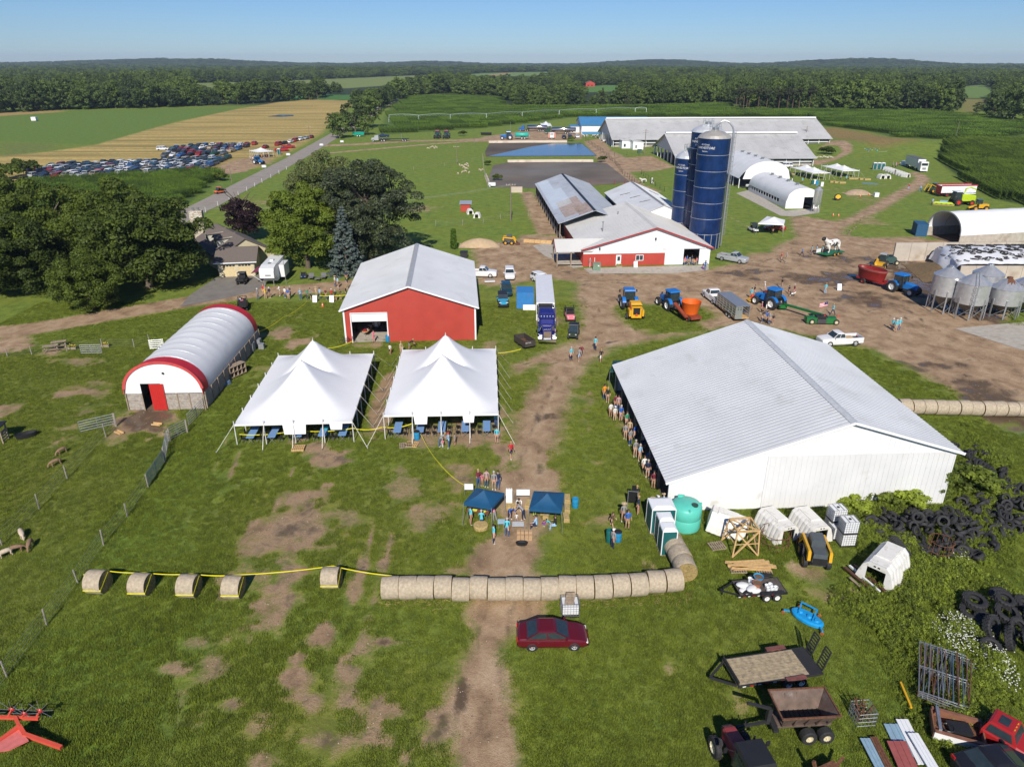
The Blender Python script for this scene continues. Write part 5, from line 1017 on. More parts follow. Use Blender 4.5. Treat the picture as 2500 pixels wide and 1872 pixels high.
for s in(-1,1):
 for z in(.85,1.25,1.62,1.95,2.25):MB().box((0,s*1.05,z),(7.0,.06,.22 if z<2 else.16)).build('slat',alu,LT)
 for i in range(7):MB().box((-3.4+i*1.13,s*1.07,1.5),(.1,.08,1.9)).build('post',alu,LT)
 MB().box((-1.2,s*1.12,.95),(2.0,.2,.08)).build('fender',alu,LT)
 for x in(-1.7,-.7):wheel(LT,(x,s*1.05,.36),.36,.24,whiterim)
MB().box((3.5,0,1.45),(.08,2.1,1.9)).build('front_wall',alu,LT);MB().box((-3.5,.55,1.45),(.06,1.0,1.9)).build('rear_door',alu,LT);MB().bar((3.5,.5,.5),(4.7,0,.5),.1).bar((3.5,-.5,.5),(4.7,0,.5),.1).build('tongue',alu,LT)
for k in range(2):MB().box((-3.54,.35+k*.4,2.15),(.02,.2,.1)).box((-3.54,.35+k*.4,1.9),(.02,.2,.1)).build('vent',black,LT)
# tractors
def tractor(label,loc,rz,bodym,roofm=None,rimm=whiterim,sc=1.0,dual=False):
 t=thing('tractor',label,'tractor',loc,rz);t.scale=(sc,sc,sc)
 MB().loft([[(x,-w,z0),(x,w,z0),(x,w,z1-.12),(x,w*.8,z1),(x,-w*.8,z1),(x,-w,z1-.12)]for x,w,z0,z1 in((.2,.42,.8,1.72),(1.2,.42,.85,1.68),(2.1,.38,.9,1.55),(2.35,.30,.95,1.40))]).build('hood',bodym,t)
 MB().box((2.38,0,1.15),(.08,.56,.5)).build('grille',black,t);MB().box((.3,0,.75),(3.6,.5,.4)).box((-1.0,0,.8),(.9,.9,.5)).box((2.0,0,.6),(.4,1.5,.2)).box((-1.7,0,.75),(.5,.5,.5)).build('chassis',mat('dark_iron',(.05,.05,.055),.6),t)
 for s in(-1,1):MB().box((2.4,s*.2,1.25),(.04,.16,.1)).build('headlight',lampw,t)
 cb=MB()
 for x,xt in((-1.25,-1.15),(.2,.05)):
  for s in(-1,1):cb.bar((x,s*.72,1.15),(xt,s*.68,2.62),.09)
 cb.box((-.55,0,1.0),(1.5,1.4,.35));cb.build('cab_frame',black,t)
 g=MB();g.add([(.2,-.7,1.2),(.2,.7,1.2),(.05,.66,2.6),(.05,-.66,2.6)],[(0,1,2,3)]);g.add([(-1.26,-.7,1.4),(-1.26,.7,1.4),(-1.16,.66,2.6),(-1.16,-.66,2.6)],[(0,1,2,3)])
 for s in(-1,1):g.add([(-1.2,s*.735,1.2),(.15,s*.735,1.2),(.03,s*.69,2.6),(-1.12,s*.69,2.6)],[(0,1,2,3)])
 g.build('cab_glass',glass,t);MB().box((-.55,0,2.72),(1.65,1.6,.2),taper=.9).build('cab_roof',roofm or bodym,t);MB().box((-.5,0,1.35),(.5,.5,.5)).box((-.72,0,1.75),(.12,.45,.6)).build('seat',black,t)
 for s in(-1,1):
  MB().lathe([(.86,-.25),(.92,-.25),(.92,.25),(.86,.25)],10,(-1.1,s*.86,.88),'y',R(20),R(160)).build('fender',bodym,t)
  wheel(t,(-1.1,s*.95,.86),.86,.46,rimm,18,.55);wheel(t,(1.75,s*.88,.60),.60,.34,rimm,14,.55)
  if dual:wheel(t,(-1.1,s*1.5,.86),.86,.46,rimm,18,.55)
  MB().bar((0,s*.7,2.3),(.25,s*1.15,2.35),.03).box((.25,s*1.2,2.25),(.06,.2,.34)).build('mirror',black,t)
 MB().cyl((.45,-.48,1.6),(.45,-.48,2.7),.06,n=8).build('exhaust',black,t)
 for s in(-1,1):MB().bar((-1.6,s*.35,.7),(-2.2,s*.4,.55),.09).build('hitch_arm',black,t)
 return t
TRK_=mat('black_hose',(.02,.02,.02),.6)
bw_=gp(1551,781)
BT=thing('round_baler','yellow and orange round baler with a red warning triangle on its tailgate','baler',(bw_.x,bw_.y+.5,0),R(92))
MB().prism([(-1.0,.55),(-.9,1.9),(-.3,2.55),(.9,2.6),(1.5,2.0),(1.5,.7),(.6,.45)],-.75,.75).build('bale_chamber',yel,BT)
for s in(-1,1):MB().prism([(-.7,.7),(-.6,2.0),(.8,2.3),(1.3,1.2),(.8,.6)],s*.76-.05,s*.76+.05).build('side_shield',mat('baler_orange_red',(.50,.07,.02),.45),BT);MB().box((-.4,s*.95,1.2),(1.4,.3,.9)).build('side_box',yel,BT);wheel(BT,(0,s*1.2,.45),.45,.4,cream_rim,0,.5)
MB().box((-1.0,0,1.55),(.08,1.0,1.1)).build('rear_grille',black,BT);MB().prism([(-.22,0),(.22,0),(0,.38)],0,.03).build('warning_triangle',mat('warning_red',(.75,.06,.02),.4),BT,loc=(-1.08,0,.85),rz=R(90))
for z in(.55,2.1,2.5):MB().box((-.98,0,z),(.16,1.5,.14)).build('tailgate_bar',yel,BT)
MB().bar((1.5,0,.6),(3.4,0,.55),.16).build('tongue',yel,BT);MB().box((1.1,0,.35),(.5,1.9,.3)).build('pickup_reel',black,BT)
tractor('blue tractor hitched in front of the yellow round baler',lw2(BT,(5.9,0,0)),R(92),tblue,sc=1.1)
ob=gp(1688,786);OT=thing('tub_mixer','bright orange round tub grinder wagon on a rusty red chassis','wagon',(ob.x,ob.y+1.2,0),R(108))
MB().lathe([(0,1.0),(1.05,1.0),(1.45,2.75),(1.5,2.8),(1.38,2.75),(1.0,1.1)],28).build('tub',orangem,OT,True);MB().box((0,0,.75),(3.6,1.7,.4)).build('chassis',mat('chassis_red',(.25,.05,.025),.6,var=.2),OT)
for s in(-1,1):wheel(OT,(-.9,s*.85,.4),.4,.28,redm)
MB().bar((1.6,0,.7),(3.2,0,.6),.16).build('tongue',redm,OT);MB().bar((-1.2,1.3,.8),(1.8,1.75,2.2),.55,.2).build('conveyor',mat('chassis_red',(.25,.05,.025),.6,var=.2),OT)
tractor('blue tractor with muddy tyres hitched to the orange tub wagon',lw2(OT,(5.7,.2,0)),R(108),tblue,sc=1.1)
rl,rr_=gp(1879,759),gp(1915,757);tc=(rl+rr_)/2
MT=tractor('blue tractor hitched to the long green mower-conditioner',(tc.x-.6,tc.y+2.0,0),R(122),tblue,sc=1.12)
ma,mb_=gp(1908,760),gp(2008,786);md_=gp(2002,790);mh=0.0
MC=thing('mower_conditioner','long green mower-conditioner with its tongue reaching back to the tractor','mower',md_,R(-4))
for s in(-1,1):
 MB().prism([(-.5,.2),(.7,.2),(.9,.6),(.5,1.05),(-.4,1.0)],s*0+(-2.1 if s<0 else.6),(-.6 if s<0 else 2.1),'x').build('header_shield',jdgreen,MC)
MB().box((0,.5,.75),(4.4,.25,.3)).build('frame',jdgreen,MC);MB().box((0,.1,1.1),(1.6,1.0,.35)).build('gearbox_cover',black,MC);MB().box((0,-.2,.55),(1.3,.8,.6)).build('swath_opening',mat('dark_iron',(.05,.05,.055),.6),MC)
for s,x in((-1,-1.35),(1,2.1)):wheel(MC,(x,-.45,.42),.42,.3,cream_rim)
tg=Matrix.Rotation(-R(-4),3,'Z')@(gp(1912,757)-md_);MB().bar((.2,.3,1.25),(tg.x,tg.y,.95),.28,.34).build('tongue',jdgreen,MC);MB().box((tg.x-.2,tg.y,.6),(1.2,.7,.5)).build('hitch',jdgreen,MC)
dd_=Vector((tg.x-.2,tg.y-.3,-.3));
for f in(.25,.55,.7):MB().box((.2+(tg.x-.2)*f,.3+(tg.y-.3)*f-.18,1.25-.3*f),(.45,.02,.12),math.atan2(tg.y-.3,tg.x-.2)).build('decal',mat('decal_yellow',(.8,.62,.03),.4),MC)
for x in(.35,2.25):MB().prism([(-.18,0),(.18,0),(0,.32)],-.02,.02).build('warning_triangle',mat('warning_red',(.75,.06,.02),.4),MC,loc=(x,-.3,1.15))
q=gp(1845,736);YM=thing('disc_mower','yellow disc mower with red cover in front of the blue tractor','mower',(q.x,q.y,0),R(5));MB().box((0,0,.4),(2.6,1.3,.35),taper=.8).build('deck',yel,YM);MB().box((-.5,.2,.8),(.7,.6,.5),taper=.6).build('gearbox',mat('warning_red',(.75,.06,.02),.4),YM);MB().bar((0,0,.6),(1.6,1.0,.9),.14).build('arm',yel,YM)
q=gp(1864,720);t=thing('hay_rake','low red implement behind the blue tractor','implement',q,R(10));MB().box((0,0,.35),(2.2,.8,.25),taper=.8).box((.5,0,.6),(.4,.4,.3)).build('frame',redm,t)
# feed mixer and its tractor
ta=gp(2214,722);th_=heading((2187,700),(2222,722));th_=R(-62)
XT=tractor('bright blue tractor pulling the red feed mixer by the grain bins',(ta.x,ta.y+1.6,0),th_,tblue,sc=1.12)
XM=thing('feed_mixer','big red oval feed mixer wagon behind the blue tractor','wagon',lw2(XT,(-6.2,.1,0)),th_)
def oval(rx,ry,z,n=24):return[(rx*math.cos(2*math.pi*i/n),ry*math.sin(2*math.pi*i/n),z)for i in range(n)]
MB().loft([oval(2.4,1.0,.9),oval(2.75,1.25,2.6),oval(2.8,1.3,2.65),oval(2.62,1.15,2.62),oval(2.3,.95,1.9)],cap=False).build('tub',mat('mixer_red',(.24,.015,.014),.45,var=.12),XM,True);MB().loft([oval(2.28,.94,1.88),oval(1.4,.5,2.1),oval(.1,.1,2.15)],cap=False).build('feed_load',mat('chopped_feed',(.38,.29,.17),.95,var=.25,scale=5,bump=.5),XM)
MB().loft([oval(2.79,1.29,2.4),oval(2.82,1.32,2.7),oval(2.68,1.2,2.72)],cap=False).build('rim',mat('pink_faded_rim',(.30,.07,.06),.6),XM);MB().box((.2,0,.75),(5.2,1.3,.35)).build('chassis',redm,XM);MB().bar((2.4,0,.7),(4.4,0,.55),.18).box((3.2,0,1.0),(.9,.8,.7)).build('tongue',redm,XM)
for s in(-1,1):wheel(XM,(-.6,s*1.1,.45),.45,.35,redm)
q=gp(2146,655);TL=thing('telehandler','yellow loader with dark cab facing the mixer, bucket lowered','loader',(q.x,q.y,0),R(-125))
MB().box((-.3,0,.95),(3.6,1.5,.6)).build('chassis',yel,TL);MB().box((-.6,.25,1.9),(1.3,1.1,1.4),taper=.85).build('cab',glass,TL);MB().box((-.6,.25,2.65),(1.3,1.1,.12)).build('cab_roof',mat('grey_cab_roof',(.4,.41,.4),.5),TL);MB().bar((-1.8,-.5,1.7),(1.8,-.5,1.0),.4,.45).bar((1.6,-.5,1.2),(2.3,-.3,.5),.35).build('boom',yel,TL)
MB().prism([(2.2,.15),(3.1,.1),(3.2,.35),(2.5,.5),(2.3,1.0),(2.1,.9)],-1.1,1.1).build('bucket',rust,TL);MB().box((-1.8,0,1.5),(1.0,1.3,.7)).build('engine_hood',mat('dark_iron',(.05,.05,.055),.6),TL)
for x in(-1.5,1.2):
 for s in(-1,1):wheel(TL,(x,s*.95,.6),.6,.42,yel,14)
q=gp(2176,648);t=thing('green_implement','dark green implement parked against the bunker wall','implement',(q.x,q.y+1,0));MB().box((0,0,.9),(2.6,1.6,1.0),taper=.7).box((-.9,-.4,1.6),(.5,.5,.6)).build('body',mat('dark_implement',(.02,.06,.05),.5),t)
for x in(-1,1):wheel(t,(x,-.9,.45),.45,.3,cream_rim)
# road truck with reefer trailer
tb,tf=gp(1327,670,4.0),gp(1332,738,4.0);TLn=(tb-tf).length;rzs=math.atan2(tf.y-tb.y,tf.x-tb.x)
ST=thing('reefer_trailer','white refrigerated semi trailer with black cooling unit on its front','trailer',((tb+tf)/2).xy.to_3d(),rzs);hl_=TLn/2
MB().box((0,0,2.55),(TLn,2.6,2.85)).build('box',PC['white'],ST);MB().box((hl_+.25,0,2.75),(.5,2.0,2.2)).build('cooling_unit',black,ST)
for s in(-1,1):MB().box((hl_+.3,s*1.1,3.2),(.45,.25,1.2)).build('vent_grille',chrome,ST)
MB().box((hl_+.51,.0,2.75),(.02,.5,.35)).prism([(-.3,0),(.3,0),(.15,.2),(0,.3),(-.2,.18)],.0,.02).build('emblem',mat('teal_emblem',(.02,.5,.45),.4),ST,loc=(0,0,0))if False else MB().ball((hl_+.5,0,2.75),.24,8,6,(.1,1.2,.7)).build('emblem',mat('teal_emblem',(.02,.5,.45),.4),ST)
MB().box((0,0,1.0),(TLn,1.2,.3)).build('frame',black,ST)
for x in(-hl_+1.2,-hl_+2.5):
 for s in(-1,1):wheel(ST,(x,s*1.05,.5),.5,.5,alu)
bp=gp(1336,843);SC_=thing('semi_tractor','dark blue long-nose semi tractor with chrome grille and bumper','truck',bp,rzs);dk=mat('truck_blue',(.015,.02,.16),.2,var=.05,spec=.7)
def sec(x,w,z0,z1,r=.18):return[(x,-w,z0),(x,w,z0),(x,w,z1-r),(x,w-r,z1),(x,-w+r,z1),(x,-w,z1-r)]
MB().loft([sec(-.35,.62,.9,1.85),sec(-1.2,.68,.9,1.95),sec(-2.4,.78,.9,2.05)]).build('hood',dk,SC_);MB().loft([sec(-2.35,.95,.9,2.3),sec(-2.9,1.0,.9,3.0),sec(-3.2,1.02,.9,3.05),sec(-4.1,1.02,.9,3.05)]).build('cab',dk,SC_);MB().loft([sec(-4.1,1.15,.9,3.3),sec(-5.7,1.15,.9,3.5)]).build('sleeper',dk,SC_)
MB().box((-.3,0,1.3),(.12,1.0,1.15)).build('grille',chrome,SC_);MB().box((-.1,0,.62),(.25,2.35,.42)).build('bumper',chrome,SC_);MB().add([(-2.42,-.85,2.2),(-2.42,.85,2.2),(-2.83,.82,2.85),(-2.83,-.82,2.85)],[(0,1,2,3)]).build('windshield',glass,SC_)
MB().box((-2.75,0,3.02),(.5,2.0,.1)).build('visor',dk,SC_)
for i in range(5):MB().ball((-2.95,-.8+i*.4,3.13),.07,6,5).build('roof_light',lampw,SC_)
for s in(-1,1):
 MB().lathe([(.62,-.25),(.7,-.25),(.7,.25),(.62,.25)],10,(-1.2,s*.98,.55),'y',R(0),R(180)).build('fender',dk,SC_);MB().box((-.55,s*.9,1.15),(.2,.42,.3)).build('headlight',lampw,SC_);MB().cyl((-4.25,s*1.2,1.0),(-4.25,s*1.2,4.0),.1,n=10).build('exhaust_stack',chrome,SC_);MB().bar((-2.6,s*1.0,2.4),(-2.5,s*1.4,2.4),.04).box((-2.5,s*1.42,2.3),(.1,.2,.7)).build('mirror',chrome,SC_);MB().cyl((-2.6,s*1.0,.8),(-4.0,s*1.0,.8),.3,n=12).build('fuel_tank',chrome,SC_)
 wheel(SC_,(-1.2,s*1.0,.52),.52,.3,alu)
 for x in(-6.6,-7.9):wheel(SC_,(x,s*.95,.52),.52,.5,alu)
 MB().cyl((-2.0,s*.78,1.4),(-2.0,s*.78,2.1),.12,n=8).build('air_cleaner',chrome,SC_)
MB().box((-4.6,0,.8),(8.2,.8,.25)).build('chassis',black,SC_)
# utility carts
def utv(label,loc,rz,bodym,roof=True,bed=True,seats=1,roofm=black,name='utility_cart',top2=None):
 t=thing(name,label,'utility cart',loc,rz);MB().loft([sec(-1.3,.65,.45,.85,.05),sec(.55,.68,.45,.8,.05),sec(1.0,.62,.45,.98,.1),sec(1.4,.5,.45,.8,.1)]).build('body',bodym,t)
 for i in range(seats):MB().box((-.1-i*.8,0,.95),(.5,1.2,.2)).box((-.35-i*.8,0,1.25),(.12,1.2,.5)).build('seat',black,t)
 m=MB()
 for x,xt in((.75,.35),(-.6-(seats-1)*.7,-.55-(seats-1)*.7)):
  for s in(-1,1):m.bar((x,s*.64,.8),(xt,s*.6,1.85),.06)
 for s in(-1,1):m.bar((.35,s*.6,1.85),(-.55-(seats-1)*.7,s*.6,1.85),.06)
 m.bar((.35,-.6,1.85),(.35,.6,1.85),.06).build('roll_cage',black,t)
 if roof:MB().box((-.12-(seats-1)*.35,0,1.9),(1.25+(seats-1)*.7,1.4,.08),taper=.92).build('roof',roofm,t);MB().add([(.78,-.6,.95),(.78,.6,.95),(.4,.56,1.8),(.4,-.56,1.8)],[(0,1,2,3)]).build('windshield',glass,t)
 if bed:
  m=MB()
  for s in(-1,1):m.box((-1.3-(seats-1)*.4,s*.64,.98),(1.1,.06,.34))
  m.box((-1.85-(seats-1)*.4,0,.98),(.06,1.3,.34)).box((-1.3-(seats-1)*.4,0,.84),(1.1,1.26,.05));m.build('cargo_bed',black,t)
 for s in(-1,1):MB().box((1.36,s*.42,.8),(.08,.18,.12)).build('headlight',lampw,t)
 for x in(.95,-1.15-(seats-1)*.4):
  for s in(-1,1):wheel(t,(x,s*.62,.33),.33,.26,black,10)
 return t
dkg=mat('utv_dark_green',(.03,.045,.035),.4)
q=gp(1400,822);utv('dark green utility cart with black roof beside the semi',(q.x,q.y,0),R(-100),dkg)
q=gp(1392,783);utv('pink-fronted four-seat utility cart without a roof',(q.x,q.y+.6,0),R(-88),PC['pink'],roof=False,seats=2)
q=gp(592,692);utv('black utility vehicle parked before the garage',(q.x,q.y+.4,0),R(94),PC['black'],roofm=PC['black'])
q=gp(536,473);utv('orange-roofed utility cart driving on the paved road',(q.x,q.y,0),R(-130),PC['orange'],roofm=PC['orange'])
q=gp(595,752);OC=utv('open utility cart with riders behind the hoop barn',(q.x,q.y,0),R(105),mat('utv_rust_orange',(.35,.08,.03),.5),roof=False,seats=2)
q=gp(742,678);t=utv('small blue four-wheeler under the trees',(q.x,q.y,0),R(-80),PC['navy'],roof=False,bed=False,name='quad_bike');t.scale=(.75,.75,.6)
# dump cart
q=gp(1281,850);DC=thing('dump_cart','dark brown open dump cart with rusty inside on yellow tape','cart',(q.x,q.y+.8,0),R(-62));br=mat('brown_plastic',(.055,.045,.04),.6,var=.15)
for s in(-1,1):MB().box((0,s*.78,.85),(3.0,.08,.8)).build('side',br,DC);wheel(DC,(-.6,s*.6,.3),.3,.22,black);wheel(DC,(.7,s*.6,.3),.3,.22,black)
for x in(-1.5,1.5):MB().box((x,0,.85),(.08,1.64,.8)).build('end',br,DC)
MB().box((0,0,.5),(3.0,1.6,.06)).build('floor',rust,DC);MB().ball((.6,.2,.55),.3,8,6,(1.2,.8,.3)).build('debris',newwood,DC);text_obj('RECYCLE',.2,lett,DC,(1.546,-.3,.95),(R(90),0,R(90)))
# container
q=gp(1282,754);CT=thing('shipping_container','bright blue ribbed shipping container beside the semi trailer','container',(q.x,q.y+1.6,0),R(90));cb_=mat('container_blue',(.035,.20,.50),.5,var=.08,dirt=((.15,.13,.16),.12,1.2))
def ribbox(t,L,Wd,H,m,rib=.28,nm='wall'):
 for s in(-1,1):
  k=MB().box((0,s*Wd/2,H/2),(L,.05,H));n=int(L/rib)
  for i in range(n):k.box((-L/2+(i+.5)*L/n,s*(Wd/2+.03),H/2),(rib*.5,.05,H-.2))
  k.build(nm,m,t)
 for s in(-1,1):
  k=MB().box((s*L/2,0,H/2),(.05,Wd,H));n=int(Wd/rib)
  for i in range(n):k.box((s*(L/2+.03),-Wd/2+(i+.5)*Wd/n,H/2),(.05,rib*.5,H-.2))
  k.build(nm,m,t)
 MB().box((0,0,H+.02),(L+.1,Wd+.1,.06)).build('roof',m,t)
ribbox(CT,3.2,2.5,2.6,cb_)
t=thing('white_board','white board leaning against the blue container','panel',gp(1292,757),0);MB().box((0,0,.42),(1.9,.06,.85),M=Matrix.Rotation(R(-12),3,'X')).build('board',white,t)
q=gp(2244,577);C2=thing('shipping_container','dark blue slatted container beside the open hoop shed','container',(q.x+.8,q.y+1.8,0),R(75));ribbox(C2,4.0,2.2,2.6,mat('container_dark_blue',(.02,.09,.19),.5),.35)
# skid steers
def skid(label,px,rz,cabm=None,sc=1.0,arms=True):
 q=gp(*px);t=thing('skid_steer',label,'skid steer',(q.x,q.y,0),rz);t.scale=(sc,sc,sc);gm=mat('skid_grey',(.075,.09,.10),.45,var=.1)
 MB().box((0,0,.75),(2.2,1.0,.7)).build('body',gm,t);MB().loft([sec(-.5,.45,1.0,1.98,.1),sec(.5,.45,1.0,2.0,.1),sec(.75,.42,.7,1.2,.1)]).build('cab',gm,t);MB().add([(.56,-.38,1.2),(.56,.38,1.2),(.52,.36,1.88),(.52,-.36,1.88)],[(0,1,2,3)]).build('cab_glass',glass,t);MB().box((-.95,0,1.2),(.9,1.0,.6),taper=.85).build('engine_cover',gm,t);MB().box((-1.42,0,.95),(.05,.9,.5)).build('rear_grille',black,t)
 for s in(-1,1):
  MB().bar((-1.2,s*.68,.9),(-1.1,s*.68,1.55),.2,.3).bar((-1.2,s*.68,1.5),(1.0,s*.68,1.35),.16,.26).bar((.95,s*.68,1.42),(1.5,s*.68,.5),.16,.22).build('lift_arm',yel,t)
  for x in(-.7,.6):wheel(t,(x,s*.75,.42),.42,.3,yel,12)
 MB().prism([(1.45,.1),(2.3,.08),(1.7,.3),(1.55,.7),(1.45,.7)],-.85,.85).build('bucket',rust,t);return t
skid('grey and yellow skid steer parked among the weeds',(1985,1368),R(80),sc=1.12)
skid('small yellow skid steer beside the sand pile',(1243,596),R(-5))
# ---------------------------------------------------------------- tents
tentm=mat('marquee_vinyl',(.80,.81,.82),.5,var=.02,scale=.6,bump=.12,bscale=1.5);ropem=mat('white_strap',(.7,.68,.6),.8);polem=mat('tent_pole',(.62,.61,.58),.5);tapem=mat('caution_tape',(.75,.68,.03),.6);bluecl=mat('blue_table_cloth',(.16,.30,.56),.75,var=.08)
def marquee(name,label,P_,w,l,e,peaks,px_peak,side=4,lside=6,flaps=(),valance=.0,guy=1.6):
 t=thing(name,label,'tent',(P_[0],P_[1],0),P_[2]);pk=[]
 for v,y in zip(peaks,px_peak):wp=lw2(t,(w/2,v,0));pk.append((v,max(e+1.2,zt(wp.x,wp.y,y))))
 def zz(x,y):
  best=0
  for i,(v,z)in enumerate(pk):
   fr=v-(pk[i-1][0]if i>0 else 0);bk=(pk[i+1][0]if i<len(pk)-1 else l)-v
   dy=(v-y)/(fr if i==0 else fr*1.12)if y<v else(y-v)/(bk if i==len(pk)-1 else bk*1.12);dx=abs(x-w/2)/(w/2)
   d=(dx**6+abs(dy)**6)**(1/6)if(dx or dy)else 0;d=min(1,d);best=max(best,(z-e)*(.30*(1-d)+.70*(1-d)**2.1))
  sag=.12*math.sin(math.pi*side*x/w)**2*(1 if y<.01 or y>l-.01 else 0)
  return e+best
 MB().grid(lambda u,v:(u*w,v*l,zz(u*w,v*l)),40,56).build('canopy',tentm,t,True)
 m=MB();n=28
 for i in range(n):
  a,b=w*i/n,w*(i+1)/n;dz=.13+.09*abs(math.sin(math.pi*(i+.5)/2.0))
  for y in(0,l):m.add([(a,y,e-dz),(b,y,e-dz),(b,y,e),(a,y,e)],[(0,1,2,3)])
 n=int(l*2)
 for i in range(n):
  a,b=l*i/n,l*(i+1)/n
  for x in(0,w):m.add([(x,a,e-.2),(x,b,e-.2),(x,b,e),(x,a,e)],[(0,1,2,3)])
 m.build('valance',tentm,t)
 pts=[(w*i/side,0)for i in range(side+1)]+[(w*i/side,l)for i in range(side+1)]+[(x,l*j/lside)for x in(0,w)for j in range(1,lside)]
 for x,y in pts:
  MB().cyl((x,y,0),(x,y,e+.35),.05,n=8).build('pole',polem,t);ox=-guy if x<.01 else guy if x>w-.01 else 0;oy=-guy if y<.01 else guy if y>l-.01 else 0
  MB().bar((x,y,e),(x+ox,y+oy,.05),.05,.012).build('guy_strap',ropem,t);MB().cyl((x+ox,y+oy,0),(x+ox,y+oy,.25),.025,n=5).build('stake',steel,t)
 for v,z in pk:MB().cyl((w/2,v,0),(w/2,v,z-.03),.07,n=8).cyl((w/2,v,z-.05),(w/2,v,z+.18),.03,n=6).build('centre_pole',polem,t)
 for x0,x1,dz in flaps:MB().add([(x0,-.03,e-.1),(x1,-.03,e-.1),(x1-.1,-.12,e-.1-dz),(x0+.1,-.12,e-.1-dz)],[(0,1,2,3)]).build('door_flap',tentm,t)
 return t
TLt=marquee('marquee_tent','left white marquee with twin peaks and sheets hanging at its front',(-27.449,63.3,.056),11.55,18.3,2.3,(6.1,12.2),(877,828),flaps=((4.7,7.0,1.1),(9.3,10.6,.7)))
TRt=marquee('marquee_tent','right white marquee with twin peaks and scalloped edge',(-12.858,64.51,.034),11.48,17.97,2.7,(6.0,12.0),(864,815),flaps=((3.0,4.4,.9),(7.9,9.1,.8)))
def chair(parent_t,lx,ly,rz,lb,grp):
 t=thing('folding_chair',lb,'chair',lw2(parent_t,(lx,ly,0)),parent_t.rotation_euler.z+rz,grp);MB().box((0,0,.45),(.42,.42,.04)).build('seat',black,t);MB().box((-.2,0,.72),(.03,.42,.4)).build('backrest',black,t)
 for x in(-.18,.18):
  for y in(-.18,.18):MB().bar((x,y,0),(x,y,.45),.03).build('leg',steel,t)
for tt,nm,xs_ in((TLt,'left',(1.3,3.4,6.0,8.4,10.4)),(TRt,'right',(1.2,3.5,5.7,8.1,10.3))):
 for i,x in enumerate(xs_):
  for j in range(3):
   row=('at the front edge','in the middle','at the back')[j];q=thing('trestle_table','long blue-clothed table '+row+' under the '+nm+' marquee, '+ordi(i+1)+' from left','table',lw2(tt,(x,1.2+j*5.6,0)),tt.rotation_euler.z,'tables under the marquees')
   MB().box((0,0,.75),(.78,2.6 if j else 2.4,.035)).build('tabletop',bluecl,q)
   for y in(-1,1):MB().bar((-.3,y,0),(.3,y,.73),.035).bar((.3,y,0),(-.3,y,.73),.035).build('leg',steel,q)
   if j==0:
    for s in(-1,1):
     for k in range(2):chair(tt,x+s*.75,.5+k*1.2,0 if s<0 else math.pi,'black folding chair at the front tables of the '+nm+' marquee','chairs at the front tables of the '+nm+' marquee')
def small_tent(label,FL,FR,BR_,e=2.2,peaks=2,ypk=None):
 a,b,c=gp(*FL),gp(*FR),gp(*BR_);an=math.atan2(b.y-a.y,b.x-a.x);w=(b-a).length;l=(c-b).length
 return marquee('party_tent',label,(a.x,a.y,an),w,l,e,[l*.33,l*.67]if peaks==2 else[l/2],ypk,3,4,guy=1.4)
small_tent('left of two small white tents on the far lawn',(1981,440),(2024,439),(2005,424),2.2,2,(408,402))
small_tent('right of two small white tents on the far lawn',(2054,434),(2095,433),(2068,420),2.2,2,(405,399))
small_tent('small peaked white tent beside the milk tankers',(1322,318),(1346,318),(1350,312),2.4,1,(296,))
small_tent('white peaked tent at the entrance of the car park',(632,387),(668,384),(676,378),2.4,1,(367,))
def canopy(name,label,corners,e,peak,m,leg=steel,legs=True):
 P3=[gp(*c,e)for c in corners];ctr=sum(P3,Vector())/4;t=thing(name,label,'canopy',(ctr.x,ctr.y,0));Q=[p-t.location for p in P3];top=Vector((0,0,e+peak))
 def f(u,v):
  p=(Q[0].lerp(Q[1],u)).lerp(Q[3].lerp(Q[2],u),v);d=max(abs(u-.5),abs(v-.5))*2;p.z=e+peak*(1-d)-.12*math.sin(math.pi*d)*(1 if peak>.3 else 0);return p
 MB().grid(f,24,24).build('top',m,t,False)
 v=MB()
 for a,b in zip(Q,Q[1:]+Q[:1]):v.add([a,b,b-Vector((0,0,.22)),a-Vector((0,0,.22))],[(0,1,2,3)])
 v.build('valance',m,t)
 for a in Q:MB().bar((a.x*1.06,a.y*1.06,0),(a.x*.985,a.y*.985,e),.045).build('leg',leg,t)
 return t
navyc=mat('navy_canopy',(.008,.075,.17),.6,var=.12,scale=1.5,bump=.2)
canopy('pop_up_canopy','navy blue pop-up canopy over the craft table',[(1131,1228),(1200,1240),(1232,1203),(1163,1190)],2.1,.75,navyc)
canopy('pop_up_canopy','navy blue pop-up canopy beside the straw bales',[(1291,1242),(1372,1248),(1378,1202),(1303,1198)],2.1,.75,navyc)
WCp=canopy('pop_up_canopy','white pop-up canopy shading the red show car',[(1851,545),(1914,548),(1917,537),(1873,528)],2.6,.9,tentm)
canopy('pop_up_canopy','dark green canopy at the far end of the shed open side',[(1489,905),(1520,905),(1528,880),(1497,880)],2.6,.7,mat('green_canopy',(.01,.06,.055),.6))
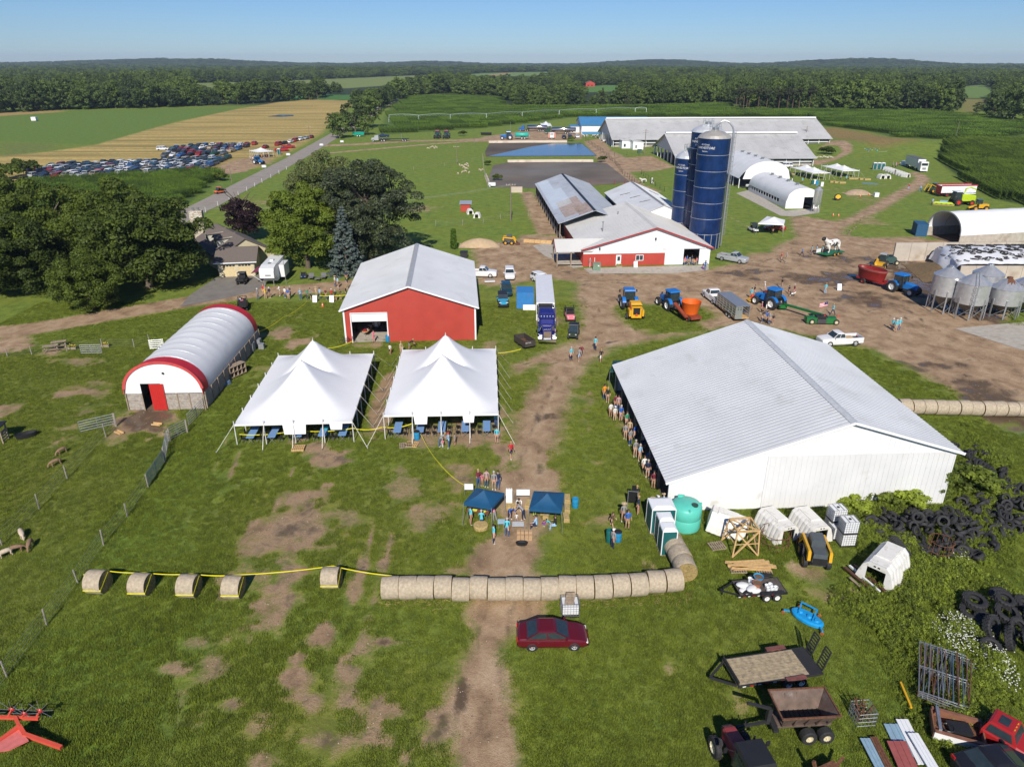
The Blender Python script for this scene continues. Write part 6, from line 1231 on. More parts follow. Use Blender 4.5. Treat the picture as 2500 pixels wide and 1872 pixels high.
# ---------------------------------------------------------------- caution tape, fences, gates
def tape(label,pts,sag=.25,w=.08):
 P3=[gp(*p_)if len(p_)==3 else gp(p_[0],p_[1])+Vector((0,.72,1.25))for p_ in pts];m=MB()
 for a,b in zip(P3[:-1],P3[1:]):
  q=[a.lerp(b,i/8)-Vector((0,0,sag*4*(i/8)*(1-i/8)))for i in range(9)]
  for c,d in zip(q[:-1],q[1:]):m.bar(c,d,.015,w)
 o=m.build('caution_tape',tapem);return tag(o,label,'tape')
tape('yellow tape from the pasture post along the single bales to the bale row',[(203,1402,1.1),(244,1440),(350,1447),(466,1450),(574,1453),(812,1430),(956,1455)],.12)
tape('yellow tape strung across the front of the left marquee',[(584,1060,1.0),(720,1050,.9),(862,1045,1.0)])
tape('yellow tape strung between the two marquees',[(862,1045,1.0),(935,1042,.9),(1005,1034,1.0)])
tape('yellow tape running from the right marquee down to the craft canopy',[(1027,1060,1.0),(1070,1128,.4),(1135,1185,.6)])
tape('yellow tape from the hoop barn across the lawn to the people queue',[(622,812,1.2),(690,775,.9),(750,735,1.0)],.3)
tape('yellow tape along the queue beside the red barn',[(780,722,1.0),(850,720,1.0)],.1)
tape('yellow tape from the right marquee to the brown dump cart',[(1216,862,1.0),(1272,852,1.0)],.1)
tape('yellow tape from the left marquee to the red barn corner',[(800,850,1.0),(862,832,1.0)],.2)
postm=mat('grey_fence_post',(.30,.27,.23),.9,var=.2,scale=4)
def fence(label,pts,h=1.3,wires=4,every=None,m=postm,wm=steel,r=.06):
 P3=[gp(*p)for p in pts];t=thing('wire_fence',label,'fence',P3[0]);o=P3[0];full=[]
 for a,b in zip(P3[:-1],P3[1:]):
  n=max(1,int((b-a).length/every))if every else 1
  full+=[a.lerp(b,i/n)for i in range(n)]
 full.append(P3[-1])
 for p in full:MB().cyl(p-o-Vector((0,0,.1)),p-o+Vector((rnd.uniform(-.06,.06),rnd.uniform(-.06,.06),h*rnd.uniform(.95,1.1))),r,r*.9,7).build('post',m,t)
 if wires:
  w=MB()
  for a,b in zip(full[:-1],full[1:]):
   for k in range(wires):z=Vector((0,0,h*(.15+.8*k/max(1,wires-1))));w.bar(a-o+z,b-o+z,.012)
  w.build('wires',wm,t)
 return t
fence('wire fence with leaning grey posts down the pasture edge',[(362,1189),(312,1261),(253,1330),(191,1423),(114,1525),(18,1653),(-60,1760)],1.3,4)
fence('wire fence with grey posts across the grazed pasture',[(282,1040),(259,1067),(164,1168),(96,1242),(5,1330),(-80,1420)],1.4,4)
fence('wire fence at the top of the pasture by the lane',[(-20,872),(18,870),(78,866),(164,858),(250,848),(328,848),(366,838)],1.2,4)
fence('white-post fence beside the paved road',[(470,535),(560,490),(640,446),(700,415)],1.2,2,8,white)
fence('wire fence around the sheep meadow',[(1010,415),(1085,405),(1118,398),(1180,390)],1.2,3,9)
fence('wire fence between the lawn and the sheep meadow',[(1064,552),(1130,550),(1180,545),(1222,535),(1290,528)],1.3,4,6)
fence('pipe fence along the cow lane beside the lagoons',[(1430,345),(1470,372),(1500,398),(1520,425),(1555,452),(1570,470)],1.5,4,4,black,black)
fence('pipe fence across the earth yard before the barn',[(1500,382),(1560,378),(1592,378)],1.5,4,5,black)
fence('fence down the left bank of the lagoons',[(1178,384),(1182,420),(1192,458)],1.3,4,4)
fence('red pipe fence between the lagoon and the sheds',[(1440,452),(1500,452),(1525,448)],1.6,5,6,redm,redm)
fence('dark rail fence beside the grass paddock by the silos',[(1566,425),(1600,455),(1622,468)],1.4,4,4,black,black)
def gate(label,A,B,h=1.25,bars=5,m=steel,name='pipe_gate',lean=0.0,z0=.15):
 a,b=gp(*A),gp(*B);t=thing(name,label,'gate',a,math.atan2(b.y-a.y,b.x-a.x));L=(b-a).length;ly=lean
 for k in range(bars):z=z0+(h-z0)*k/(bars-1);MB().cyl((0,ly*z,z),(L,ly*z,z),.028,n=6).build('bar',m,t)
 for x in(0,L*.5,L):MB().bar((x,ly*z0,z0),(x,ly*h,h),.05).build('upright',m,t)
 return t
gate('silver pipe gate standing in the pasture before the hoop barn',(197,1056),(283,1036));gate('silver pipe gate by the flower bed at the top of the pasture',(199,864),(250,863));gate('silver pipe gate behind the hoop barn',(366,853),(402,850))
gate('pipe gate leading away from the hoop barn corner',(500,1000),(462,1040),1.4,6);gate('pipe gate in the middle of the angled pasture fence',(456,1054),(415,1075),1.4,6);gate('short pipe gate bending down toward the wire panels',(412,1078),(404,1122),1.4,6);gate('wire-filled gate at the lower end of the angled fence',(403,1126),(362,1188),1.3,9,mat('blue_grey_gate',(.14,.22,.26),.5,.4))
for x,y,lb in((458,1056,'tilted grey post between the two angled gates'),(416,1078,'grey post where the angled gates turn'),(403,1126,'thick grey post above the wire-filled gate'),(284,1040,'grey post at the end of the standing pipe gate')):
 q=gp(x,y);tag(MB().cyl((0,0,-.1),(.05,-.05,1.5),.09,.08,8).build('gate_post',postm,loc=q),lb,'post')
 # ---------------------------------------------------------------- bales
balem=mat('hay_net_wrap',(.42,.35,.255),.9,var=.22,scale=5,bump=.5,bscale=26,dirt=((.30,.26,.20),.35,2.2));balef=mat('hay_face',(.30,.22,.085),.95,var=.4,scale=9,bump=.8)
def bale_mesh(seed,r=.83,L=1.22):
 g=random.Random(seed);prof=[(r*.97,-L/2),(r*1.0,-L/2+.06),(r*1.01,-.2),(r*1.015,.2),(r*1.0,L/2-.06),(r*.97,L/2)];m=MB().lathe(prof,40,axis='x')
 m.v=[(x,y*(1+.012*math.sin(3*math.atan2(z,y)+seed)),(z*(.96 if z<-.4*r else 1.0)))for x,y,z in m.v];m.mat(1);N=40
 for s in(-1,1):
  rings=[[(s*(L/2-.03*(k%2)+.01),r*f*math.cos(2*math.pi*i/N),r*f*math.sin(2*math.pi*i/N))for i in range(N)]for k,f in enumerate((.97,.9,.8,.7,.6,.5,.4,.3,.2,.1,.02))];m.loft(rings,cap=False)
 return m.mesh('round_bale',[balem,balef],True)
BM=[bale_mesh(i)for i in range(3)]
def bale(label,x,y,rz=0.0,grp=None,z=.79):
 q=gp(x,y)if isinstance(x,(int,float))and y is not None else x;o=put('round_bale',BM[rnd.randrange(3)],None,(q.x,q.y,z),(rnd.uniform(-3,3),rnd.uniform(-.03,.03),rz),(1,rnd.uniform(.96,1.03),rnd.uniform(.95,1.02)));return tag(o,label,'hay bale',grp)
yb=[1474,1474,1474,1472,1478,1474,1479,1478,1478,1476,1474,1474,1472,1468,1466,1460,1456]
for i in range(17):bale('round hay bale in the long row before the maroon car, '+ordi(i+1)+' from left',956+i*42.75,yb[i]-19,R(rnd.uniform(-3,3))+(R(5)if i>12 else 0),'long bale row')
f0=gp(1672,1412);fd=Vector((math.cos(R(93)),math.sin(R(93)),0))
for i in range(4):bale('round hay bale in the short stack line turning toward the toilets, '+('end facing the camera','second from the camera','third from the camera','nearest the toilets')[i],f0+fd*(i*1.24+.3)+Vector((-.07*i*i*.3,0,0)),None,R(93)+R(4)*i,'short bale line')
for i,(x,y)in enumerate([(244,1440),(350,1447),(466,1450),(574,1453),(812,1430)]):
 bale('single round bale with yellow tape, '+('far left beside the pasture fence','second from the pasture fence','third from the pasture fence','right end of the group of four','standing alone left of the long bale row')[i],x,y,R(-4+i),'single bales along the tape')
 q=gp(x,y);tag(MB().bar((-.64,-.84,-.1),(.64,-.84,-.1),.015,.09).bar((.64,-.84,-.1),(.66,.45,.55),.015,.09).build('tape_loop',tapem,loc=(q.x,q.y,.75)),'yellow tape wrapped around the '+('far left single bale','second single bale','third single bale','fourth single bale','lone bale left of the row')[i],'tape')
for i in range(11):bale('round hay bale in the row behind the white shed, '+ordi(i+1)+' from left',2204+i*28.5,1008+i*.7,R(rnd.uniform(-3,3)),'bale row behind the white shed')
# ---------------------------------------------------------------- people
skin_c=[mat('skin_light',(.55,.33,.24),.6),mat('skin_tan',(.42,.24,.16),.6)];hairs=[mat('hair_brown',(.06,.035,.02),.8),mat('hair_dark',(.02,.015,.012),.8),mat('hair_blond',(.38,.26,.11),.8),mat('hair_grey',(.4,.38,.36),.8)]
CL=dict(turquoise=(.10,.50,.60),navy=(.015,.025,.07),white=(.72,.72,.70),grey=(.26,.26,.27),black=(.015,.015,.018),red=(.50,.03,.035),maroon=(.16,.02,.04),blue=(.03,.13,.48),jeans=(.05,.10,.22),tan=(.48,.36,.22),green=(.05,.28,.16),pink=(.68,.18,.26),orange=(.72,.27,.02),yellow=(.75,.50,.04),purple=(.22,.05,.36),skyblue=(.28,.48,.68),plaid=(.45,.30,.32),khaki=(.33,.28,.18),lime=(.45,.62,.12),brown=(.13,.075,.045))
CLM={k:mat('cloth_'+k,v,.85,var=.15,scale=9)for k,v in CL.items()};shoe=[mat('shoe_white',(.65,.65,.64),.6),mat('shoe_dark',(.03,.03,.03),.6)]
def skin_mesh(name,verts,edges,radii,sub=1,root=0):
 me=bpy.data.meshes.new(name);me.from_pydata(verts,edges,[]);o=bpy.data.objects.new(name,me);COL.objects.link(o);md=o.modifiers.new('s','SKIN');md.use_smooth_shade=True;md.branch_smoothing=.4
 for v,r in zip(me.skin_vertices[0].data,radii):v.radius=(r,r)if not isinstance(r,tuple)else r;v.use_root=False
 me.skin_vertices[0].data[root].use_root=True
 if sub:o.modifiers.new('u','SUBSURF').levels=sub
 dg=bpy.context.evaluated_depsgraph_get();out=bpy.data.meshes.new_from_object(o.evaluated_get(dg));out.name=name;bpy.data.objects.remove(o);return out
def body_mesh(name,pose):
 lean,la,ra,ll,rl,seat=pose
 hip=Vector((0,0,.92 if not seat else.50));up=Vector((math.sin(lean),0,math.cos(lean)));V_,E_,R_=[],[],[]
 def add(p,r,par=None):
  V_.append(tuple(p));R_.append(r)
  if par is not None:E_.append((par,len(V_)-1))
  return len(V_)-1
 h=add(hip,(.155,.115));w_=add(hip+up*.18,(.14,.105),h);c=add(hip+up*.40,(.165,.115),w_);s=add(hip+up*.52,(.13,.09),c);n=add(hip+up*.61,.055,s)
 hd=up*.6+Vector((0,0,.4));hd=hd.normalized();k1=add(hip+up*.61+hd*.08,.075,n);k2=add(hip+up*.61+hd*.16,.098,k1);k3=add(hip+up*.61+hd*.235,.07,k2);ns=add(hip+up*.61+hd*.14+Vector((.10,0,0)),.018,k2)
 hands=[]
 for sd,(sw,bn)in((1,la),(-1,ra)):
  sh=hip+up*.50+Vector((0,sd*.19,0));a=add(sh,.062,s);d=Vector((math.sin(sw)*.95,sd*.14,-math.cos(sw))).normalized();el=sh+d*.29;b=add(el,.048,a)
  d2=Vector((math.sin(sw+bn),sd*.04,-math.cos(sw+bn))).normalized();wr=el+d2*.25;e=add(wr,.034,b);hn=add(wr+d2*.07,(.042,.022),e);hands.append((wr+d2*.07,d2,sd))
 for sd,(sw,kn)in((1,ll),(-1,rl)):
  hp=hip+Vector((0,sd*.095,-.06));a=add(hp,.095,h);d=Vector((math.sin(sw),sd*.03,-math.cos(sw)));k=hp+d*.42;b=add(k,.068,a);d2=Vector((math.sin(sw-kn),0,-math.cos(sw-kn)));an=k+d2*.40;e=add(an,.045,b);ft=add(an+Vector((.03,0,-.04)),.045,e);add(an+Vector((.16,sd*.02,-.055)),.036,ft)
 for p,d,sd in hands:
  side=Vector((1,0,0))if abs(d.x)<.7 else Vector((0,0,1));
  for i,ln in enumerate((.075,.085,.08,.062)):
   o=side*(.028-i*.019);a=add(p+o*.6,.009);b=add(p+o+d*ln*.6,.009,a);add(p+o+d*ln*.9+Vector((0,-sd*.018,0)),.007,b)
  a=add(p-d*.03+side*.02,.011);b=add(p+side*.055+d*.01,.010,a);add(p+side*.062+d*.045,.008,b)
 me=skin_mesh(name,V_,E_,R_,1);zmin=min(v.co.z for v in me.vertices)
 for v in me.vertices:v.co.z-=zmin if not seat else 0
 sh_z=hip.z-zmin if not seat else hip.z;me.materials.clear()
 for m_ in(skin_c[0],CLM['white'],CLM['jeans'],shoe[0]):me.materials.append(m_)
 me['hipz']=sh_z;top=hip+up*.58;idx=[]
 off=0 if seat else-zmin
 for p in me.polygons:
  c_=p.center-Vector((0,0,off));rel=c_-hip;along=rel.dot(up);rad=(rel-up*along).length;mi=0
  if along>.60:mi=0
  elif along>.02 and rad<.24:mi=1
  elif along>.24 and rad<.34 and abs(rel.y)>.12:mi=1
  elif abs(rel.y)<.26 and along<=.02:
   mi=2
  if p.center.z<.085 and not seat:mi=3
  idx.append(mi)
 hh=[Vector(q)for q in V_]
 # forearms and hands are bare, legs are trousers
 el=[]
 for p,i in zip(me.polygons,range(len(idx))):
  c_=p.center-Vector((0,0,off))
  for q,d,sd in hands:
   if(c_-q).length<.27 and(c_-q).dot(d)>-.25 and idx[i]!=3:idx[i]=0
 me.polygons.foreach_set('material_index',idx);me['head']=tuple(hip+up*.61+hd*.16+Vector((0,0,off)));return me
POSES=dict(stand=(.03,(.1,.35),(-.05,.25),(.05,.05),(-.05,.05),False),walk=(.08,(.5,.4),(-.45,.3),(-.42,.15),(.42,.1),False),hold=(.02,(.5,1.3),(.45,1.2),(.04,.03),(-.04,.06),False),bend=(.95,(.5,.3),(.7,.3),(.12,.2),(-.05,.2),False),sit=(.1,(.5,.7),(.4,.8),(1.45,1.35),(1.4,1.4),True))
BODY={k:body_mesh('person_body',v)for k,v in POSES.items()}
HAIR={}
for k,me in BODY.items():
 hx,hy,hz=me['head'];HAIR[k]=[MB().ball((hx-.02,hy,hz+.035),.112,10,7,(1.02,.95,1.0)).mesh('hair',hairs[0],True),MB().ball((hx-.03,hy,hz+.03),.118,10,7,(.95,.98,1.05)).ball((hx-.085,hy,hz-.12),.085,8,6,(.6,1.0,1.7)).mesh('hair',hairs[0],True),MB().ball((hx-.01,hy,hz+.05),.115,10,6,(1,1,.75)).box((hx+.13,hy,hz+.045),(.13,.17,.015)).mesh('cap',CLM['white']),MB().ball((hx,hy,hz+.06),.115,10,6,(1,1,.8)).cyl((hx,hy,hz+.05),(hx,hy,hz+.07),.24,n=14).mesh('hat',CLM['tan'])]
 # shorts: same body, bare lower legs
for k in('stand','walk','hold','bend','sit'):
 me=BODY[k].copy();hz=me['hipz'];ix=[p.material_index for p in me.polygons]
 for i,p in enumerate(me.polygons):
  if ix[i]==2 and(p.center.z<hz-.34 if k!='sit' else p.center.x>.32):ix[i]=0
 me.polygons.foreach_set('material_index',ix);BODY[k+'_s']=me
PEOPLE=[]
def person(px,pose,face,shirt,pants,where,top='shirt',shorts=False,head=0,headc=None,kid=1.0,z=0.0,loc=None,shoes=None):
 PEOPLE.append((px,pose,face,shirt,pants,where,top,shorts,head,headc,kid,z,loc,shoes))
def emit_people():
 cnt={}
 for e in PEOPLE:
  px,pose,face,shirt,pants,where,top,shorts,head,headc,kid,z,loc,shoes=e
  lb=('child' if kid<.85 else 'person')+' in '+shirt.replace('skyblue','pale blue')+' '+top+' and '+(pants if pants=='jeans' else pants.replace('skyblue','pale blue')+(' shorts' if shorts else ' trousers'))+' '+where;cnt.setdefault(lb,[]).append(e)
 for lb,es in cnt.items():
  es.sort(key=lambda e:(e[12][0]if e[12]is not None else gp(*e[0]).x))
  for i,e in enumerate(es):
   px,pose,face,shirt,pants,where,top,shorts,head,headc,kid,z,loc,shoes=e;L=lb if len(es)==1 else lb+', '+ordi(i+1)+' from left'
   q=Vector(loc)if loc is not None else gp(*px);t=thing('person',L,'person',(q.x,q.y,z+q.z if loc is not None else z),face);s=kid*rnd.uniform(.97,1.05);t.scale=(s,s,s);sk=rnd.choice(skin_c)
   b=put('body',BODY[pose+('_s' if shorts else '')],t);
   for sl_,mm in((0,sk),(1,CLM[shirt]),(2,CLM[pants]),(3,shoes or rnd.choice(shoe))):paint(b,mm,sl_)
   hm=HAIR[pose][head];ho=put(hm.name.split('.')[0],hm,t);paint(ho,(CLM[headc]if headc else CLM['white']if head==2 else CLM['tan'])if head>1 else(hairs[headc]if isinstance(headc,int)else rnd.choice(hairs)))
rf=lambda:rnd.uniform(0,6.28)
Qw='queueing left of the red barn'
for x,y,sh,pa,so,hd,po in((631,731,'grey','jeans',0,2,'stand'),(649,729,'yellow','tan',1,1,'hold'),(645,721,'red','khaki',1,0,'stand'),(659,728,'navy','khaki',1,2,'stand'),(684,723,'white','khaki',1,0,'hold'),(697,727,'white','jeans',0,0,'stand'),(705,731,'blue','white',1,1,'stand'),(710,725,'navy','jeans',0,0,'stand'),(735,732,'skyblue','jeans',0,0,'hold'),(751,731,'green','navy',0,0,'stand'),(759,731,'grey','navy',1,0,'hold'),(773,726,'tan','khaki',0,3,'stand'),(782,729,'skyblue','jeans',0,0,'stand'),(797,731,'maroon','jeans',0,1,'stand'),(811,732,'red','black',0,2,'hold'),(820,735,'black','brown',1,1,'stand'),(832,733,'brown','tan',0,0,'hold'),(846,727,'black','black',0,1,'stand'),(819,700,'white','jeans',0,3,'stand'),(826,702,'skyblue','khaki',1,0,'stand'),(849,704,'navy','khaki',0,0,'stand'),(846,686,'navy','navy',0,1,'stand')):person((x,y),po,rf(),sh,pa,Qw,shorts=bool(so),head=hd)
for k,(sh,hd)in enumerate((('skyblue',0),('pink',1),('black',0))):person(None,'sit',OC.rotation_euler.z,sh,'jeans','riding the open cart',head=hd,loc=lw2(OC,(-.1-.8*(k==1),(.3,0,-.3)[k],.5)))
person((953,866),'stand',rf(),'white','black','between the red barn and the right marquee',shorts=True,kid=.8);person((980,866),'stand',rf(),'tan','khaki','between the red barn and the right marquee',shorts=True);person((1000,853),'bend',0,'black','grey','crouching in front of the red barn wall',shorts=True)
Fr='before the right marquee'
person((1074,1090),'bend',.2,'grey','jeans','stooping over a small child '+Fr);person((1081,1093),'stand',1,'pink','white',Fr,kid=.55);person((1096,1094),'hold',3.3,'skyblue','jeans','with red cap '+Fr,head=2,headc='red');person((1111,1088),'stand',3,'grey','navy',Fr,kid=.72,shorts=True);person((1213,1081),'stand',-1.5,'turquoise','black','at the corner of the right marquee',shorts=True);person((1211,1043),'hold',-1,'turquoise','jeans','under the corner of the right marquee');person((1247,1117),'walk',-1.2,'red','navy','walking down the dirt track',shorts=True);person((913,836),'hold',-.6,'pink','pink','standing in the open door of the red barn',shorts=True)
Cn='behind the left navy canopy'
person((1168,1188),'hold',-1.2,'maroon','jeans',Cn);person((1177,1186),'stand',-1.4,'pink','tan',Cn,kid=.7,shorts=True);person((1188,1189),'stand',-1.6,'plaid','jeans',Cn);person((1206,1195),'stand',-1.5,'grey','khaki',Cn,head=0,headc=3);person((1216,1193),'hold',-1.7,'navy','jeans',Cn)
Cb='at the craft table'
person((1149,1281),'stand',.6,'turquoise','black',Cb,shorts=True,shoes=shoe[0]);q=gp(1176,1286);person(None,'sit',1.6,'turquoise','jeans','sitting on the round straw bale',loc=(q.x,q.y-.1,.35));person((1208,1272),'bend',2.6,'pink','grey',Cb);person((1185,1252),'stand',-1.6,'pink','purple',Cb,kid=.65);person((1196,1252),'stand',-1.6,'pink','blue',Cb,kid=.68);person((1172,1250),'stand',-1.5,'white','jeans',Cb);person((1160,1246),'stand',-1.5,'navy','jeans',Cb)
person((1205,1326),'stand',.4,'turquoise','navy','with arms folded left of the straw bale table',head=0,shoes=shoe[0]);person((1238,1311),'stand',1.6,'turquoise','jeans','with back to the camera beside the straw bales',head=0).__class__
Cm='between the two navy canopies'
person((1267,1246),'bend',-1.6,'white','khaki',Cm,shorts=True);person((1245,1267),'bend',-1.2,'blue','navy',Cm);person((1278,1269),'bend',2.6,'grey','navy',Cm);person((1261,1277),'stand',1.6,'white','grey',Cm,kid=.55);person((1305,1260),'stand',-1.6,'turquoise','lime','under the right navy canopy',kid=.75);q=gp(1310,1292);person(None,'sit',2.8,'skyblue','navy','sitting under the right navy canopy',loc=(q.x,q.y,0));q=gp(1328,1290);person(None,'sit',1.6,'purple','lime','sitting under the right navy canopy',kid=.6,loc=(q.x,q.y,0));q=gp(1357,1292);person(None,'sit',3.0,'black','skyblue','sitting under the right navy canopy',loc=(q.x,q.y,0));person((1343,1288),'bend',3.1,'turquoise','turquoise','under the right navy canopy',kid=.55)
Cd='near the blue trash barrels'
person((1495,1338),'stand',.8,'grey','navy',Cd,head=2,headc='white');person((1494,1285),'walk',-1,'brown','brown',Cd,kid=.8,shorts=True,head=1);person((1521,1273),'stand',-1.5,'grey','khaki',Cd,shorts=True,head=3);person((1531,1291),'stand',-1.4,'blue','lime',Cd,shorts=True,head=1);person((1557,1256),'stand',2.9,'navy','pink','beside the black notice board',shorts=True,head=0,headc=2);person((1553,1228),'stand',1.5,'black','black','behind the black notice board')
person((1590,1262),'stand',1,'skyblue','jeans','in straw hat behind the toilets',head=3);person((1604,1256),'stand',2,'black','khaki','in white cap behind the toilets',head=2);person((1618,1250),'stand',3,'skyblue','tan','at the shed corner behind the toilets',head=2,headc='tan')
Ce='queueing along the white shed'
for x,y,sh,pa,so,hd in((1477,975,'orange','jeans',0,1),(1485,983,'black','jeans',1,1),(1504,1000,'maroon','jeans',0,0),(1511,1002,'plaid','jeans',0,0),(1492,1019,'white','black',1,0),(1502,1028,'white','tan',0,2),(1517,1028,'blue','blue',1,1),(1531,1043,'green','black',1,0),(1528,1072,'grey','khaki',1,0),(1538,1063,'tan','grey',0,1),(1540,1087,'grey','jeans',0,1),(1552,1115,'grey','grey',1,0),(1563,1124,'skyblue','grey',1,1),(1573,1156,'white','black',0,1),(1582,1165,'navy','skyblue',1,0),(1596,1192,'maroon','tan',1,1),(1570,1108,'navy','navy',0,0),(1586,1140,'blue','black',0,0),(1552,1075,'blue','navy',0,0),(1604,1178,'navy','jeans',0,1)):person((x-2,y),'stand',R(-70)+rnd.uniform(-.5,.5),sh,pa,Ce,shorts=bool(so),head=hd)
Cf='beside the parked carts'
person((1453,855),'stand',1.2,'turquoise','navy',Cf,shoes=shoe[1]);person((1394,880),'stand',-1,'turquoise','navy',Cf,head=0,headc=3);person((1414,880),'walk',-1.5,'grey','skyblue',Cf,shorts=True,head=1);person((1419,873),'walk',-1.5,'maroon','black',Cf,shorts=True,head=1);person((1467,884),'walk',1.5,'black','white',Cf,shorts=True)
for k,(x,y,sh,hd)in enumerate(((1671,648,'pink',1),(1676,646,'blue',0),(1683,648,'tan',2),(1688,646,'navy',0),(1694,648,'orange',1),(1700,646,'pink',1))):person((x,y),'stand',rf(),sh,('jeans','navy','grey')[k%3],'at the milking barn door',kid=(.95,1,.8,1,.7,.75)[k],head=hd)
person((1721,660),'hold',1,'blue','jeans','walking past the milking barn corner',head=1);person((1716,658),'stand',1,'navy','purple','beside the milking barn corner',kid=.7)
Cg='left of the giant cow'
person((1906,640),'stand',0,'red','navy',Cg,head=2,headc='red');person((1919,641),'stand',3,'grey','khaki',Cg,head=0,headc=3);person((1957,625),'walk',3,'blue','black',Cg);person((1980,622),'stand',0,'turquoise','jeans',Cg);person((1992,621),'stand',0,'skyblue','jeans',Cg);person((2006,622),'stand',0,'turquoise','black',Cg)
person((2218,463),'walk',4,'red','skyblue','walking on the curved track');person((2246,467),'walk',4,'skyblue','blue','walking on the curved track')
Ct='near the green mower'
for x,y,sh,pa,so,hd,po,kd in((1833,730,'turquoise','grey',1,0,'stand',1),(1841,722,'black','grey',0,0,'stand',1),(1865,714,'white','grey',0,2,'stand',1),(1907,705,'black','grey',0,0,'stand',1),(1925,718,'navy','black',1,0,'stand',.8),(1937,720,'maroon','pink',1,1,'hold',1),(1858,764,'pink','black',0,0,'stand',1),(1860,787,'black','jeans',0,1,'stand',1),(1869,767,'white','jeans',0,0,'stand',1),(1871,789,'blue','black',0,1,'stand',1),(1877,792,'grey','jeans',0,0,'stand',1),(1886,791,'black','black',1,0,'stand',.82)):person((x,y),po,rf(),sh,pa,Ct,shorts=bool(so),head=hd,kid=kd)
person((2014,717),'stand',1,'turquoise','skyblue','standing alone beside the white sign board');person((2032,769),'walk',3.4,'turquoise','navy','striding past the flag')
for x,y,pa,so in((2177,806,'navy',0),(2185,810,'tan',1),(2193,807,'jeans',0)):person((x,y),'stand',rf(),'turquoise',pa,'before the grain bins',shorts=bool(so),head=2)
person((1885,572),'stand',1,'brown','black','looking at the red show car');person((1911,567),'stand',2,'white','pink','beside the red show car',shorts=True)
for k in range(9):person((2110+k*4.3,372+(k*7)%5),'stand',rf(),('turquoise','turquoise','blue','turquoise','white','turquoise','blue','turquoise','turquoise')[k],('navy','black')[k%2],'in the distant crowd')
for x,y,sh in((2065,442,'turquoise'),(2052,439,'black'),(1958,448,'turquoise'),(2179,408,'grey'),(2186,410,'skyblue'),(2190,408,'red'),(2184,428,'black'),(2275,501,'skyblue')):person((x,y),'stand',rf(),sh,'navy','near the small tents')
for x,y,sh,k in((612,393,'white',0),(618,394,'white',1),(625,392,'red',0),(640,388,'orange',1),(652,387,'red',0)):person((x,y),'stand',rf(),sh,'navy','at the car park entrance tent')
emit_people()
# ---------------------------------------------------------------- animals
def quad_mesh(name,L,h,r,hl_,m,headdown=False,legr=.05,fluffy=1.0):
 V_,E_,R_=[],[],[]
 def add(p,rr,par=None):
  V_.append(p);R_.append(rr)
  if par is not None:E_.append((par,len(V_)-1))
  return len(V_)-1
 z=h;a=add((-L*.5,0,z),r*.85);b=add((-L*.15,0,z-.02),r);c=add((L*.2,0,z-r*.05),r*1.05);E_+=[(a,b),(b,c)];s=add((L*.45,0,z+r*.1),r*.85,c)
 if headdown:n=add((L*.68,0,z-r*.5),r*.42,s);hd=add((L*.82,0,h*.32),r*.36,n);add((L*.92,0,h*.14),r*.2,hd)
 else:n=add((L*.60,0,z+r*.75),r*.55,s);hd=add((L*.70,0,z+r*1.35),r*.42,n);add((L*.9,0,z+r*1.2),r*.27,hd)
 for sd in(-1,1):add((V_[hd][0]-.03,sd*r*.55,V_[hd][2]+r*.18),r*.1,hd)
 add((-L*.62,0,z-r*.1),r*.16,a)
 for sd in(-1,1):
  k=add((L*.38,sd*r*.55,h*.6),legr*1.5,s);k2=add((L*.38,sd*r*.55,h*.3),legr,k);add((L*.39,sd*r*.55,0.02),legr*.9,k2)
  k=add((-L*.42,sd*r*.55,h*.66),legr*2,a);k2=add((-L*.38,sd*r*.55,h*.5),legr*1.3,k);k3=add((-L*.48,sd*r*.55,h*.3),legr,k2);add((-L*.46,sd*r*.55,0.02),legr*.9,k3)
 me=skin_mesh(name,V_,E_,R_,1,b);me.materials.clear();me.materials.append(m);return me
shm=mat('sheep_wool',(.52,.43,.32),.95,var=.2,scale=6,bump=.5);brm=mat('brown_fleece',(.24,.15,.09),.95,var=.25,scale=6,bump=.5)
SHEEP=quad_mesh('animal_body',1.0,.62,.26,.2,shm,True);GOAT=quad_mesh('animal_body',1.0,.66,.22,.2,brm,True)
def animal(name,label,me,px,rz,sc=1.0,grp=None,cat='sheep'):
 q=gp(*px);t=thing(name,label,cat,q,rz,grp);t.scale=(sc,)*3;put('body',me,t);return t
animal('brown_sheep','brown sheep grazing nearest the hoop barn',GOAT,(153,1107),4.2,.8);animal('brown_sheep','brown sheep grazing below the other brown one',GOAT,(138,1136),4.0,.85)
for x,y,lb in((55,1310,'pale brown sheep grazing alone near the pasture post'),(76,1336,'sheep grazing right of the pair in the lower pasture'),(42,1348,'brown sheep in the middle of the lower pasture'),(16,1358,'pale sheep at the left edge of the pasture')):animal('sheep',lb,SHEEP if 'pale' in lb else GOAT,(x,y),rf(),.85)
for k,(x,y)in enumerate([(1122,405),(1128,408),(1133,412),(1136,406),(1140,403),(1138,415),(1143,409),(1130,423),(1118,427),(1136,421),(1146,424),(1171,418),(1178,418)]):animal('sheep','pale sheep resting on the meadow left of the lagoons',SHEEP,(x,y),rf(),.95,'sheep on the meadow left of the lagoons')
for k,(x,y)in enumerate([(1045,365),(1051,363),(1056,361),(1060,364),(1063,361),(1066,363)]):animal('sheep','pale sheep lying near the far gravel lane',SHEEP,(x,y),rf(),.95,'sheep near the far gravel lane')
cowm=mat('cow_hide',(.72,.70,.66),.7,var=.03,scale=2,dirt=((.012,.011,.011),.55,1.1))
for _n in cowm.node_tree.nodes:
 if _n.type=='VALTORGB' and _n.color_ramp.elements[1].position>.75:_n.color_ramp.elements[0].position=.485;_n.color_ramp.elements[1].position=.5
COW=quad_mesh('animal_body',2.0,1.0,.40,.3,cowm,False,.1)
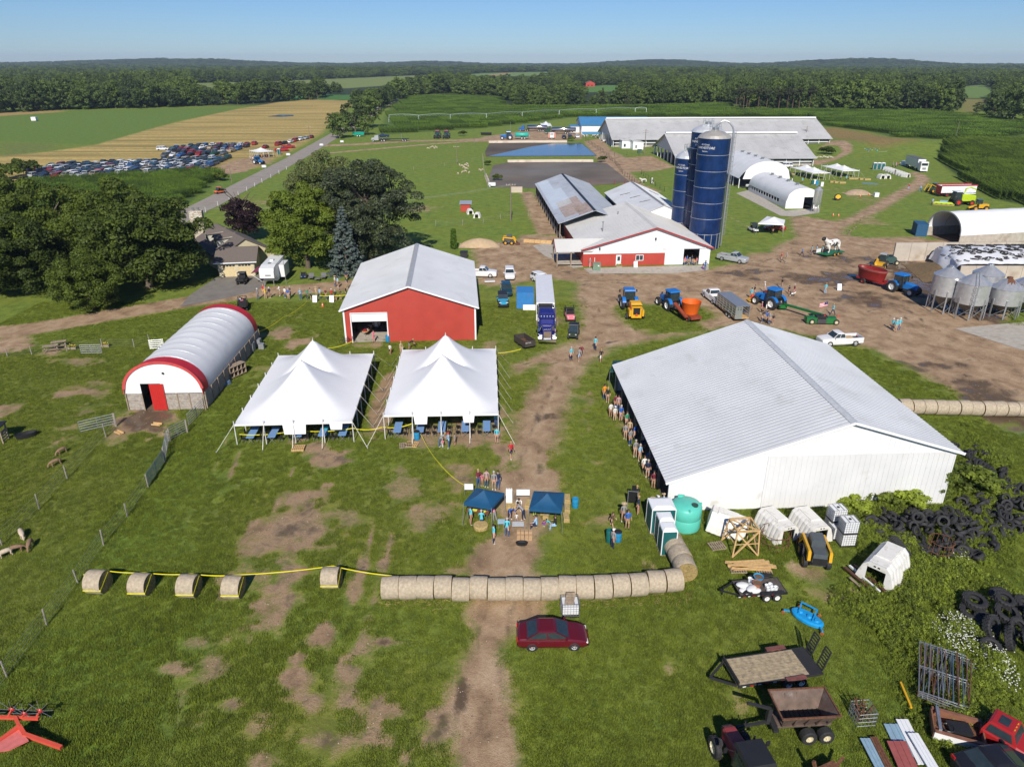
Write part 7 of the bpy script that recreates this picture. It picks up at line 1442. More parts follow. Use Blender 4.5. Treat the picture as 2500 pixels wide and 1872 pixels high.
for k,(x,y)in enumerate([(1424,335),(1433,336),(1448,336),(1456,337),(1474,349),(1571,447),(1592,449)]):animal('dairy_cow','black and white cow standing '+('in the earth lane before the long barn' if k<5 else 'behind the white-roofed shed'),COW,(x,y),rf(),1.0,'cows in the earth lane' if k<5 else 'cows behind the shed','cow')
animal('dog','black and white dog on the yard beside the tractor',COW,(1933,723),.2,.42,None,'dog')
# the big cow figure on its trailer
q=gp(2028,622);CF=thing('cow_figure','giant black and white fibreglass cow standing on a green trailer','statue',(q.x,q.y,.55),R(212));CF.scale=(.82,.82,.82);put('body',COW,CF,(0,0,0),(0,0,0),2.35);MB().ball((3.62,0,3.62),.5,12,8,(1.5,.85,.95)).build('black_head',mat('cow_black',(.012,.011,.011),.6),CF,True)
t=thing('cow_trailer','low green flat trailer carrying the giant cow','trailer',(q.x,q.y,0),R(212));MB().box((0,0,.45),(5.6,2.2,.15)).build('deck',jdgreen,t)
for s in(-1,1):wheel(t,(-.6,s*1.1,.36),.36,.24,yel);wheel(t,(.5,s*1.1,.36),.36,.24,yel)
MB().box((2.4,-1.15,.9),(1.4,.05,.7)).build('banner',white,t)
# ---------------------------------------------------------------- props around the shed
gp2=lambda x,y,z=0.0:gp(x,y,z)
teal=mat('toilet_teal',(.006,.10,.10),.5,var=.08);hutchm=mat('hutch_plastic',(.72,.71,.67),.55,var=.06,scale=2,dirt=((.38,.34,.27),.25,2.5));tankm=mat('tank_turquoise',(.10,.52,.42),.45,var=.05,scale=1.5);ibcm=mat('tote_plastic',(.70,.72,.74),.4,var=.05);cagem=mat('tote_cage',(.33,.34,.36),.4,.6)
def toilet(label,px,rz,w=1.12,d=1.2,h=2.15,loc=None,name='portable_toilet'):
 q=loc or gp(*px);t=thing(name,label,'portable toilet',(q.x,q.y,0),rz);MB().box((0,0,h/2+.05),(w,d,h)).build('cabin',teal,t)
 for x in(-1,1):
  for y in(-1,1):MB().box((x*w/2,y*d/2,h/2+.05),(.07,.07,h)).build('corner_post',white,t)
 MB().loft([[(-w/2-.03,-d/2-.03,h+.05),(w/2+.03,-d/2-.03,h+.05),(w/2+.03,d/2+.03,h+.05),(-w/2-.03,d/2+.03,h+.05)],[(-w/2,-d/2,h+.14),(w/2,-d/2,h+.14),(w/2,d/2,h+.14),(-w/2,d/2,h+.14)],[(-w*.3,-d*.3,h+.27),(w*.3,-d*.3,h+.27),(w*.3,d*.3,h+.27),(-w*.3,d*.3,h+.27)]]).build('roof',white,t)
 MB().box((-w/2-.02,0,1.1),(.03,d*.7,1.85)).build('door',teal,t);MB().box((0,0,.04),(w+.1,d+.1,.08)).build('skid',wood,t);return t
toilet('portable toilet nearest the bales, teal with white roof',(1626,1344),R(3));toilet('middle portable toilet of the three beside the shed',(1618,1318),R(3));toilet('larger portable toilet closest to the shed corner',(1610,1287),R(3),1.9,1.7,2.2)
c0=gp(2134,414)
for k in range(3):toilet(('left','middle','right')[k]+' portable toilet on the far lawn',None,R(-10),loc=c0+Vector((k*1.35,-k*.2,0)))
q=gp(1678,1303);t=thing('water_tank','big round turquoise plastic water tank against the white shed','tank',(q.x,q.y+1.2,0));MB().lathe([(1.24,0),(1.27,.1),(1.27,1.0),(1.24,1.05),(1.27,1.1),(1.27,1.95),(1.1,2.15),(.6,2.3),(0,2.33)],36).build('body',tankm,t,True);MB().cyl((.55,-.45,2.2),(.55,-.45,2.32),.28,n=16).build('lid',mat('tank_lid',(.02,.06,.05),.5),t)
for i in range(4):k=i*1.5708;MB().box((math.cos(k)*1.0,math.sin(k)*1.0,2.12),(.5,.16,.14),k).build('lug',tankm,t)
MB().box((-.35,.85,2.3),(.4,.12,.25)).build('lifting_tab',tankm,t)
def hutch(label,px,rz,s=1.0,rx=0.0,grp=None,loc=None):
 q=loc or gp(*px);t=thing('calf_hutch',label,'calf hutch',(q.x,q.y,0),rz,grp);t.scale=(s,s,s);t.rotation_euler=(rx,0,rz)
 def ring(y,k):return[(x*k,y,z)for x,z in((-1.15,0),(-1.02,.6),(-.80,1.25),(-.5,1.55),(.5,1.55),(.80,1.25),(1.02,.6),(1.15,0))]
 secs=[]
 for i in range(7):y=-1.3+i*2.6/6;secs.append(ring(y-.05,1.0));secs.append(ring(y+.12,1.035));secs.append(ring(y+.28,1.035 if i<6 else 1.0))
 MB().loft(secs,cap=False,closed=False).build('shell',hutchm,t,False)
 pr=[(-1.15,0),(-1.02,.6),(-.80,1.25),(-.5,1.55),(.5,1.55),(.80,1.25),(1.02,.6),(1.15,0)];prof=sorted(pr)
 gwall(MB(),[(-1.15,.01)]+[p for p in prof[1:-1]]+[(1.15,.01)],-1.4,-1.33,[(-.55,.55,0,1.2)]).build('front',hutchm,t);gwall(MB(),[(-1.15,.01)]+[p for p in prof[1:-1]]+[(1.15,.01)],1.52,1.58).build('back',hutchm,t)
 for x in(-.12,.12):MB().box((x,-1.42,1.38),(.12,.02,.09)).build('vent',black,t)
 MB().box((0,.3,1.59),(.9,1.6,.08)).build('roof_ridge',hutchm,t);return t
hutch('cracked white calf hutch with a rusty cage in its mouth',(1895,1300),R(18));hutch('white calf hutch right of the cracked one against the shed',(1976,1300),R(12));hutch('white calf hutch with wide dark opening beside the steel beams',(2152,1404),R(-46),1.2);hutch('white calf hutch tipped on its side behind the timber tower',(1772,1293),R(70),1.0,R(12))
def tote(label,p,rz=0.0,z=0.0,wood_=False,cut=False):
 t=thing('liquid_tote',label,'tote',(p.x,p.y,z),rz);MB().box((0,0,.63),(1.08,.98,.98 if not cut else.7)).build('bottle',ibcm,t);MB().box((0,0,.07),(1.2,1.0,.12)).build('pallet_base',black if not wood_ else wood,t);m=MB()
 for k in range(6):
  zz=.16+k*.2
  for s in(-1,1):m.bar((-.6,s*.5,zz),(.6,s*.5,zz),.022).bar((s*.6,-.5,zz),(s*.6,.5,zz),.022)
 for k in range(7):
  for s in(-1,1):x=-.6+k*.2;m.bar((x,s*.5,.14),(x,s*.5,1.16),.022);y=-.5+k*.167;m.bar((s*.6,y,.14),(s*.6,y,1.16),.022)
 for x in(-.25,.25):m.bar((x,-.5,1.16),(x,.5,1.16),.04)
 m.build('cage',cagem,t)
 if not cut:MB().cyl((0,0,1.12),(0,0,1.18),.11,n=12).build('cap',black,t)
 return t
a,b=gp(2034,1296),gp(2062,1326)
tote('lower caged tote of the back stack by the shed',a,R(8));tote('upper caged tote of the back stack by the shed',a,R(8),1.18);tote('lower caged tote of the front stack',b,R(4));tote('upper caged tote of the front stack',b,R(4),1.18);tote('third lower tote squeezed between the two stacks',a.lerp(b,.5)+Vector((-.2,.1,0)),R(8))
q=gp(1392,1508);ft=tote('tote with cut-open top holding firewood by the bale row',Vector((q.x,q.y+.5,0)),R(2),0,cut=True)
for i in range(9):MB().box((-.1+.02*i,-.35+i*.09,1.12+.05*(i%3)),(.62,.07,.5 if i>5 else.1),R(rnd.uniform(-5,5))).build('plank',wood,ft)
# timber tower, lumber, pallets, beams
nl_,nr_2=gp(1787,1361),gp(1850,1357);t=thing('timber_tower','open timber tower frame with crossed braces before the shed','frame',nl_,math.atan2(nr_2.y-nl_.y,nr_2.x-nl_.x));w_=(nr_2-nl_).length;H_=2.25
def beam(a,b,s=.1):MB().bar(a,b,s).build('beam',newwood,t)
T4=[(.25,.2),(w_-.1,.2),(w_-.1,1.9),(.25,1.9)];B4=[(0,0),(w_,0),(w_+.05,2.2),(0,2.2)]
for(x,y),(u,v)in zip(B4,T4):beam((x,y,0),(u,v,H_))
for i in range(4):beam((*T4[i],H_),(*T4[(i+1)%4],H_),.12);beam((*[B4[i][k]*.5+T4[i][k]*.5 for k in(0,1)],H_*.5),(*[B4[(i+1)%4][k]*.5+T4[(i+1)%4][k]*.5 for k in(0,1)],H_*.5),.06)
beam((*B4[0],.05),(*T4[1],H_-.1));beam((*B4[1],.05),(*T4[0],H_-.1));beam((*B4[3],.1),(*T4[2],H_-.1));beam((*B4[1],.1),(*T4[2],H_-.1));beam((*T4[0],H_),(*T4[2],H_),.08);beam((*T4[1],H_),(*T4[3],H_),.08)
q=gp(1828,1384)
for i in range(15):o=MB().box((0,0,0),(rnd.uniform(2.6,3.6),.14,.045)).build('lumber',newwood,loc=(q.x+rnd.uniform(-.3,.3),q.y-.5+(i%6)*.19,.18+(i//6)*.055),rz=R(rnd.uniform(-9,9)));tag(o,'new yellow plank in the loose stack before the timber tower','plank','loose stack of new planks')
def pallet(label,px,rz=0.0,n=7,z=0.0,tilt=0.0,m=wood,loc=None):
 q=loc or gp(*px);t=thing('wood_pallet',label,'pallet',(q.x,q.y,z),rz);t.rotation_euler=(tilt,0,rz)
 for y in(-.46,0,.46):MB().box((0,y,.06),(1.2,.05,.09)).build('stringer',m,t)
 for i in range(n):MB().box((-.55+i*1.1/(n-1),0,.12),(.11,1.0,.02)).build('slat',m,t);
 return t
pallet('weathered pallet lying in the grass beside the toilets',(1750,1334),R(12));pallet('left pallet under the yellow planks',(1800,1390),0);pallet('right pallet under the yellow planks',(1862,1392),0)
pallet('upper pallet of the stack before the left marquee',(729,1097),R(4),z=.14,m=newwood);pallet('lower pallet of the stack before the left marquee',(729,1097),R(1),m=newwood);pallet('left pallet on the grass before the right marquee',(990,1088),R(8));pallet('right pallet on the grass before the right marquee',(1006,1086),R(-10),m=newwood)
def beamrun(label,A,B,w,h,m,z=.3):a,b=gp(*A),gp(*B);o=MB().bar((0,0,z),b-a+Vector((0,0,z)),w,h).build('steel_beam',m,loc=a);return tag(o,label,'beam')
beamrun('brown steel beam left of the white one',(2060,1392),(2132,1452),.22,.12,mat('brown_beam',(.09,.04,.025),.6));beamrun('white steel beam between the two brown ones',(2072,1388),(2146,1452),.14,.14,white);beamrun('brown steel beam nearest the calf hutch',(2082,1386),(2158,1450),.22,.12,mat('brown_beam',(.09,.04,.025),.6));beamrun('short thin grey plank beside the steel beams',(2073,1417),(2100,1440),.2,.05,wood)
# rusty hay rings
def ring_feeder(label,px,r,h,rx=0.0,m=rust):
 q=gp(*px);t=thing('hay_ring',label,'hay ring',(q.x,q.y,0));t.rotation_euler=(rx,0,0)
 for z in(0.05,h*.4,h):MB().tube([(r*math.cos(k*.3142),r*math.sin(k*.3142),z)for k in range(21)],.025,5).build('hoop',m,t)
 for k in range(14):a=k*.4488;MB().bar((r*math.cos(a),r*math.sin(a),0),(r*.9*math.cos(a),r*.9*math.sin(a),h),.035).build('bar',m,t)
ring_feeder('rusty hay ring standing in weeds before the cracked hutch',(1890,1325),1.15,1.1);ring_feeder('rusty hay ring half buried in the tyre heap',(2290,1352),.9,1.3)
# ---------------------------------------------------------------- trailers and junk in the lower right
def axle_pair(t,x,y,r,w,rimm,dx):
 for s in(-1,1):
  for k in(-1,1):wheel(t,(x+k*dx,s*y,r),r,w,rimm)
h=heading((1890,1464),(1864,1468));q=gp(1877,1466);UT=thing('utility_trailer','small tandem trailer loaded with white bags, pots and buckets','trailer',(q.x-.3,q.y+.85,0),R(186))
for i in range(8):MB().box((.2,-.7+i*.2,.56),(3.4,.19,.05)).build('plank',mat('dark_planks',(.09,.075,.065),.9,var=.3),UT)
MB().box((.2,-.82,.52),(3.5,.06,.16)).box((.2,.82,.52),(3.5,.06,.16)).box((-1.5,0,.52),(.06,1.6,.16)).build('frame',black,UT);MB().bar((1.9,.7,.5),(3.1,0,.5),.09).bar((1.9,-.7,.5),(3.1,0,.5),.09).bar((2.9,0,.1),(2.9,0,.8),.07).build('tongue',black,UT)
for s in(-1,1):MB().box((-.35,s*.95,.78),(1.7,.28,.05)).build('fender',black,UT)
axle_pair(UT,-.35,.95,.33,.2,whiterim,.38)
for i in range(8):MB().box((2.0-i*.35,.858,.5),(.16,.01,.06)).build('reflector',lampr if i%2 else white,UT)
bagm=mat('white_sack',(.68,.69,.68),.5,var=.06,scale=3,bump=.4);potm=mat('terracotta_pot',(.30,.11,.055),.7)
for i,(x,y,z,a,mm)in enumerate(((1.4,.3,.66,20,bagm),(1.3,-.2,.68,-15,bagm),(1.0,.45,.86,40,bagm),(1.5,.0,.85,0,bagm),(.9,.1,.7,80,bagm),(.75,.5,.7,10,bagm),(1.25,.55,.66,30,mat('black_sack',(.02,.02,.022),.4)))):
 o=MB().ball((0,0,0),.42,12,8,(1.1,.7,.36)).build('feed_sack',mm,None,True,lw2(UT,(x,y,z)),R(a));tag(o,('black' if i==6 else 'white')+' sack in the pile at the front of the small trailer','sack','sacks on the small trailer' if i<6 else None)
for i,(x,y,mm,lb,r,hh)in enumerate(((.5,.15,potm,'large terracotta pot on the small trailer',.3,.5),(.15,-.2,potm,'smaller terracotta pot on the small trailer',.2,.35),(.1,-.5,mat('blue_bin',(.03,.30,.55),.5),'bright blue bin of soil on the small trailer',.34,.5))):
 t=thing('plant_pot',lb,'pot',lw2(UT,(x,y,.6)));MB().lathe([(r*.75,0),(r,hh),(r*1.08,hh),(r*1.05,hh-.05),(r*.9,hh-.06),(0,hh-.08)],18).build('pot',mm,t,True);MB().lathe([(0,hh-.05),(r*.9,hh-.06)],14).build('soil',soilm,t)
for i,(x,y)in enumerate(((-.2,.55),(-.5,.5),(-.75,.55),(-.5,.2),(-.2,.3),(.7,-.55),(.6,-.3))):
 t=thing('white_bucket','white plastic bucket among the load of the small trailer','bucket',lw2(UT,(x,y,.6)),0,'white buckets on the small trailer');MB().lathe([(.13,0),(.16,.34),(.14,.34),(.12,.05),(0,.04)],14).build('pail',white,t,True)
q=gp(1970,1512);t=thing('mower_deck','bright blue mower deck lying in the grass','mower deck',(q.x,q.y,0),R(-50));bm_=mat('deck_blue',(.01,.28,.62),.4)
MB().loft([oval(1.15,.6,.1),oval(1.15,.6,.26),oval(1.0,.48,.34)]).build('deck',bm_,t)
for x in(-.55,.1,.65):MB().cyl((x,0,.34),(x,0,.46),.2,.14,14).build('spindle_cover',bm_,t)
MB().bar((-.5,-.3,.4),(-.9,.75,.5),.09).bar((.5,-.3,.4),(.2,.85,.5),.09).bar((-.9,.75,.5),(.2,.85,.5),.08).bar((-1.1,-.4,.25),(-1.4,-.7,.3),.1).bar((1.1,-.3,.25),(1.4,-.6,.3),.1).build('hitch_frame',bm_,t)
for p_ in((-1.4,-.7),(1.4,-.6),(-1.0,.8),(.4,.9)):MB().cyl((p_[0],p_[1]-.05,.12),(p_[0],p_[1]+.05,.12),.12,n=12).build('gauge_wheel',mat('orange_wheel',(.35,.12,.04),.6),t)
# flatbed
fa,fb,fc,fd_=gp(1766,1613,.7),gp(1966,1583,.7),gp(2006,1638,.7),gp(1798,1671,.7);ctr=(fa+fb+fc+fd_)/4;hf=math.atan2((fb-fa).y,(fb-fa).x);Lf=(fb-fa).length;Wf=2.1
FT=thing('flatbed_trailer','long plank-decked flatbed trailer with raised ramps','trailer',(ctr.x,ctr.y,0),hf+math.pi)
dkm=mat('weathered_deck',(.36,.29,.19),.9,var=.28,scale=4,bump=.4,dirt=((.13,.10,.07),.3,3))
for i in range(11):MB().box((.45,-Wf/2+(i+.5)*Wf/11,.70+.006*(i%3)),(Lf-.9,Wf/11-.03,.05)).build('plank',dkm,FT)
fr_=mat('trailer_black',(.025,.025,.027),.6);MB().box((-Lf/2+.45,0,.70),(.9,Wf,.05)).build('dove_tail',fr_,FT)
for s in(-1,1):
 MB().box((0,s*(Wf/2+.03),.64),(Lf,.07,.18)).build('side_rail',fr_,FT);MB().lathe([(.42,-.14),(.5,-.14),(.5,.14),(.42,.14)],10,(-.9,s*(Wf/2+.2),.36),'y',R(10),R(170)).box((-.9,s*(Wf/2+.2),.82),(1.3,.3,.06)).build('fender',mat('faded_red_fender',(.16,.06,.05),.7,var=.3),FT)
 MB().bar((Lf/2,s*Wf*.45,.6),(Lf/2+1.3,0,.55),.12).build('tongue',fr_,FT)
 m=MB();x0=-Lf/2-.05
 for y in(-.28,.28):m.bar((x0,s*.62+y,.7),(x0-.35,s*.62+y,2.1),.07)
 for k in range(8):m.bar((x0-.35*k/7,s*.62-.28,.72+1.38*k/7),(x0-.35*k/7,s*.62+.28,.72+1.38*k/7),.06)
 m.build('ramp',fr_,FT)
 for i in range(6):MB().box((Lf/2-.4-i*.5,s*(Wf/2+.07),.62),(.22,.01,.07)).build('reflector',lampr if i%2 else white,FT)
axle_pair(FT,-.9,Wf/2+.15,.36,.22,whiterim,.42);MB().box((Lf/2-.05,0,.85),(.1,Wf,.3)).build('head_board',fr_,FT)
# hopper spreader
ha,hb,hc,hd_=gp(1880,1683,2.0),gp(2013,1676,2.0),gp(2052,1750,2.0),gp(1908,1756,2.0);ctr=(ha+hb+hc+hd_)/4;Lh=((hb-ha).length+(hc-hd_).length)/2;Wh=((hd_-ha).length+(hc-hb).length)/2*.95
HB=thing('spreader_wagon','rusty steel hopper spreader on four wide cream-rimmed wheels','spreader',(ctr.x,ctr.y,0),math.atan2((hb-ha).y,(hb-ha).x));hm=mat('rusted_hopper',(.15,.105,.085),.7,.3,.3,2,dirt=((.30,.27,.25),.25,1.2))
def rect(x,y,z,dx=0):return[(-x+dx,-y,z),(x+dx,-y,z),(x+dx,y,z),(-x+dx,y,z)]
MB().loft([rect(Lh/2,Wh/2,2.0),rect(Lh*.36,Wh*.22,1.0)],cap=False).loft([rect(Lh/2+.03,Wh/2+.03,2.0),rect(Lh*.36+.03,Wh*.22+.03,1.0)],cap=False).build('hopper',hm,HB);MB().loft([rect(Lh/2+.06,Wh/2+.06,1.96),rect(Lh/2+.06,Wh/2+.06,2.05),rect(Lh/2-.02,Wh/2-.02,2.05),rect(Lh/2-.02,Wh/2-.02,1.96)],cap=False).build('rim',rust,HB)
MB().box((0,0,.98),(Lh*.72,Wh*.42,.05)).build('belt',black,HB)
for i in range(9):MB().box((-Lh*.34+i*Lh*.085,0,1.03),(.05,Wh*.42,.05)).build('belt_slat',black,HB)
MB().box((0,0,.8),(Lh*.95,Wh*.5,.16)).build('frame',hm,HB)
for s in(-1,1):
 for i in range(5):MB().bar((-Lh*.4+i*Lh*.2,s*Wh*.25,.85),(-Lh*.45+i*Lh*.225,s*Wh*.46,1.85),.07).build('brace',hm,HB)
for s in(-1,1):
 for x in(.1,1.1):wheel(HB,(x,s*(Wh/2-.1),.45),.45,.5,cream_rim,0,.5)
MB().bar((-Lh/2,0,.75),(-Lh/2-2.1,-.1,.5),.14).bar((-Lh/2-.3,0,.6),(-Lh/2-.2,.1,1.6),.22).bar((-Lh/2-.2,.1,1.6),(-Lh/2-1.5,.35,1.85),.14).bar((-Lh/2-.05,-.7,.7),(-Lh/2-.05,.6,.7),.3,.2).bar((-Lh/2-1.6,-.05,0),(-Lh/2-1.6,-.05,.9),.07).build('drawbar',fr_,HB)
# pile of old gates
ga_,gb_,gc_,gd2=gp(2235,1710),gp(2254,1594),gp(2297,1574),gp(2322,1684)
for k in range(4):
 o=thing('scrap_gate','bent blue-grey pipe gate in the pile, '+('lowest','second lowest','second highest','topmost')[k],'gate',ga_.lerp(gd2,.0)+Vector((0,0,.45+.12*k)),math.atan2((gb_-ga_).y,(gb_-ga_).x)+R(k*3-4),'pile of old gates');L_g=(gb_-ga_).length;W_g=2.6
 for i in range(11):MB().cyl((rnd.uniform(-.2,.2),-i*W_g/10,rnd.uniform(-.03,.05)),(L_g+rnd.uniform(-.2,.2),-i*W_g/10+rnd.uniform(-.25,.25),rnd.uniform(-.03,.1)),.03,n=6).build('bar',rnd.choice([steel,rust,mat('blue_grey_gate',(.14,.22,.26),.5,.4)]),o)
 for x in(0,L_g/2,L_g):MB().bar((x,0,0),(x,-W_g,0),.05).build('upright',steel,o)
q=gp(2103,1755);t=thing('wire_basket','wire basket stuffed with rusty rods','basket',(q.x,q.y,0),R(5));m=MB()
for z in(.05,.35,.65,.95):m.tube([(-.55,-.5,z),(.55,-.5,z),(.55,.5,z),(-.55,.5,z),(-.55,-.5,z)],.018,4)
for i in range(6):
 for s in(-1,1):m.bar((-.55+i*.22,s*.5,0),(-.55+i*.22,s*.5,1.0),.018).bar((s*.55,-.5+i*.2,0),(s*.55,-.5+i*.2,1.0),.018)
m.build('basket',steel,t);m=MB()
for i in range(22):m.cyl((rnd.uniform(-.4,.4),rnd.uniform(-.4,.4),.1),(rnd.uniform(-.6,.6),rnd.uniform(-.5,.6),rnd.uniform(.9,1.4)),.02,n=5)
m.build('rods',rust,t)
beamrun('yellow steel bar lying in the weeds by the gate pile',(2196,1674),(2222,1736),.12,.12,yel,.3)
for i,(A,B,w__,mm,lb)in enumerate((((2176,1770),(2215,1850),.8,mat('pale_blue_sheet',(.25,.38,.48),.5),'pale blue metal sheet in the scrap pile'),((2200,1760),(2255,1870),.6,white,'long white metal sheet in the scrap pile'),((2110,1808),(2150,1885),.5,mat('pale_blue_sheet',(.25,.38,.48),.5),'bluish sheet at the left of the scrap pile'),((2130,1806),(2170,1885),.35,rust,'rusty sheet among the bluish scrap'),((2185,1818),(2215,1885),.9,mat('faded_red_sheet',(.33,.09,.08),.6),'faded red corrugated sheet on top of the scrap pile'),((2225,1800),(2275,1885),.5,white,'white sheet right of the faded red one'))):
 a,b=gp(*A),gp(*B);m=MB()
 for k in range(6):m.bar(Vector((w__*(k/5-.5),0,.12+.05*i)),b-a+Vector((w__*(k/5-.5),0,.12+.05*i)),w__/5.2,.03 if k%2 else.07)
 tag(m.build('scrap_sheet',mm,loc=a),lb,'scrap metal')
 # old pickup box, red truck cab, dark car at the corner
q=gp(2335,1806);PB=thing('pickup_bed','brown and white pickup bed cut from its truck, holding scrap','truck bed',(q.x,q.y+.2,0),R(-22));bw2=mat('old_brown_white',(.22,.10,.06),.5,var=.2)
for s in(-1,1):MB().box((0,s*.85,.62),(2.5,.12,.5)).build('side',PC['white']if s<0 else bw2,PB);MB().box((0,s*.85,.9),(2.5,.2,.07)).build('rail',bw2,PB)
MB().box((-1.25,0,.62),(.08,1.7,.5)).build('tailgate',bw2,PB);MB().box((1.25,0,.62),(.08,1.7,.5)).build('front_panel',bw2,PB);MB().box((0,0,.4),(2.5,1.7,.06)).build('floor',rust,PB);MB().box((.1,.1,.6),(1.2,.8,.3),R(12)).lathe([(.3,0),(.34,.05),(.3,.1)],14,(-.5,-.2,.7)).build('scrap',black,PB);MB().box((-1.0,.05,1.0),(.16,1.7,.16)).build('bumper_scrap',steel,PB)
q=gp(2440,1812);RC=thing('truck_cab','bright red pickup cab with sunroof standing in the weeds','truck cab',(q.x,q.y,0),R(-48))
MB().loft([sec(-.9,.88,.35,1.0,.08),sec(-.8,.9,.3,1.02,.08),sec(.8,.9,.3,1.02,.08),sec(1.5,.85,.35,.9,.1)]).build('body',PC['red'],RC);MB().loft([rect(.85,.82,1.0,-.05),rect(.62,.68,1.55,-.1),rect(.5,.58,1.6,-.1)]).build('roof',PC['red'],RC)
MB().add([(-.93,-.66,1.1),(-.93,.66,1.1),(-.75,.55,1.5),(-.75,-.55,1.5)],[(0,1,2,3)]).add([(.78,-.7,1.08),(.78,.7,1.08),(.55,.6,1.5),(.55,-.6,1.5)],[(0,1,2,3)]).add([(-.7,-.835,1.06),(.6,-.835,1.06),(.42,-.71,1.5),(-.6,-.71,1.5)],[(0,1,2,3)]).add([(-.7,.835,1.06),(.6,.835,1.06),(.42,.71,1.5),(-.6,.71,1.5)],[(0,1,2,3)]).build('window_glass',glass,RC);MB().box((-.1,0,1.61),(.5,.7,.02)).build('sunroof',glass,RC)
for i in range(3):MB().box((.45,-.3+i*.3,1.61),(.06,.1,.03)).build('marker_lamp',yel,RC)
q=gp(2420,1885);car('black car cut by the lower right picture corner','sedan','black',(q.x+.3,q.y,0),R(8))
q=gp(1815,1905);tractor('old red tractor cut by the bottom picture edge',(q.x,q.y,0),R(100),mat('faded_tractor_red',(.28,.04,.04),.5),black,cream_rim);q=gp(2010,1905);t=thing('old_implement','dark rusty implement at the bottom picture edge','implement',(q.x,q.y,0),.4);MB().box((0,0,.7),(1.6,.6,.3)).bar((-.6,0,.7),(-.7,.3,1.5),.15).bar((.5,0,.5),(1.4,.2,.9),.12).build('frame',rust,t)
# red hay tedder at the lower left
TD=thing('hay_tedder','bright red hay tedder with folded tine wheels in the corner','tedder',gp(40,1800));tdm=mat('tedder_red',(.62,.085,.05),.45,var=.08);o=TD.location
def tb_(pts,w):
 P3=[gp(x,y,z)-o for x,y,z in pts]
 for a,b in zip(P3[:-1],P3[1:]):MB().bar(a,b,w).build('frame_tube',tdm,TD)
tb_([(-60,1748,.8),(95,1753,.8)],.16);tb_([(48,1772,.8),(60,1792,.7),(150,1824,.5)],.2);tb_([(48,1772,.8),(-30,1830,.6)],.22);tb_([(38,1752,.85),(48,1776,.8)],.18)
pA=[gp(x,y,.72)-o for x,y in((42,1772),(70,1806),(20,1830),(-20,1835),(0,1806))];MB().add(pA,[tuple(range(5))]).add([p_-Vector((0,0,.08))for p_ in pA],[tuple(range(4,-1,-1))]).build('shield',mat('faded_red_shield',(.62,.17,.15),.55),TD)
for x,y,z in((28,1732,1.1),(59,1742,1.1),(97,1735,1.1),(-20,1740,1.1)):
 c_=gp(x,y,z)-o;MB().lathe([(.1,-.05),(.16,0),(.1,.05)],12,tuple(c_),'y').build('hub',lampr,TD);m=MB()
 for k in range(8):a=k*.785;m.bar(c_,c_+Vector((math.cos(a)*.75,.05,math.sin(a)*.75)),.02)
 m.build('tines',steel,TD);MB().bar(c_,gp(x-10,1752,.8)-o,.07).build('arm',tdm,TD)
 # ---------------------------------------------------------------- tyres
def tyre_mesh(R_=.36,w=.22,lug=0,nm='tyre'):
 m=MB().lathe([(R_*.58,-w*.42),(R_*.75,-w*.5),(R_*.92,-w*.48),(R_,-w*.36),(R_,w*.36),(R_*.92,w*.48),(R_*.75,w*.5),(R_*.58,w*.42),(R_*.66,0),(R_*.58,-w*.42)],20)
 for i in range(lug):
  for s in(-1,1):k=2*math.pi*(i+(.5 if s>0 else 0))/lug;m.bar((math.cos(k)*R_,math.sin(k)*R_,s*w*.46),(math.cos(k+.22)*R_*1.01,math.sin(k+.22)*R_*1.01,0),R_*.075,R_*.07,(math.cos(k),math.sin(k),0))
 return m.mesh(nm,rubber,lug==0)
TY=[tyre_mesh(),tyre_mesh(.42,.26),tyre_mesh(.50,.30)]
def heap(label,grp,poly,n,hmax,lean=None):
 pl=PW(poly);lo,hi=pl.min(0),pl.max(0);c_=pl.mean(0);k=0;g=np.random.default_rng(len(label)+n)
 while k<n:
  p_=lo+(hi-lo)*g.random(2);s_=sd_poly(p_[None,:],pl,10)[0]
  if s_<0:continue
  z=min(hmax,.12+s_*.55)*g.random()**.6+.12;rot=(g.uniform(-1.3,1.3),g.uniform(-1.0,1.0),g.uniform(0,6.28))if lean is None else(lean[0]+g.uniform(-.2,.2),g.uniform(-.2,.2),lean[1]+g.uniform(-.25,.25))
  tag(put('tyre',TY[int(g.integers(0,3))],None,(p_[0],p_[1],z),rot),label,'tyre',grp);k+=1
heap('black used tyre in the front heap behind the white calf hutch','front tyre heap',[(2120,1300),(2180,1262),(2260,1250),(2330,1252),(2385,1290),(2390,1340),(2350,1372),(2270,1350),(2220,1325),(2150,1325)],130,1.25)
heap('black used tyre in the right heap beyond the weeds','right tyre heap',[(2375,1240),(2420,1216),(2500,1224),(2560,1260),(2500,1290),(2420,1310),(2380,1270)],70,1.0)
heap('black tyre leaning in the rows behind the shed corner','leaning tyres at the shed corner',[(2322,1150),(2335,1100),(2375,1092),(2412,1118),(2400,1140),(2440,1160),(2490,1185),(2480,1206),(2430,1200),(2350,1165)],66,.7,(1.25,.5))
q0,q1=gp(2180,1330),gp(2208,1366)
for i in range(10):p_=q0.lerp(q1,i/9);tag(put('tyre',TY[1],None,(p_.x,p_.y,.42),(R(70),0,math.atan2((q1-q0).y,(q1-q0).x)+R(90))),'black tyre standing in the leaning roll beside the calf hutch','tyre','roll of leaning tyres by the hutch')
BT1=tyre_mesh(.80,.46,20,'tractor_tyre');BT2=tyre_mesh(.68,.42,18,'tractor_tyre')
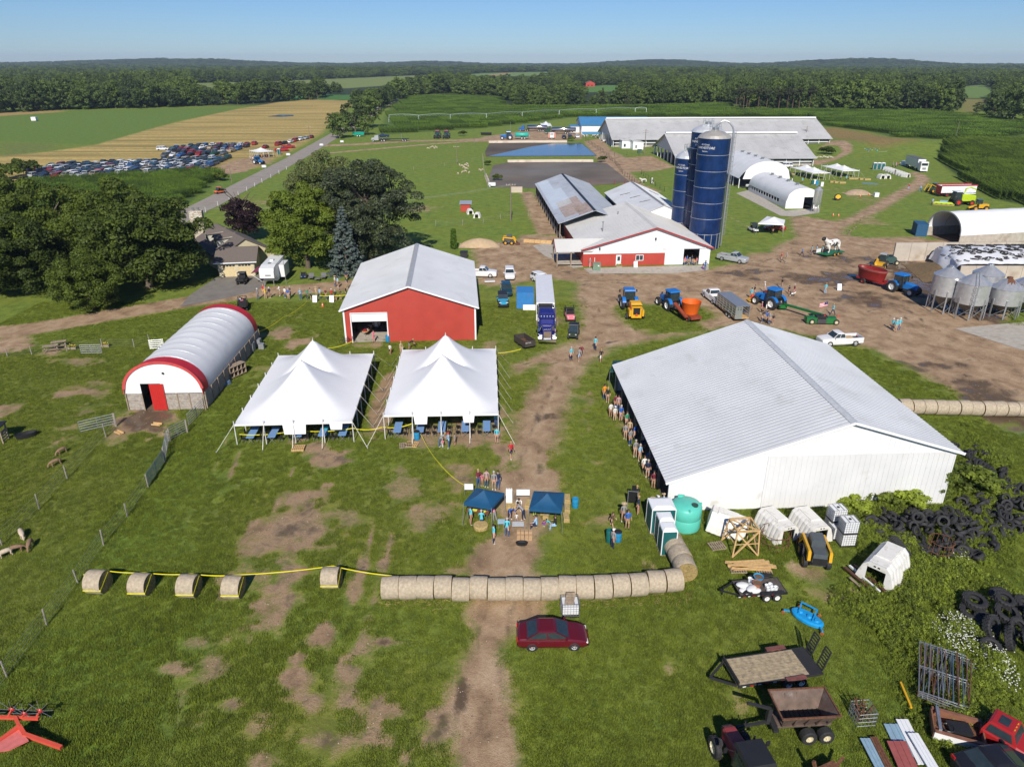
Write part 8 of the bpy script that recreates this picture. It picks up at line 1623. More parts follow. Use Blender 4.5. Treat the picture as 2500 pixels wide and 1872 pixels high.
for i,(x,y,z,rx,rz,me,lb)in enumerate(((2370,1505,.3,.1,0,BT1,'flat at the back left of the pile'),(2372,1490,.75,.15,.5,BT1,'second layer at the back left'),(2450,1520,.75,.3,.2,BT1,'tilted open toward the camera in the middle'),(2440,1498,1.15,.25,.7,BT2,'topmost one of the pile'),(2500,1490,.4,.3,1,BT1,'at the right edge behind the topmost'),(2415,1548,.55,1.1,.6,BT1,'leaning on its tread at the front left'),(2460,1575,.5,1.2,.9,BT1,'leaning with worn tread at the front'),(2500,1580,.55,1.2,1.1,BT1,'leaning at the lower right corner'),(2415,1590,.25,.35,0,BT2,'smallest one with weeds growing through it'),(2480,1545,.4,.6,.4,BT2,'half hidden in the middle right'),(2440,1470,.35,.2,0,BT1,'at the very back of the pile'),(2400,1525,.3,.2,0,BT2,'under the middle of the pile'),(2520,1530,.6,.8,0,BT1,'cut by the right picture edge'))):
 p_=gp(x,y);tag(put('big_tyre',me,None,(p_.x,p_.y,z+.1),(rx,0,rz)),'big lugged tractor tyre '+lb,'tractor tyre','pile of big tractor tyres')
RING=MB().lathe([(.35,-.04),(.37,-.06),(.43,-.05),(.45,0),(.43,.05),(.37,.06),(.35,.04),(.35,-.04)],20).mesh('ring_tyre',rubber,True);g=np.random.default_rng(77);sil=[]
for i in range(235):
 u,v=.03+.95*g.random(),.04+.92*g.random()
 if u<.12 and g.random()<.6:continue
 p_=Vector(pile(u,v));sil.append((p_.x,p_.y,p_.z+.06))
sil.sort(key=lambda p_:p_[0]**2+p_[1]**2)
for p_ in sil[:110]:tag(put('tyre',RING,None,p_,(g.normal()*.12,g.normal()*.12,0),1.0),'black tyre lying on the white silage cover','tyre','tyres on the silage cover')
scatter('cover_tyres',[RING],np.array(sil[110:]),g.uniform(0,6.28,len(sil)-110),np.full((len(sil)-110,3),1.0),'many black tyres weighting the far part of the silage cover','tyres')
# ivy on the shed corner
rgI=np.random.default_rng(9);ic=[]
for i in range(60):f=rgI.random();ic.append((rgI.normal()*.35-.4*f,rgI.normal()*.3+.2,f*3.4,.34))
q=gp(2300,1226);t=thing('ivy','green vine climbing the right corner of the white shed','vine',(q.x+.1,q.y+.2,0));V1,F1=leaf_cloud(rgI,ic,70,.11);put('foliage',np_mesh('ivy_leaves',V1,F1,L_WEED),t)
for x,y,s,lb in((2150,1236,1.0,'bushy weeds at the foot of the shed wall left'),(2205,1236,1.1,'bushy weeds at the foot of the shed wall right'),(2085,1245,.8,'weed clump beside the caged totes'),(2375,1195,1.3,'bushy weeds between the tyre heaps'),(2330,1180,1.2,'bushy weeds beside the leaning tyres')):p_=gp(x,y);t=place_tree('bush',lb,(p_.x,p_.y,0),BUSH,MIDT,(s,s,s*.75),rnd.random()*6,cat='bush');t.children[1].scale=(.1,.1,.1);paint(t.children[0],L_WEED)
# ---------------------------------------------------------------- things under and around the canopies
q=gp(1168,1264);t=thing('craft_table','long brown table with yellow papers under the left canopy','table',(q.x,q.y,0),R(-14));MB().box((0,0,.74),(1.9,.75,.05)).build('tabletop',mat('brown_table',(.20,.085,.04),.6),t)
for x in(-.85,.85):MB().bar((x,-.3,0),(x,-.3,.72),.04).bar((x,.3,0),(x,.3,.72),.04).build('leg',steel,t)
for x in(-.3,.45):MB().box((x,-.05,.775),(.4,.3,.01)).build('paper',mat('lime_paper',(.72,.80,.08),.7),t)
q=gp(1174,1288);t=thing('straw_bale','low round straw bale seat before the craft table','straw bale',(q.x,q.y,0));MB().lathe([(0,0),(.6,0),(.62,.3),(.55,.36),(0,.38)],20).build('bale',straw,t)
def sq(label,px,rz=0.0,z=0.0,grp=None,d=(1.0,.48,.40)):
 q=gp(*px);o=MB().box((0,0,d[2]/2),d).build('straw_bale',straw,loc=(q.x,q.y,z),rz=rz);return tag(o,label,'straw bale',grp)
for i,(x,y,a,lb)in enumerate(((1249,1241,0,'behind the white sign between the canopies'),(1334,1262,80,'left inside the right navy canopy'),(1327,1250,85,'deeper inside the right navy canopy'),(1385,1222,88,'at the back right of the right navy canopy'),(1384,1246,90,'in the middle right of the right navy canopy'),(1382,1268,92,'at the front right of the right navy canopy'),(1290,1236,80,'beside the left leg of the right navy canopy'))):sq('square straw bale '+lb,(x,y),R(a))
for i in range(16):sq('small brown carton in the stack before the canopies',(1266+(i%4)*9.5,1316-(i//8)*4),R(rnd.uniform(-6,6)),.24*((i//4)%2)+.24*(i>11),'stack of brown cartons',(.26,.3,.23))
for o in[o for o in COL.objects if o.get('group')=='stack of brown cartons']:o.name='carton';o['category']='carton';o.data.materials.clear();o.data.materials.append(mat('cardboard',(.42,.28,.16),.85,var=.12,scale=3))
q=gp(1274,1329);t=thing('black_tub','flat black tub on the ground before the carton stack','tub',(q.x,q.y,0));MB().loft([oval(.42,.24,.02),oval(.5,.3,.22),oval(.46,.27,.22),oval(.4,.22,.06)]).build('tub',black,t)
q=gp(1265,1296);t=thing('folding_table','pale grey table behind the carton stack','table',(q.x,q.y,0));MB().box((0,0,.7),(.95,.6,.05)).build('tabletop',mat('pale_grey_top',(.5,.52,.54),.6),t);MB().bar((-.4,0,0),(-.4,0,.68),.05).bar((.4,0,0),(.4,0,.68),.05).build('leg',steel,t)
q=gp(1224,1290);t=thing('folding_table','small pale blue table left of the carton stack','table',(q.x,q.y,0));MB().box((0,0,.7),(.6,.6,.05)).build('tabletop',mat('pale_blue_top',(.35,.5,.6),.6),t);MB().bar((-.2,0,0),(-.2,0,.68),.05).bar((.2,0,0),(.2,0,.68),.05).build('leg',steel,t)
for x,y,w__,lb in((1145,1208,.8,'white banner behind the left navy canopy'),(1277,1222,1.2,'white banner hung between the canopies')):q=gp(x,y);t=thing('banner',lb,'banner',(q.x,q.y,0));MB().box((0,0,.85),(w__,.02,.6)).build('sheet',white,t);[MB().bar((s*w__/2,0,0),(s*w__/2,0,1.2),.04).build('stake',steel,t)for s in(-1,1)]
q=gp(1243,1232);t=thing('white_sign','tall white notched sign between the canopies','sign',(q.x,q.y,0));MB().box((0,0,.8),(.55,.04,1.6)).build('board',white,t);[MB().box((-.2+i*.2,0,1.63),(.1,.04,.1)).build('notch',white,t)for i in range(3)]
barm=mat('barrel_blue',(.02,.24,.46),.4)
def barrel(label,px,m=barm,bag=False,r=.29,h=.9):
 q=gp(*px);t=thing('plastic_barrel',label,'barrel',(q.x,q.y,0));MB().lathe([(r*.92,0),(r,.06),(r,h*.3),(r*1.03,h*.33),(r,h*.36),(r,h*.66),(r*1.03,h*.69),(r,h*.72),(r,h-.04),(r*.94,h),(r*.8,h),(r*.8,h-.1),(0,h-.12)],20).build('drum',m,t,True)
 if bag:MB().ball((0,0,h),r*1.08,12,7,(1,1,.35)).build('trash_bag',black,t,True)
barrel('blue plastic barrel right of the navy canopies',(1404,1238));barrel('blue trash barrel with black bag near the man in overalls',(1508,1320),bag=True);barrel('teal trash barrel before the left marquee',(798,1062),mat('barrel_teal',(.03,.30,.38),.4));barrel('blue trash barrel with black bag before the right marquee',(1018,1072),bag=True);barrel('dark teal bin beside the trash barrel',(1487,1322),mat('bin_teal',(.01,.13,.12),.5),r=.27,h=1.15)
barrel('blue barrel just inside the red barn door',(947,834))
q=gp(1543,1236);t=thing('notice_board','black notice board on an easel beside the shed','sign',(q.x,q.y,0),R(-10));MB().box((0,0,1.0),(.75,.05,1.1)).build('board',mat('board_black',(.012,.012,.014),.5),t);MB().bar((-.4,-.04,0),(-.4,-.04,1.6),.05).bar((.4,-.04,0),(.4,-.04,1.6),.05).bar((-.4,-.04,1.55),(.4,-.04,1.55),.05).build('frame',steel,t);MB().box((.05,0,1.85),(.35,.05,.5)).build('top_board',mat('board_black',(.012,.012,.014),.5),t)
def aframe(label,px,rz=0.0,h=1.1):
 q=gp(*px);t=thing('sandwich_board',label,'sign',(q.x,q.y,0),rz);[MB().box((0,s*.2,h/2),(.7,.03,h),M=Matrix.Rotation(R(s*18),3,'X')).build('panel',white,t)for s in(-1,1)]
aframe('left white sandwich board beside the queue',(770,737));aframe('right white sandwich board beside the queue',(811,737));aframe('white sandwich board in the open yard',(2047,708));aframe('white sandwich board against the milking barn wall',(1551,652))
def cone(label,px,grp=None):
 q=gp(*px);t=thing('traffic_cone',label,'cone',(q.x,q.y,0),0,grp);MB().lathe([(.19,.03),(.04,.7),(0,.7)],12).build('cone',mat('cone_orange',(.75,.13,.015),.5),t,True);MB().box((0,0,.02),(.42,.42,.04)).build('base',mat('cone_orange',(.75,.13,.015),.5),t);MB().lathe([(.125,.32),(.095,.46)],12).build('stripe',white,t)
cone('orange cone with white stripe on the grass by the queue',(788,749));
for x,y,lb in((2034,527,'left orange cone beside the puddle'),(2047,528,'right orange cone beside the puddle'),(2100,480,'orange cone before the far gravel pile'),(2122,477,'orange cone right of the far gravel pile'),(2076,470,'orange cone left of the far gravel pile')):cone(lb,(x,y))
# ---------------------------------------------------------------- left side
q=gp(652,702);CPR=thing('camper','white fifth-wheel camper with slide-out and maroon awning','camper',(q.x,q.y+3.2,0),R(94));cw=mat('camper_white',(.72,.73,.74),.4,var=.03)
MB().loft([[(x,-1.2,z0),(x,1.2,z0),(x,1.2,z1),(x,-1.2,z1)]for x,z0,z1 in((-3.2,1.6,2.75),(-2.9,1.5,3.2),(-1.2,1.45,3.45),(-1.15,.6,3.45),(5.5,.6,3.45),(5.6,.7,3.3))]).build('body',cw,CPR);MB().box((2,-1.7,1.9),(3.4,1.0,2.1)).build('slide_out',cw,CPR);MB().box((1.5,0,3.58),(.9,.6,.25)).build('air_conditioner',cw,CPR);MB().box((-.4,0,3.47),(.5,.5,.05)).build('roof_hatch',black,CPR)
MB().add([(-2.0,1.2,2.6),(2.5,1.2,2.6),(2.5,3.0,2.1),(-2.0,3.0,2.1)],[(0,1,2,3)]).build('awning',mat('awning_maroon',(.20,.03,.07),.7),CPR);MB().bar((-2,3.0,2.1),(-2,1.3,.8),.05).bar((2.5,3,2.1),(2.5,1.3,.8),.05).build('awning_arm',white,CPR);[MB().bar((-2.4,s*.8,0),(-2.4,s*.8,1.5),.09).build('landing_leg',steel,CPR)for s in(-1,1)];[wheel(CPR,(x,s*1.05,.36),.36,.24,whiterim)for x in(2.6,3.5)for s in(-1,1)];MB().box((-3.25,-.2,2.1),(.03,.9,.18)).build('stripe',steel,CPR)
def pole(label,px,top,r=.13,arms=1,name='utility_pole',m=None):
 q=gp(*px);h_=max(3,zt(q.x,q.y,top));t=thing(name,label,'pole',q);MB().cyl((0,0,-.2),(0,0,h_),r,r*.75,8).build('shaft',m or mat('pole_wood',(.20,.165,.13),.9),t)
 for k in range(arms):MB().box((0,0,h_-.4-k*.9),(2.2,.12,.12)).build('crossarm',wood,t);[MB().cyl((x,0,h_-.34-k*.9),(x,0,h_-.14-k*.9),.05,n=6).build('insulator',white,t)for x in(-1,-.4,.4,1)]
 return Vector((q.x,q.y,h_-.3))
pole('flag mast standing beside the camper',(699,694),627,.05,0,'mast',steel);w1=pole('wooden power pole beside the manure lane and lagoon',(1247,540),448,.15,1);w2=pole('wooden power pole among the grove trees',(258,560),490,.14,1);pole('power pole beside the free-stall barn end',(1964,354),308,.15,2);pole('power pole before the small white huts',(1573,376),316,.15,2);pole('leaning light pole at the corner of the right cornfield',(2330,350),296,.1,0);pole('roadside pole at the edge of the left cornfield',(566,447),410,.13,0);pole('roadside pole beside the row of parked cars',(757,345),308,.13,1);pole('pole on the sheep meadow bank',(1115,400),356,.12,1);pole('short pole on the lagoon corner',(1158,356),336,.12,0);pole('flag pole beside the milk tankers',(1246,324),298,.07,0,'mast',steel)
cab=MB()
for s in(-.8,.8):pts_=[w2.lerp(w1,i/24)+Vector((0,s,-3.2*4*(i/24)*(1-i/24)))for i in range(25)];cab.tube(pts_,.02,4)
tag(cab.build('power_line',mat('wire_grey',(.3,.32,.28),.5)),'power wires sagging behind the trees to the lagoon pole','wires')
for i,(x,y)in enumerate(((126,856),(146,846))):
 q=gp(x,y);t=thing('picnic_table',('front' if i==0 else 'back')+' weathered picnic table at the top of the pasture','picnic table',(q.x,q.y,0),R(25));[MB().box((0,-.3+k*.15,.74),(1.8,.13,.04)).build('plank',wood,t)for k in range(5)];[MB().box((0,s*.68,.45),(1.8,.26,.04)).build('seat',wood,t)for s in(-1,1)];[MB().bar((x_,-.6,0),(x_,.25,.73),.08).bar((x_,.6,0),(x_,-.25,.73),.08).build('leg',wood,t)for x_ in(-.7,.7)]
for x,y,lb in((178,852,'flower planter right of the picnic tables'),(258,846,'flower planter beside the silver gate'),(1511,652,'flower planter by the milking barn door'),(1366,600,'flower planter on the concrete pad')):
 q=gp(x,y);t=thing('flower_planter',lb,'planter',(q.x,q.y,0));MB().box((0,0,.15),(1.1,.5,.3)).build('box',wood,t);V1,F1=leaf_cloud(np.random.default_rng(3),[(-.3+.3*k,0,.4,.24)for k in range(3)],40,.09);put('plants',np_mesh('planter_leaves',V1,F1,L_WEED),t);m=MB();[m.ball((rnd.uniform(-.5,.5),rnd.uniform(-.25,.2),rnd.uniform(.5,.65)),.06,6,4)for k in range(12)];m.build('blooms',mat('yellow_bloom',(.8,.5,.05),.7),t)
q=gp(578,918);t=thing('pallet_rack','wooden crate rack leaning beside the hoop barn','crate',(q.x,q.y,.1),R(62));
for i in range(5):MB().box((-1.2+i*.6,0,.75),(.05,.9,1.3)).build('divider',wood,t)
for z in(.12,.75,1.4):MB().box((0,0,z),(2.5,.9,.05)).build('shelf',wood,t)
MB().box((0,.44,.75),(2.5,.03,1.3)).build('back',wood,t)
for x,y,s,lb in((612,858,1.1,'lower grey wire cage unit beside the hoop barn end'),(630,845,.9,'grey wire cage unit at the hoop barn corner'),(640,852,.7,'small grey cage right of the others')):q=gp(x,y);t=thing('wire_cage',lb,'cage',(q.x,q.y,0));MB().box((0,0,s*.6),(s,s*.9,s*1.1)).build('mesh_box',mat('cage_grey',(.34,.36,.38),.5,.4),t);m=MB();[m.bar((-s/2,-s*.46,.1+k*s*.2),(s/2,-s*.46,.1+k*s*.2),.02)for k in range(6)];m.build('wire',steel,t)
q=gp(550,940);t=thing('blue_tub','upturned blue tub against the hoop barn side','tub',(q.x,q.y,0),R(60));MB().loft([oval(.9,.4,.02),oval(.75,.33,.4),oval(.3,.15,.45)]).build('tub',mat('tub_blue',(.12,.2,.32),.5),t)
q=gp(66,1067);t=thing('stock_tank','long black water trough in the pasture','trough',(q.x,q.y,0),R(35));MB().loft([oval(.9,.4,.02),oval(1.0,.48,.5),oval(.93,.42,.5),oval(.85,.36,.2)]).build('trough',black,t)
q=gp(4,1078);t=thing('feeder_shelter','dark wooden feeder cut by the left picture edge','feeder',(q.x-.4,q.y,0),R(10));[MB().box((x,y,.9),(.12,.12,1.8)).build('post',wood,t)for x in(-.8,.8)for y in(-.6,.6)];MB().box((0,0,1.85),(2,1.6,.08)).build('roof',black,t);[MB().box((.82,0,z),(.05,1.2,.16)).build('board',wood,t)for z in(.3,.6,.9,1.2)]
for x,y,a,lb in((291,1058,-30,'pale wooden feed tray left of the gate post'),(383,1038,-10,'pale wooden feed tray nearer the hoop barn')):q=gp(x,y);t=thing('feed_tray',lb,'feed tray',(q.x,q.y,0),R(a));MB().box((0,0,.08),(1.0,.4,.04)).build('base',newwood,t);[MB().box((0,s*.2,.16),(1.0,.04,.16)).build('side',newwood,t)for s in(-1,1)]
for k,(x,y)in enumerate(((845,838),(856,838))):
 q=gp(x,y);t=thing('bicycle',('left' if k==0 else 'right')+' bicycle leaning at the red barn corner','bicycle',(q.x,q.y-.2,0),R(10));[MB().tube([(c_+.32*math.cos(i*.524),0,.33+.32*math.sin(i*.524))for i in range(13)],.02,5).build('wheel',rubber,t)for c_ in(-.5,.5)];MB().tube([(-.5,0,.33),(-.1,0,.33),(.35,0,.8),(-.2,0,.8),(-.5,0,.33)],.02,5).tube([(-.1,0,.33),(-.2,0,.9)],.02,5).tube([(.5,0,.33),(.33,0,1.0)],.02,5).build('frame',redm if k else black,t);MB().box((-.2,0,.92),(.22,.1,.05)).build('saddle',black,t);MB().bar((.33,-.25,1.0),(.33,.25,1.0),.03).build('handlebar',black,t)
q=gp(895,822);t=thing('goods_table','table of red and white goods inside the red barn door','table',(q.x,q.y+1,0),R(80));MB().box((0,0,.75),(2.4,.8,.05)).build('tabletop',newwood,t);[MB().box((x,0,.9),(.4,.5,.25)).build('box',(redm,white,redm,white)[i],t)for i,x in enumerate((-.9,-.3,.3,.9))];[MB().bar((x,0,0),(x,0,.73),.05).build('leg',steel,t)for x in(-1,1)]
q=gp(915,812);t=thing('forklift','white and black forklift inside the red barn','forklift',(q.x,q.y+2,0),R(-90));MB().box((-.3,0,.7),(1.6,1.0,.7)).build('body',white,t);[MB().bar((x,s*.45,1.0),(x,s*.4,2.1),.06).build('guard_post',black,t)for x in(-.8,.3)for s in(-1,1)];MB().box((-.25,0,2.12),(1.3,1.0,.06)).build('guard_roof',black,t);[MB().bar((.65,s*.3,.1),(.65,s*.3,2.4),.1).build('mast',black,t)for s in(-1,1)];[wheel(t,(x,s*.5,.28),.28,.2,white)for x in(-.8,.4)for s in(-1,1)]
for x,y,lb in((760,683,'left grey patio chair under the trees'),(776,686,'grey patio table under the trees'),(790,682,'right grey patio chair under the trees')):q=gp(x,y);t=thing('patio_set',lb,'patio furniture',(q.x,q.y,0));MB().box((0,0,.5),(.9,.9,.08)).build('seat',mat('patio_grey',(.16,.16,.17),.7),t);MB().box((0,.42,.8),(.9,.06,.6)).build('back',mat('patio_grey',(.16,.16,.17),.7),t)if 'chair' in lb else None;[MB().bar((a,b,0),(a,b,.5),.06).build('leg',black,t)for a in(-.4,.4)for b in(-.4,.4)]
# sand pile, bin, small pens
q=gp(1170,604);tag(MB().grid(lambda u,v:((u-.5)*8.4,(v-.5)*4.4,max(.0,1.5*max(0,1-((2*u-1)**2+(2*v-1)**2))**.8+.12*mnoise.noise(Vector((u*7,v*5,2))))),26,16).build('sand_pile',mat('sand',(.45,.335,.21),.95,var=.1,scale=1.5,bump=.3),None,True,(q.x,q.y+1.5,0)),'heap of pale sand beside the small skid steer','sand pile')
q=gp(2097,475);tag(MB().grid(lambda u,v:((u-.5)*7.5,(v-.5)*5,max(.0,1.3*max(0,1-((2*u-1)**2+(2*v-1)**2))**.8)),20,14).build('gravel_pile',mat('gravel',(.38,.28,.19),.95,var=.2,scale=2),None,True,(q.x,q.y+1,0)),'heap of brown gravel with cones on the far lawn','gravel pile')
q=gp(1133,629);t=thing('waste_bin','dark wheeled bin beside the gravel pad','bin',(q.x,q.y,0));MB().box((0,0,.6),(1.3,1.0,1.1),taper=1.1).build('bin',mat('bin_dark',(.03,.03,.035),.5),t);MB().box((0,0,1.2),(1.5,1.2,.1)).build('lid',black,t)
q=gp(1196,690);t=thing('metal_scrap','bundle of shiny metal ducts beside the white pickup','scrap',(q.x,q.y,0),R(5));[MB().cyl((-.9,k*.3,.2),(.9,k*.3,.2),.15,n=10).build('duct',alu,t)for k in range(3)]
q=gp(1137,515);t=thing('red_shelter','small red animal shelter on the meadow','shelter',(q.x,q.y,0));MB().box((0,0,1.0),(2.4,1.8,2.0)).build('wall',redwall,t);roofp(MB(),(-1.5,-1.2,1.95),(1.6,-1.2,1.95),(1.6,1.2,2.4),(-1.5,1.2,2.4),.5).build('roof',silver2,t)
hutch('small white hutch beside the red shelter',(1148,522),R(10),.75);hutch('small white hutch on a stand below the red shelter',(1165,531),R(-5),.75)
t=thing('utility_cabinet','green transformer cabinet before the milking barn','cabinet',gp(1456,659));MB().box((0,0,.65),(1.4,1.1,1.3)).build('body',mat('cabinet_green',(.16,.24,.17),.5),t);MB().box((.3,-.56,.9),(.25,.02,.2)).build('label_plate',white,t);MB().box((0,0,1.32),(1.45,1.15,.06)).build('lid',mat('cabinet_green',(.16,.24,.17),.5),t)
for x,y,lb in((1440,652,'white utility post left of the green cabinet'),(1451,651,'thin white vent pipe by the red wall')):t=thing('utility_post',lb,'post',gp(x,y));MB().cyl((0,0,0),(0,0,1.7),.06,n=8).build('pipe',white,t);MB().box((0,-.05,1.3),(.35,.2,.45)).build('meter',steel,t)if x<1445 else None
for i,x in enumerate((1285,1298,1312,1326,1340)):o=MB().box((0,0,.35),(1.15,.25,.7)).build('timber_block',newwood,loc=gp(x,592+i*.8));tag(o,'yellow timber block in the low wall by the concrete pad','timber','low wall of timber blocks')
t=thing('american_flag','small American flag flying on the green mower','flag',gp(2013,786));MB().cyl((0,0,1),(0,0,3.2),.02,n=6).build('staff',steel,t)
for k in range(7):MB().grid(lambda u,v:(-u*1.15,.06*math.sin(u*7),3.15-.1*k-.1*v-u*.25),8,1).build('stripe',mat('flag_red',(.5,.02,.04),.7)if k%2==0 else white,t)
MB().grid(lambda u,v:(-u*.48,-.012+.06*math.sin(u*.48/1.15*7),3.152-v*.4-u*.105),4,1).build('canton',mat('flag_navy',(.01,.02,.12),.7),t);m=MB()
for i in range(4):
 for j in range(3):m.box((-.08-i*.11,-.02,3.07-j*.12),(.03,.005,.03))
m.build('stars',white,t)
q=gp(1893,563);car('red race-styled show car under the white canopy','sedan','red',(q.x,q.y+.6,0),R(172));utvq=gp(1839,566);t=utv('white golf cart with dark roof left of the white canopy',(utvq.x,utvq.y,0),R(-80),PC['white'],bed=False,name='golf_cart')
# ---------------------------------------------------------------- the far yard, lawn and fields
q=gp(1919,410);car('silver-white minivan parked along the free-stall barn','van','white',(q.x,q.y+1,0),R(178))
for k,(x,y,c_)in enumerate(((1377,339,'black'),(1392,338,'navy'),(1409,337,'white'))):q=gp(x,y);car(('black','dark blue','white')[k]+' car parked at the blue-roofed building','suv',c_,(q.x,q.y,0),R(-85))
def tanker(label,px,rz,cabcol,L=12.0,nm='tanker_truck'):
 q=gp(*px);t=thing(nm,label,'tanker',(q.x,q.y,0),rz);MB().lathe([(0,-L/2),(.7,-L/2),(.95,-L/2+.3),(.95,L/2-.3),(.7,L/2),(0,L/2)],20,(-3.4,0,2.3),'x').build('tank',chrome,t,True);MB().box((-3.4,0,1.2),(L,1.0,.2)).build('frame',black,t)
 c_=PC[cabcol]if isinstance(cabcol,str)else cabcol;MB().loft([sec(6.6,.8,.8,1.8),sec(5.0,.95,.8,2.0),sec(4.9,1.05,.8,2.9),sec(3.4,1.1,.8,3.2)]).build('cab',c_,t);MB().box((4.95,0,2.4),(.06,1.7,.5)).build('windshield',glass,t)
 for x in(5.8,2.8,1.7,-5.6,-6.8,-8.0,-4.4):
  for s in(-1,1):wheel(t,(x,s*.95,.5),.5,.4,alu)
tanker('blue milk tanker truck parked at the back of the far yard',(1296,321),R(172),'blue',11);tanker('dark green milk tanker truck parked in the middle of the far yard',(1360,327),R(177),'green',13)
ft_=gp(1238,341);tractor('blue tractor hitched to the turquoise slurry tank',(ft_.x,ft_.y,0),R(178),tblue,sc=1.35);q=gp(1274,340);t=thing('slurry_tank','turquoise slurry tank wagon behind the far blue tractor','tank wagon',(q.x,q.y,0),R(178));MB().lathe([(0,-3.4),(.9,-3.3),(1.15,-3.0),(1.15,3.0),(.9,3.3),(0,3.4)],18,(0,0,2.0),'x').build('tank',mat('slurry_turquoise',(.02,.36,.28),.4),t,True);MB().box((0,0,.9),(6,1.2,.3)).build('frame',steel,t);[wheel(t,(x,s*1.1,.6),.6,.5,whiterim)for x in(-1.4,0)for s in(-1,1)];MB().bar((-3.4,0,2.2),(-3.8,0,1.2),.3).build('pump',steel,t);MB().bar((3.0,0,.9),(5,0,.7),.2).build('tongue',steel,t)
for x,lb in((1068,'left dark green tractor beside the far lane'),(1090,'right dark green tractor beside the far lane')):q=gp(x,338);tractor(lb,(q.x,q.y,0),R(-95),mat('far_tractor_green',(.02,.10,.05),.5),redm,cream_rim,1.35)
q=gp(1347,339);t=thing('orange_trailer','white and orange box trailer in the far yard','trailer',(q.x,q.y,0));MB().box((0,0,1.7),(3.2,2.2,2.4)).build('box',white,t);[MB().box((x,-1.12,1.7),(.5,.03,2.4)).build('stripe',orangem,t)for x in(-1.2,1.2)];[MB().box((x,-1.13,2.2),(.5,.02,.6)).build('window',black,t)for x in(-.4,.4)];[wheel(t,(0,s*1.1,.4),.4,.25,white)for s in(-1,1)]
q=gp(876,334);t=thing('dump_trailer','bright turquoise dump trailer under the roadside trees','trailer',(q.x,q.y,0),R(5));MB().loft([rect(2.6,.7,.8),rect(3.0,1.1,2.2)]).build('box',mat('trailer_turquoise',(.01,.38,.28),.45),t);[wheel(t,(x,s*1,.5),.5,.3,white)for x in(-.6,.6)for s in(-1,1)]
q=gp(922,346);t=thing('flatbed_truck','grey semi tractor with a dark flatbed beside the far lane','truck',(q.x,q.y,0),R(184));MB().loft([sec(2.8,.8,.7,1.7),sec(1.4,.95,.7,1.9),sec(1.3,1.05,.7,2.7),sec(-.6,1.1,.7,3.0)]).build('cab',PC['silver'],t);MB().box((1.36,0,2.3),(.06,1.7,.5)).build('windshield',glass,t);MB().box((-8,0,1.2),(14,2.3,.2)).build('deck',black,t);[wheel(t,(x,s*.95,.5),.5,.4,alu)for x in(2,-2,-3.2,-12,-13.2)for s in(-1,1)];MB().box((-11.5,0,2.4),(.1,2.2,2.2)).build('stake_frame',steel,t)
q=gp(936,343);car('dark pickup chained on the far flatbed','pickup','navy',(q.x,q.y,1.3),R(184))
q=gp(1187,330);t=thing('black_dumpster','low black dumpster beside the far lane','dumpster',(q.x,q.y,0));MB().loft([rect(2.6,.9,.1),rect(2.9,1.1,1.2)]).build('box',black,t)
# white road truck on the far lawn
q=gp(2254,421);rzw=R(-98);t=thing('cabover_truck','white high-cab semi truck parked on the far lawn','truck',(q.x,q.y,0),rzw);MB().box((-1.1,0,2.0),(2.2,2.4,2.9)).build('cab',PC['white'],t);MB().box((.02,0,2.6),(.06,2.0,.8)).build('windshield',glass,t);MB().box((.02,0,1.2),(.06,1.2,.7)).build('grille',steel,t);MB().box((.1,0,.6),(.2,2.4,.35)).build('bumper',white,t);[wheel(t,(x,s*1.0,.5),.5,.35,alu)for x in(-1.0,-4.0)for s in(-1,1)];MB().box((-2.8,0,.8),(5,.9,.3)).build('chassis',black,t)
t2=thing('box_trailer','white box trailer with dark roof behind the white semi','trailer',lw2(t,(-9.0,0,0)),rzw);MB().box((0,0,2.5),(12,2.5,2.9)).build('box',PC['white'],t2);MB().box((0,0,3.97),(12,2.5,.05)).build('roof',mat('dark_roof_film',(.12,.12,.125),.6),t2);[wheel(t2,(x,s,.5),.5,.4,alu)for x in(-4.5,-3.2)for s in(-1,1)]
q=gp(2212,404);t=thing('bounce_pad','white and orange inflatable lying on the far lawn','inflatable',(q.x,q.y,0),.3);MB().loft([oval(2.4,1.5,.05),oval(2.6,1.7,.9),oval(2.0,1.2,1.5)]).build('body',white,t,True);MB().box((.6,0,1.55),(1.8,.8,.1)).build('orange_top',orangem,t)
# forage machines
wa,wb2=gp(2296,482),gp(2370,478);t=thing('forage_wagon','long red and white forage wagon at the cornfield edge','wagon',((wa.x+wb2.x)/2,wa.y+2.0,0),R(6));Lw=(wb2-wa).length
MB().box((0,-1.2,2.1),(Lw,.1,1.9)).build('side',white,t);MB().box((0,1.2,2.1),(Lw,.1,1.9)).build('side',white,t);[MB().box((s*Lw/2,0,2.1),(.1,2.4,1.9)).build('end',redm,t)for s in(-1,1)];MB().box((0,0,1.15),(Lw,2.4,.1)).build('floor',redm,t);[MB().box((-Lw/2+.5+i*(Lw-1)/13,-1.28,2.1),(.1,.08,1.8)).build('rib',white,t)for i in range(14)]
[MB().box((0,s*1.25,3.15),(Lw+.2,.2,.3)).build('top_rail',mat('wagon_red',(.36,.02,.03),.5),t)for s in(-1,1)];MB().box((0,0,.85),(Lw,1.4,.35)).build('chassis',mat('wagon_red',(.36,.02,.03),.5),t);[wheel(t,(x,s*1.0,.55),.55,.45,redm)for x in(-Lw*.3,Lw*.2,Lw*.34)for s in(-1,1)]
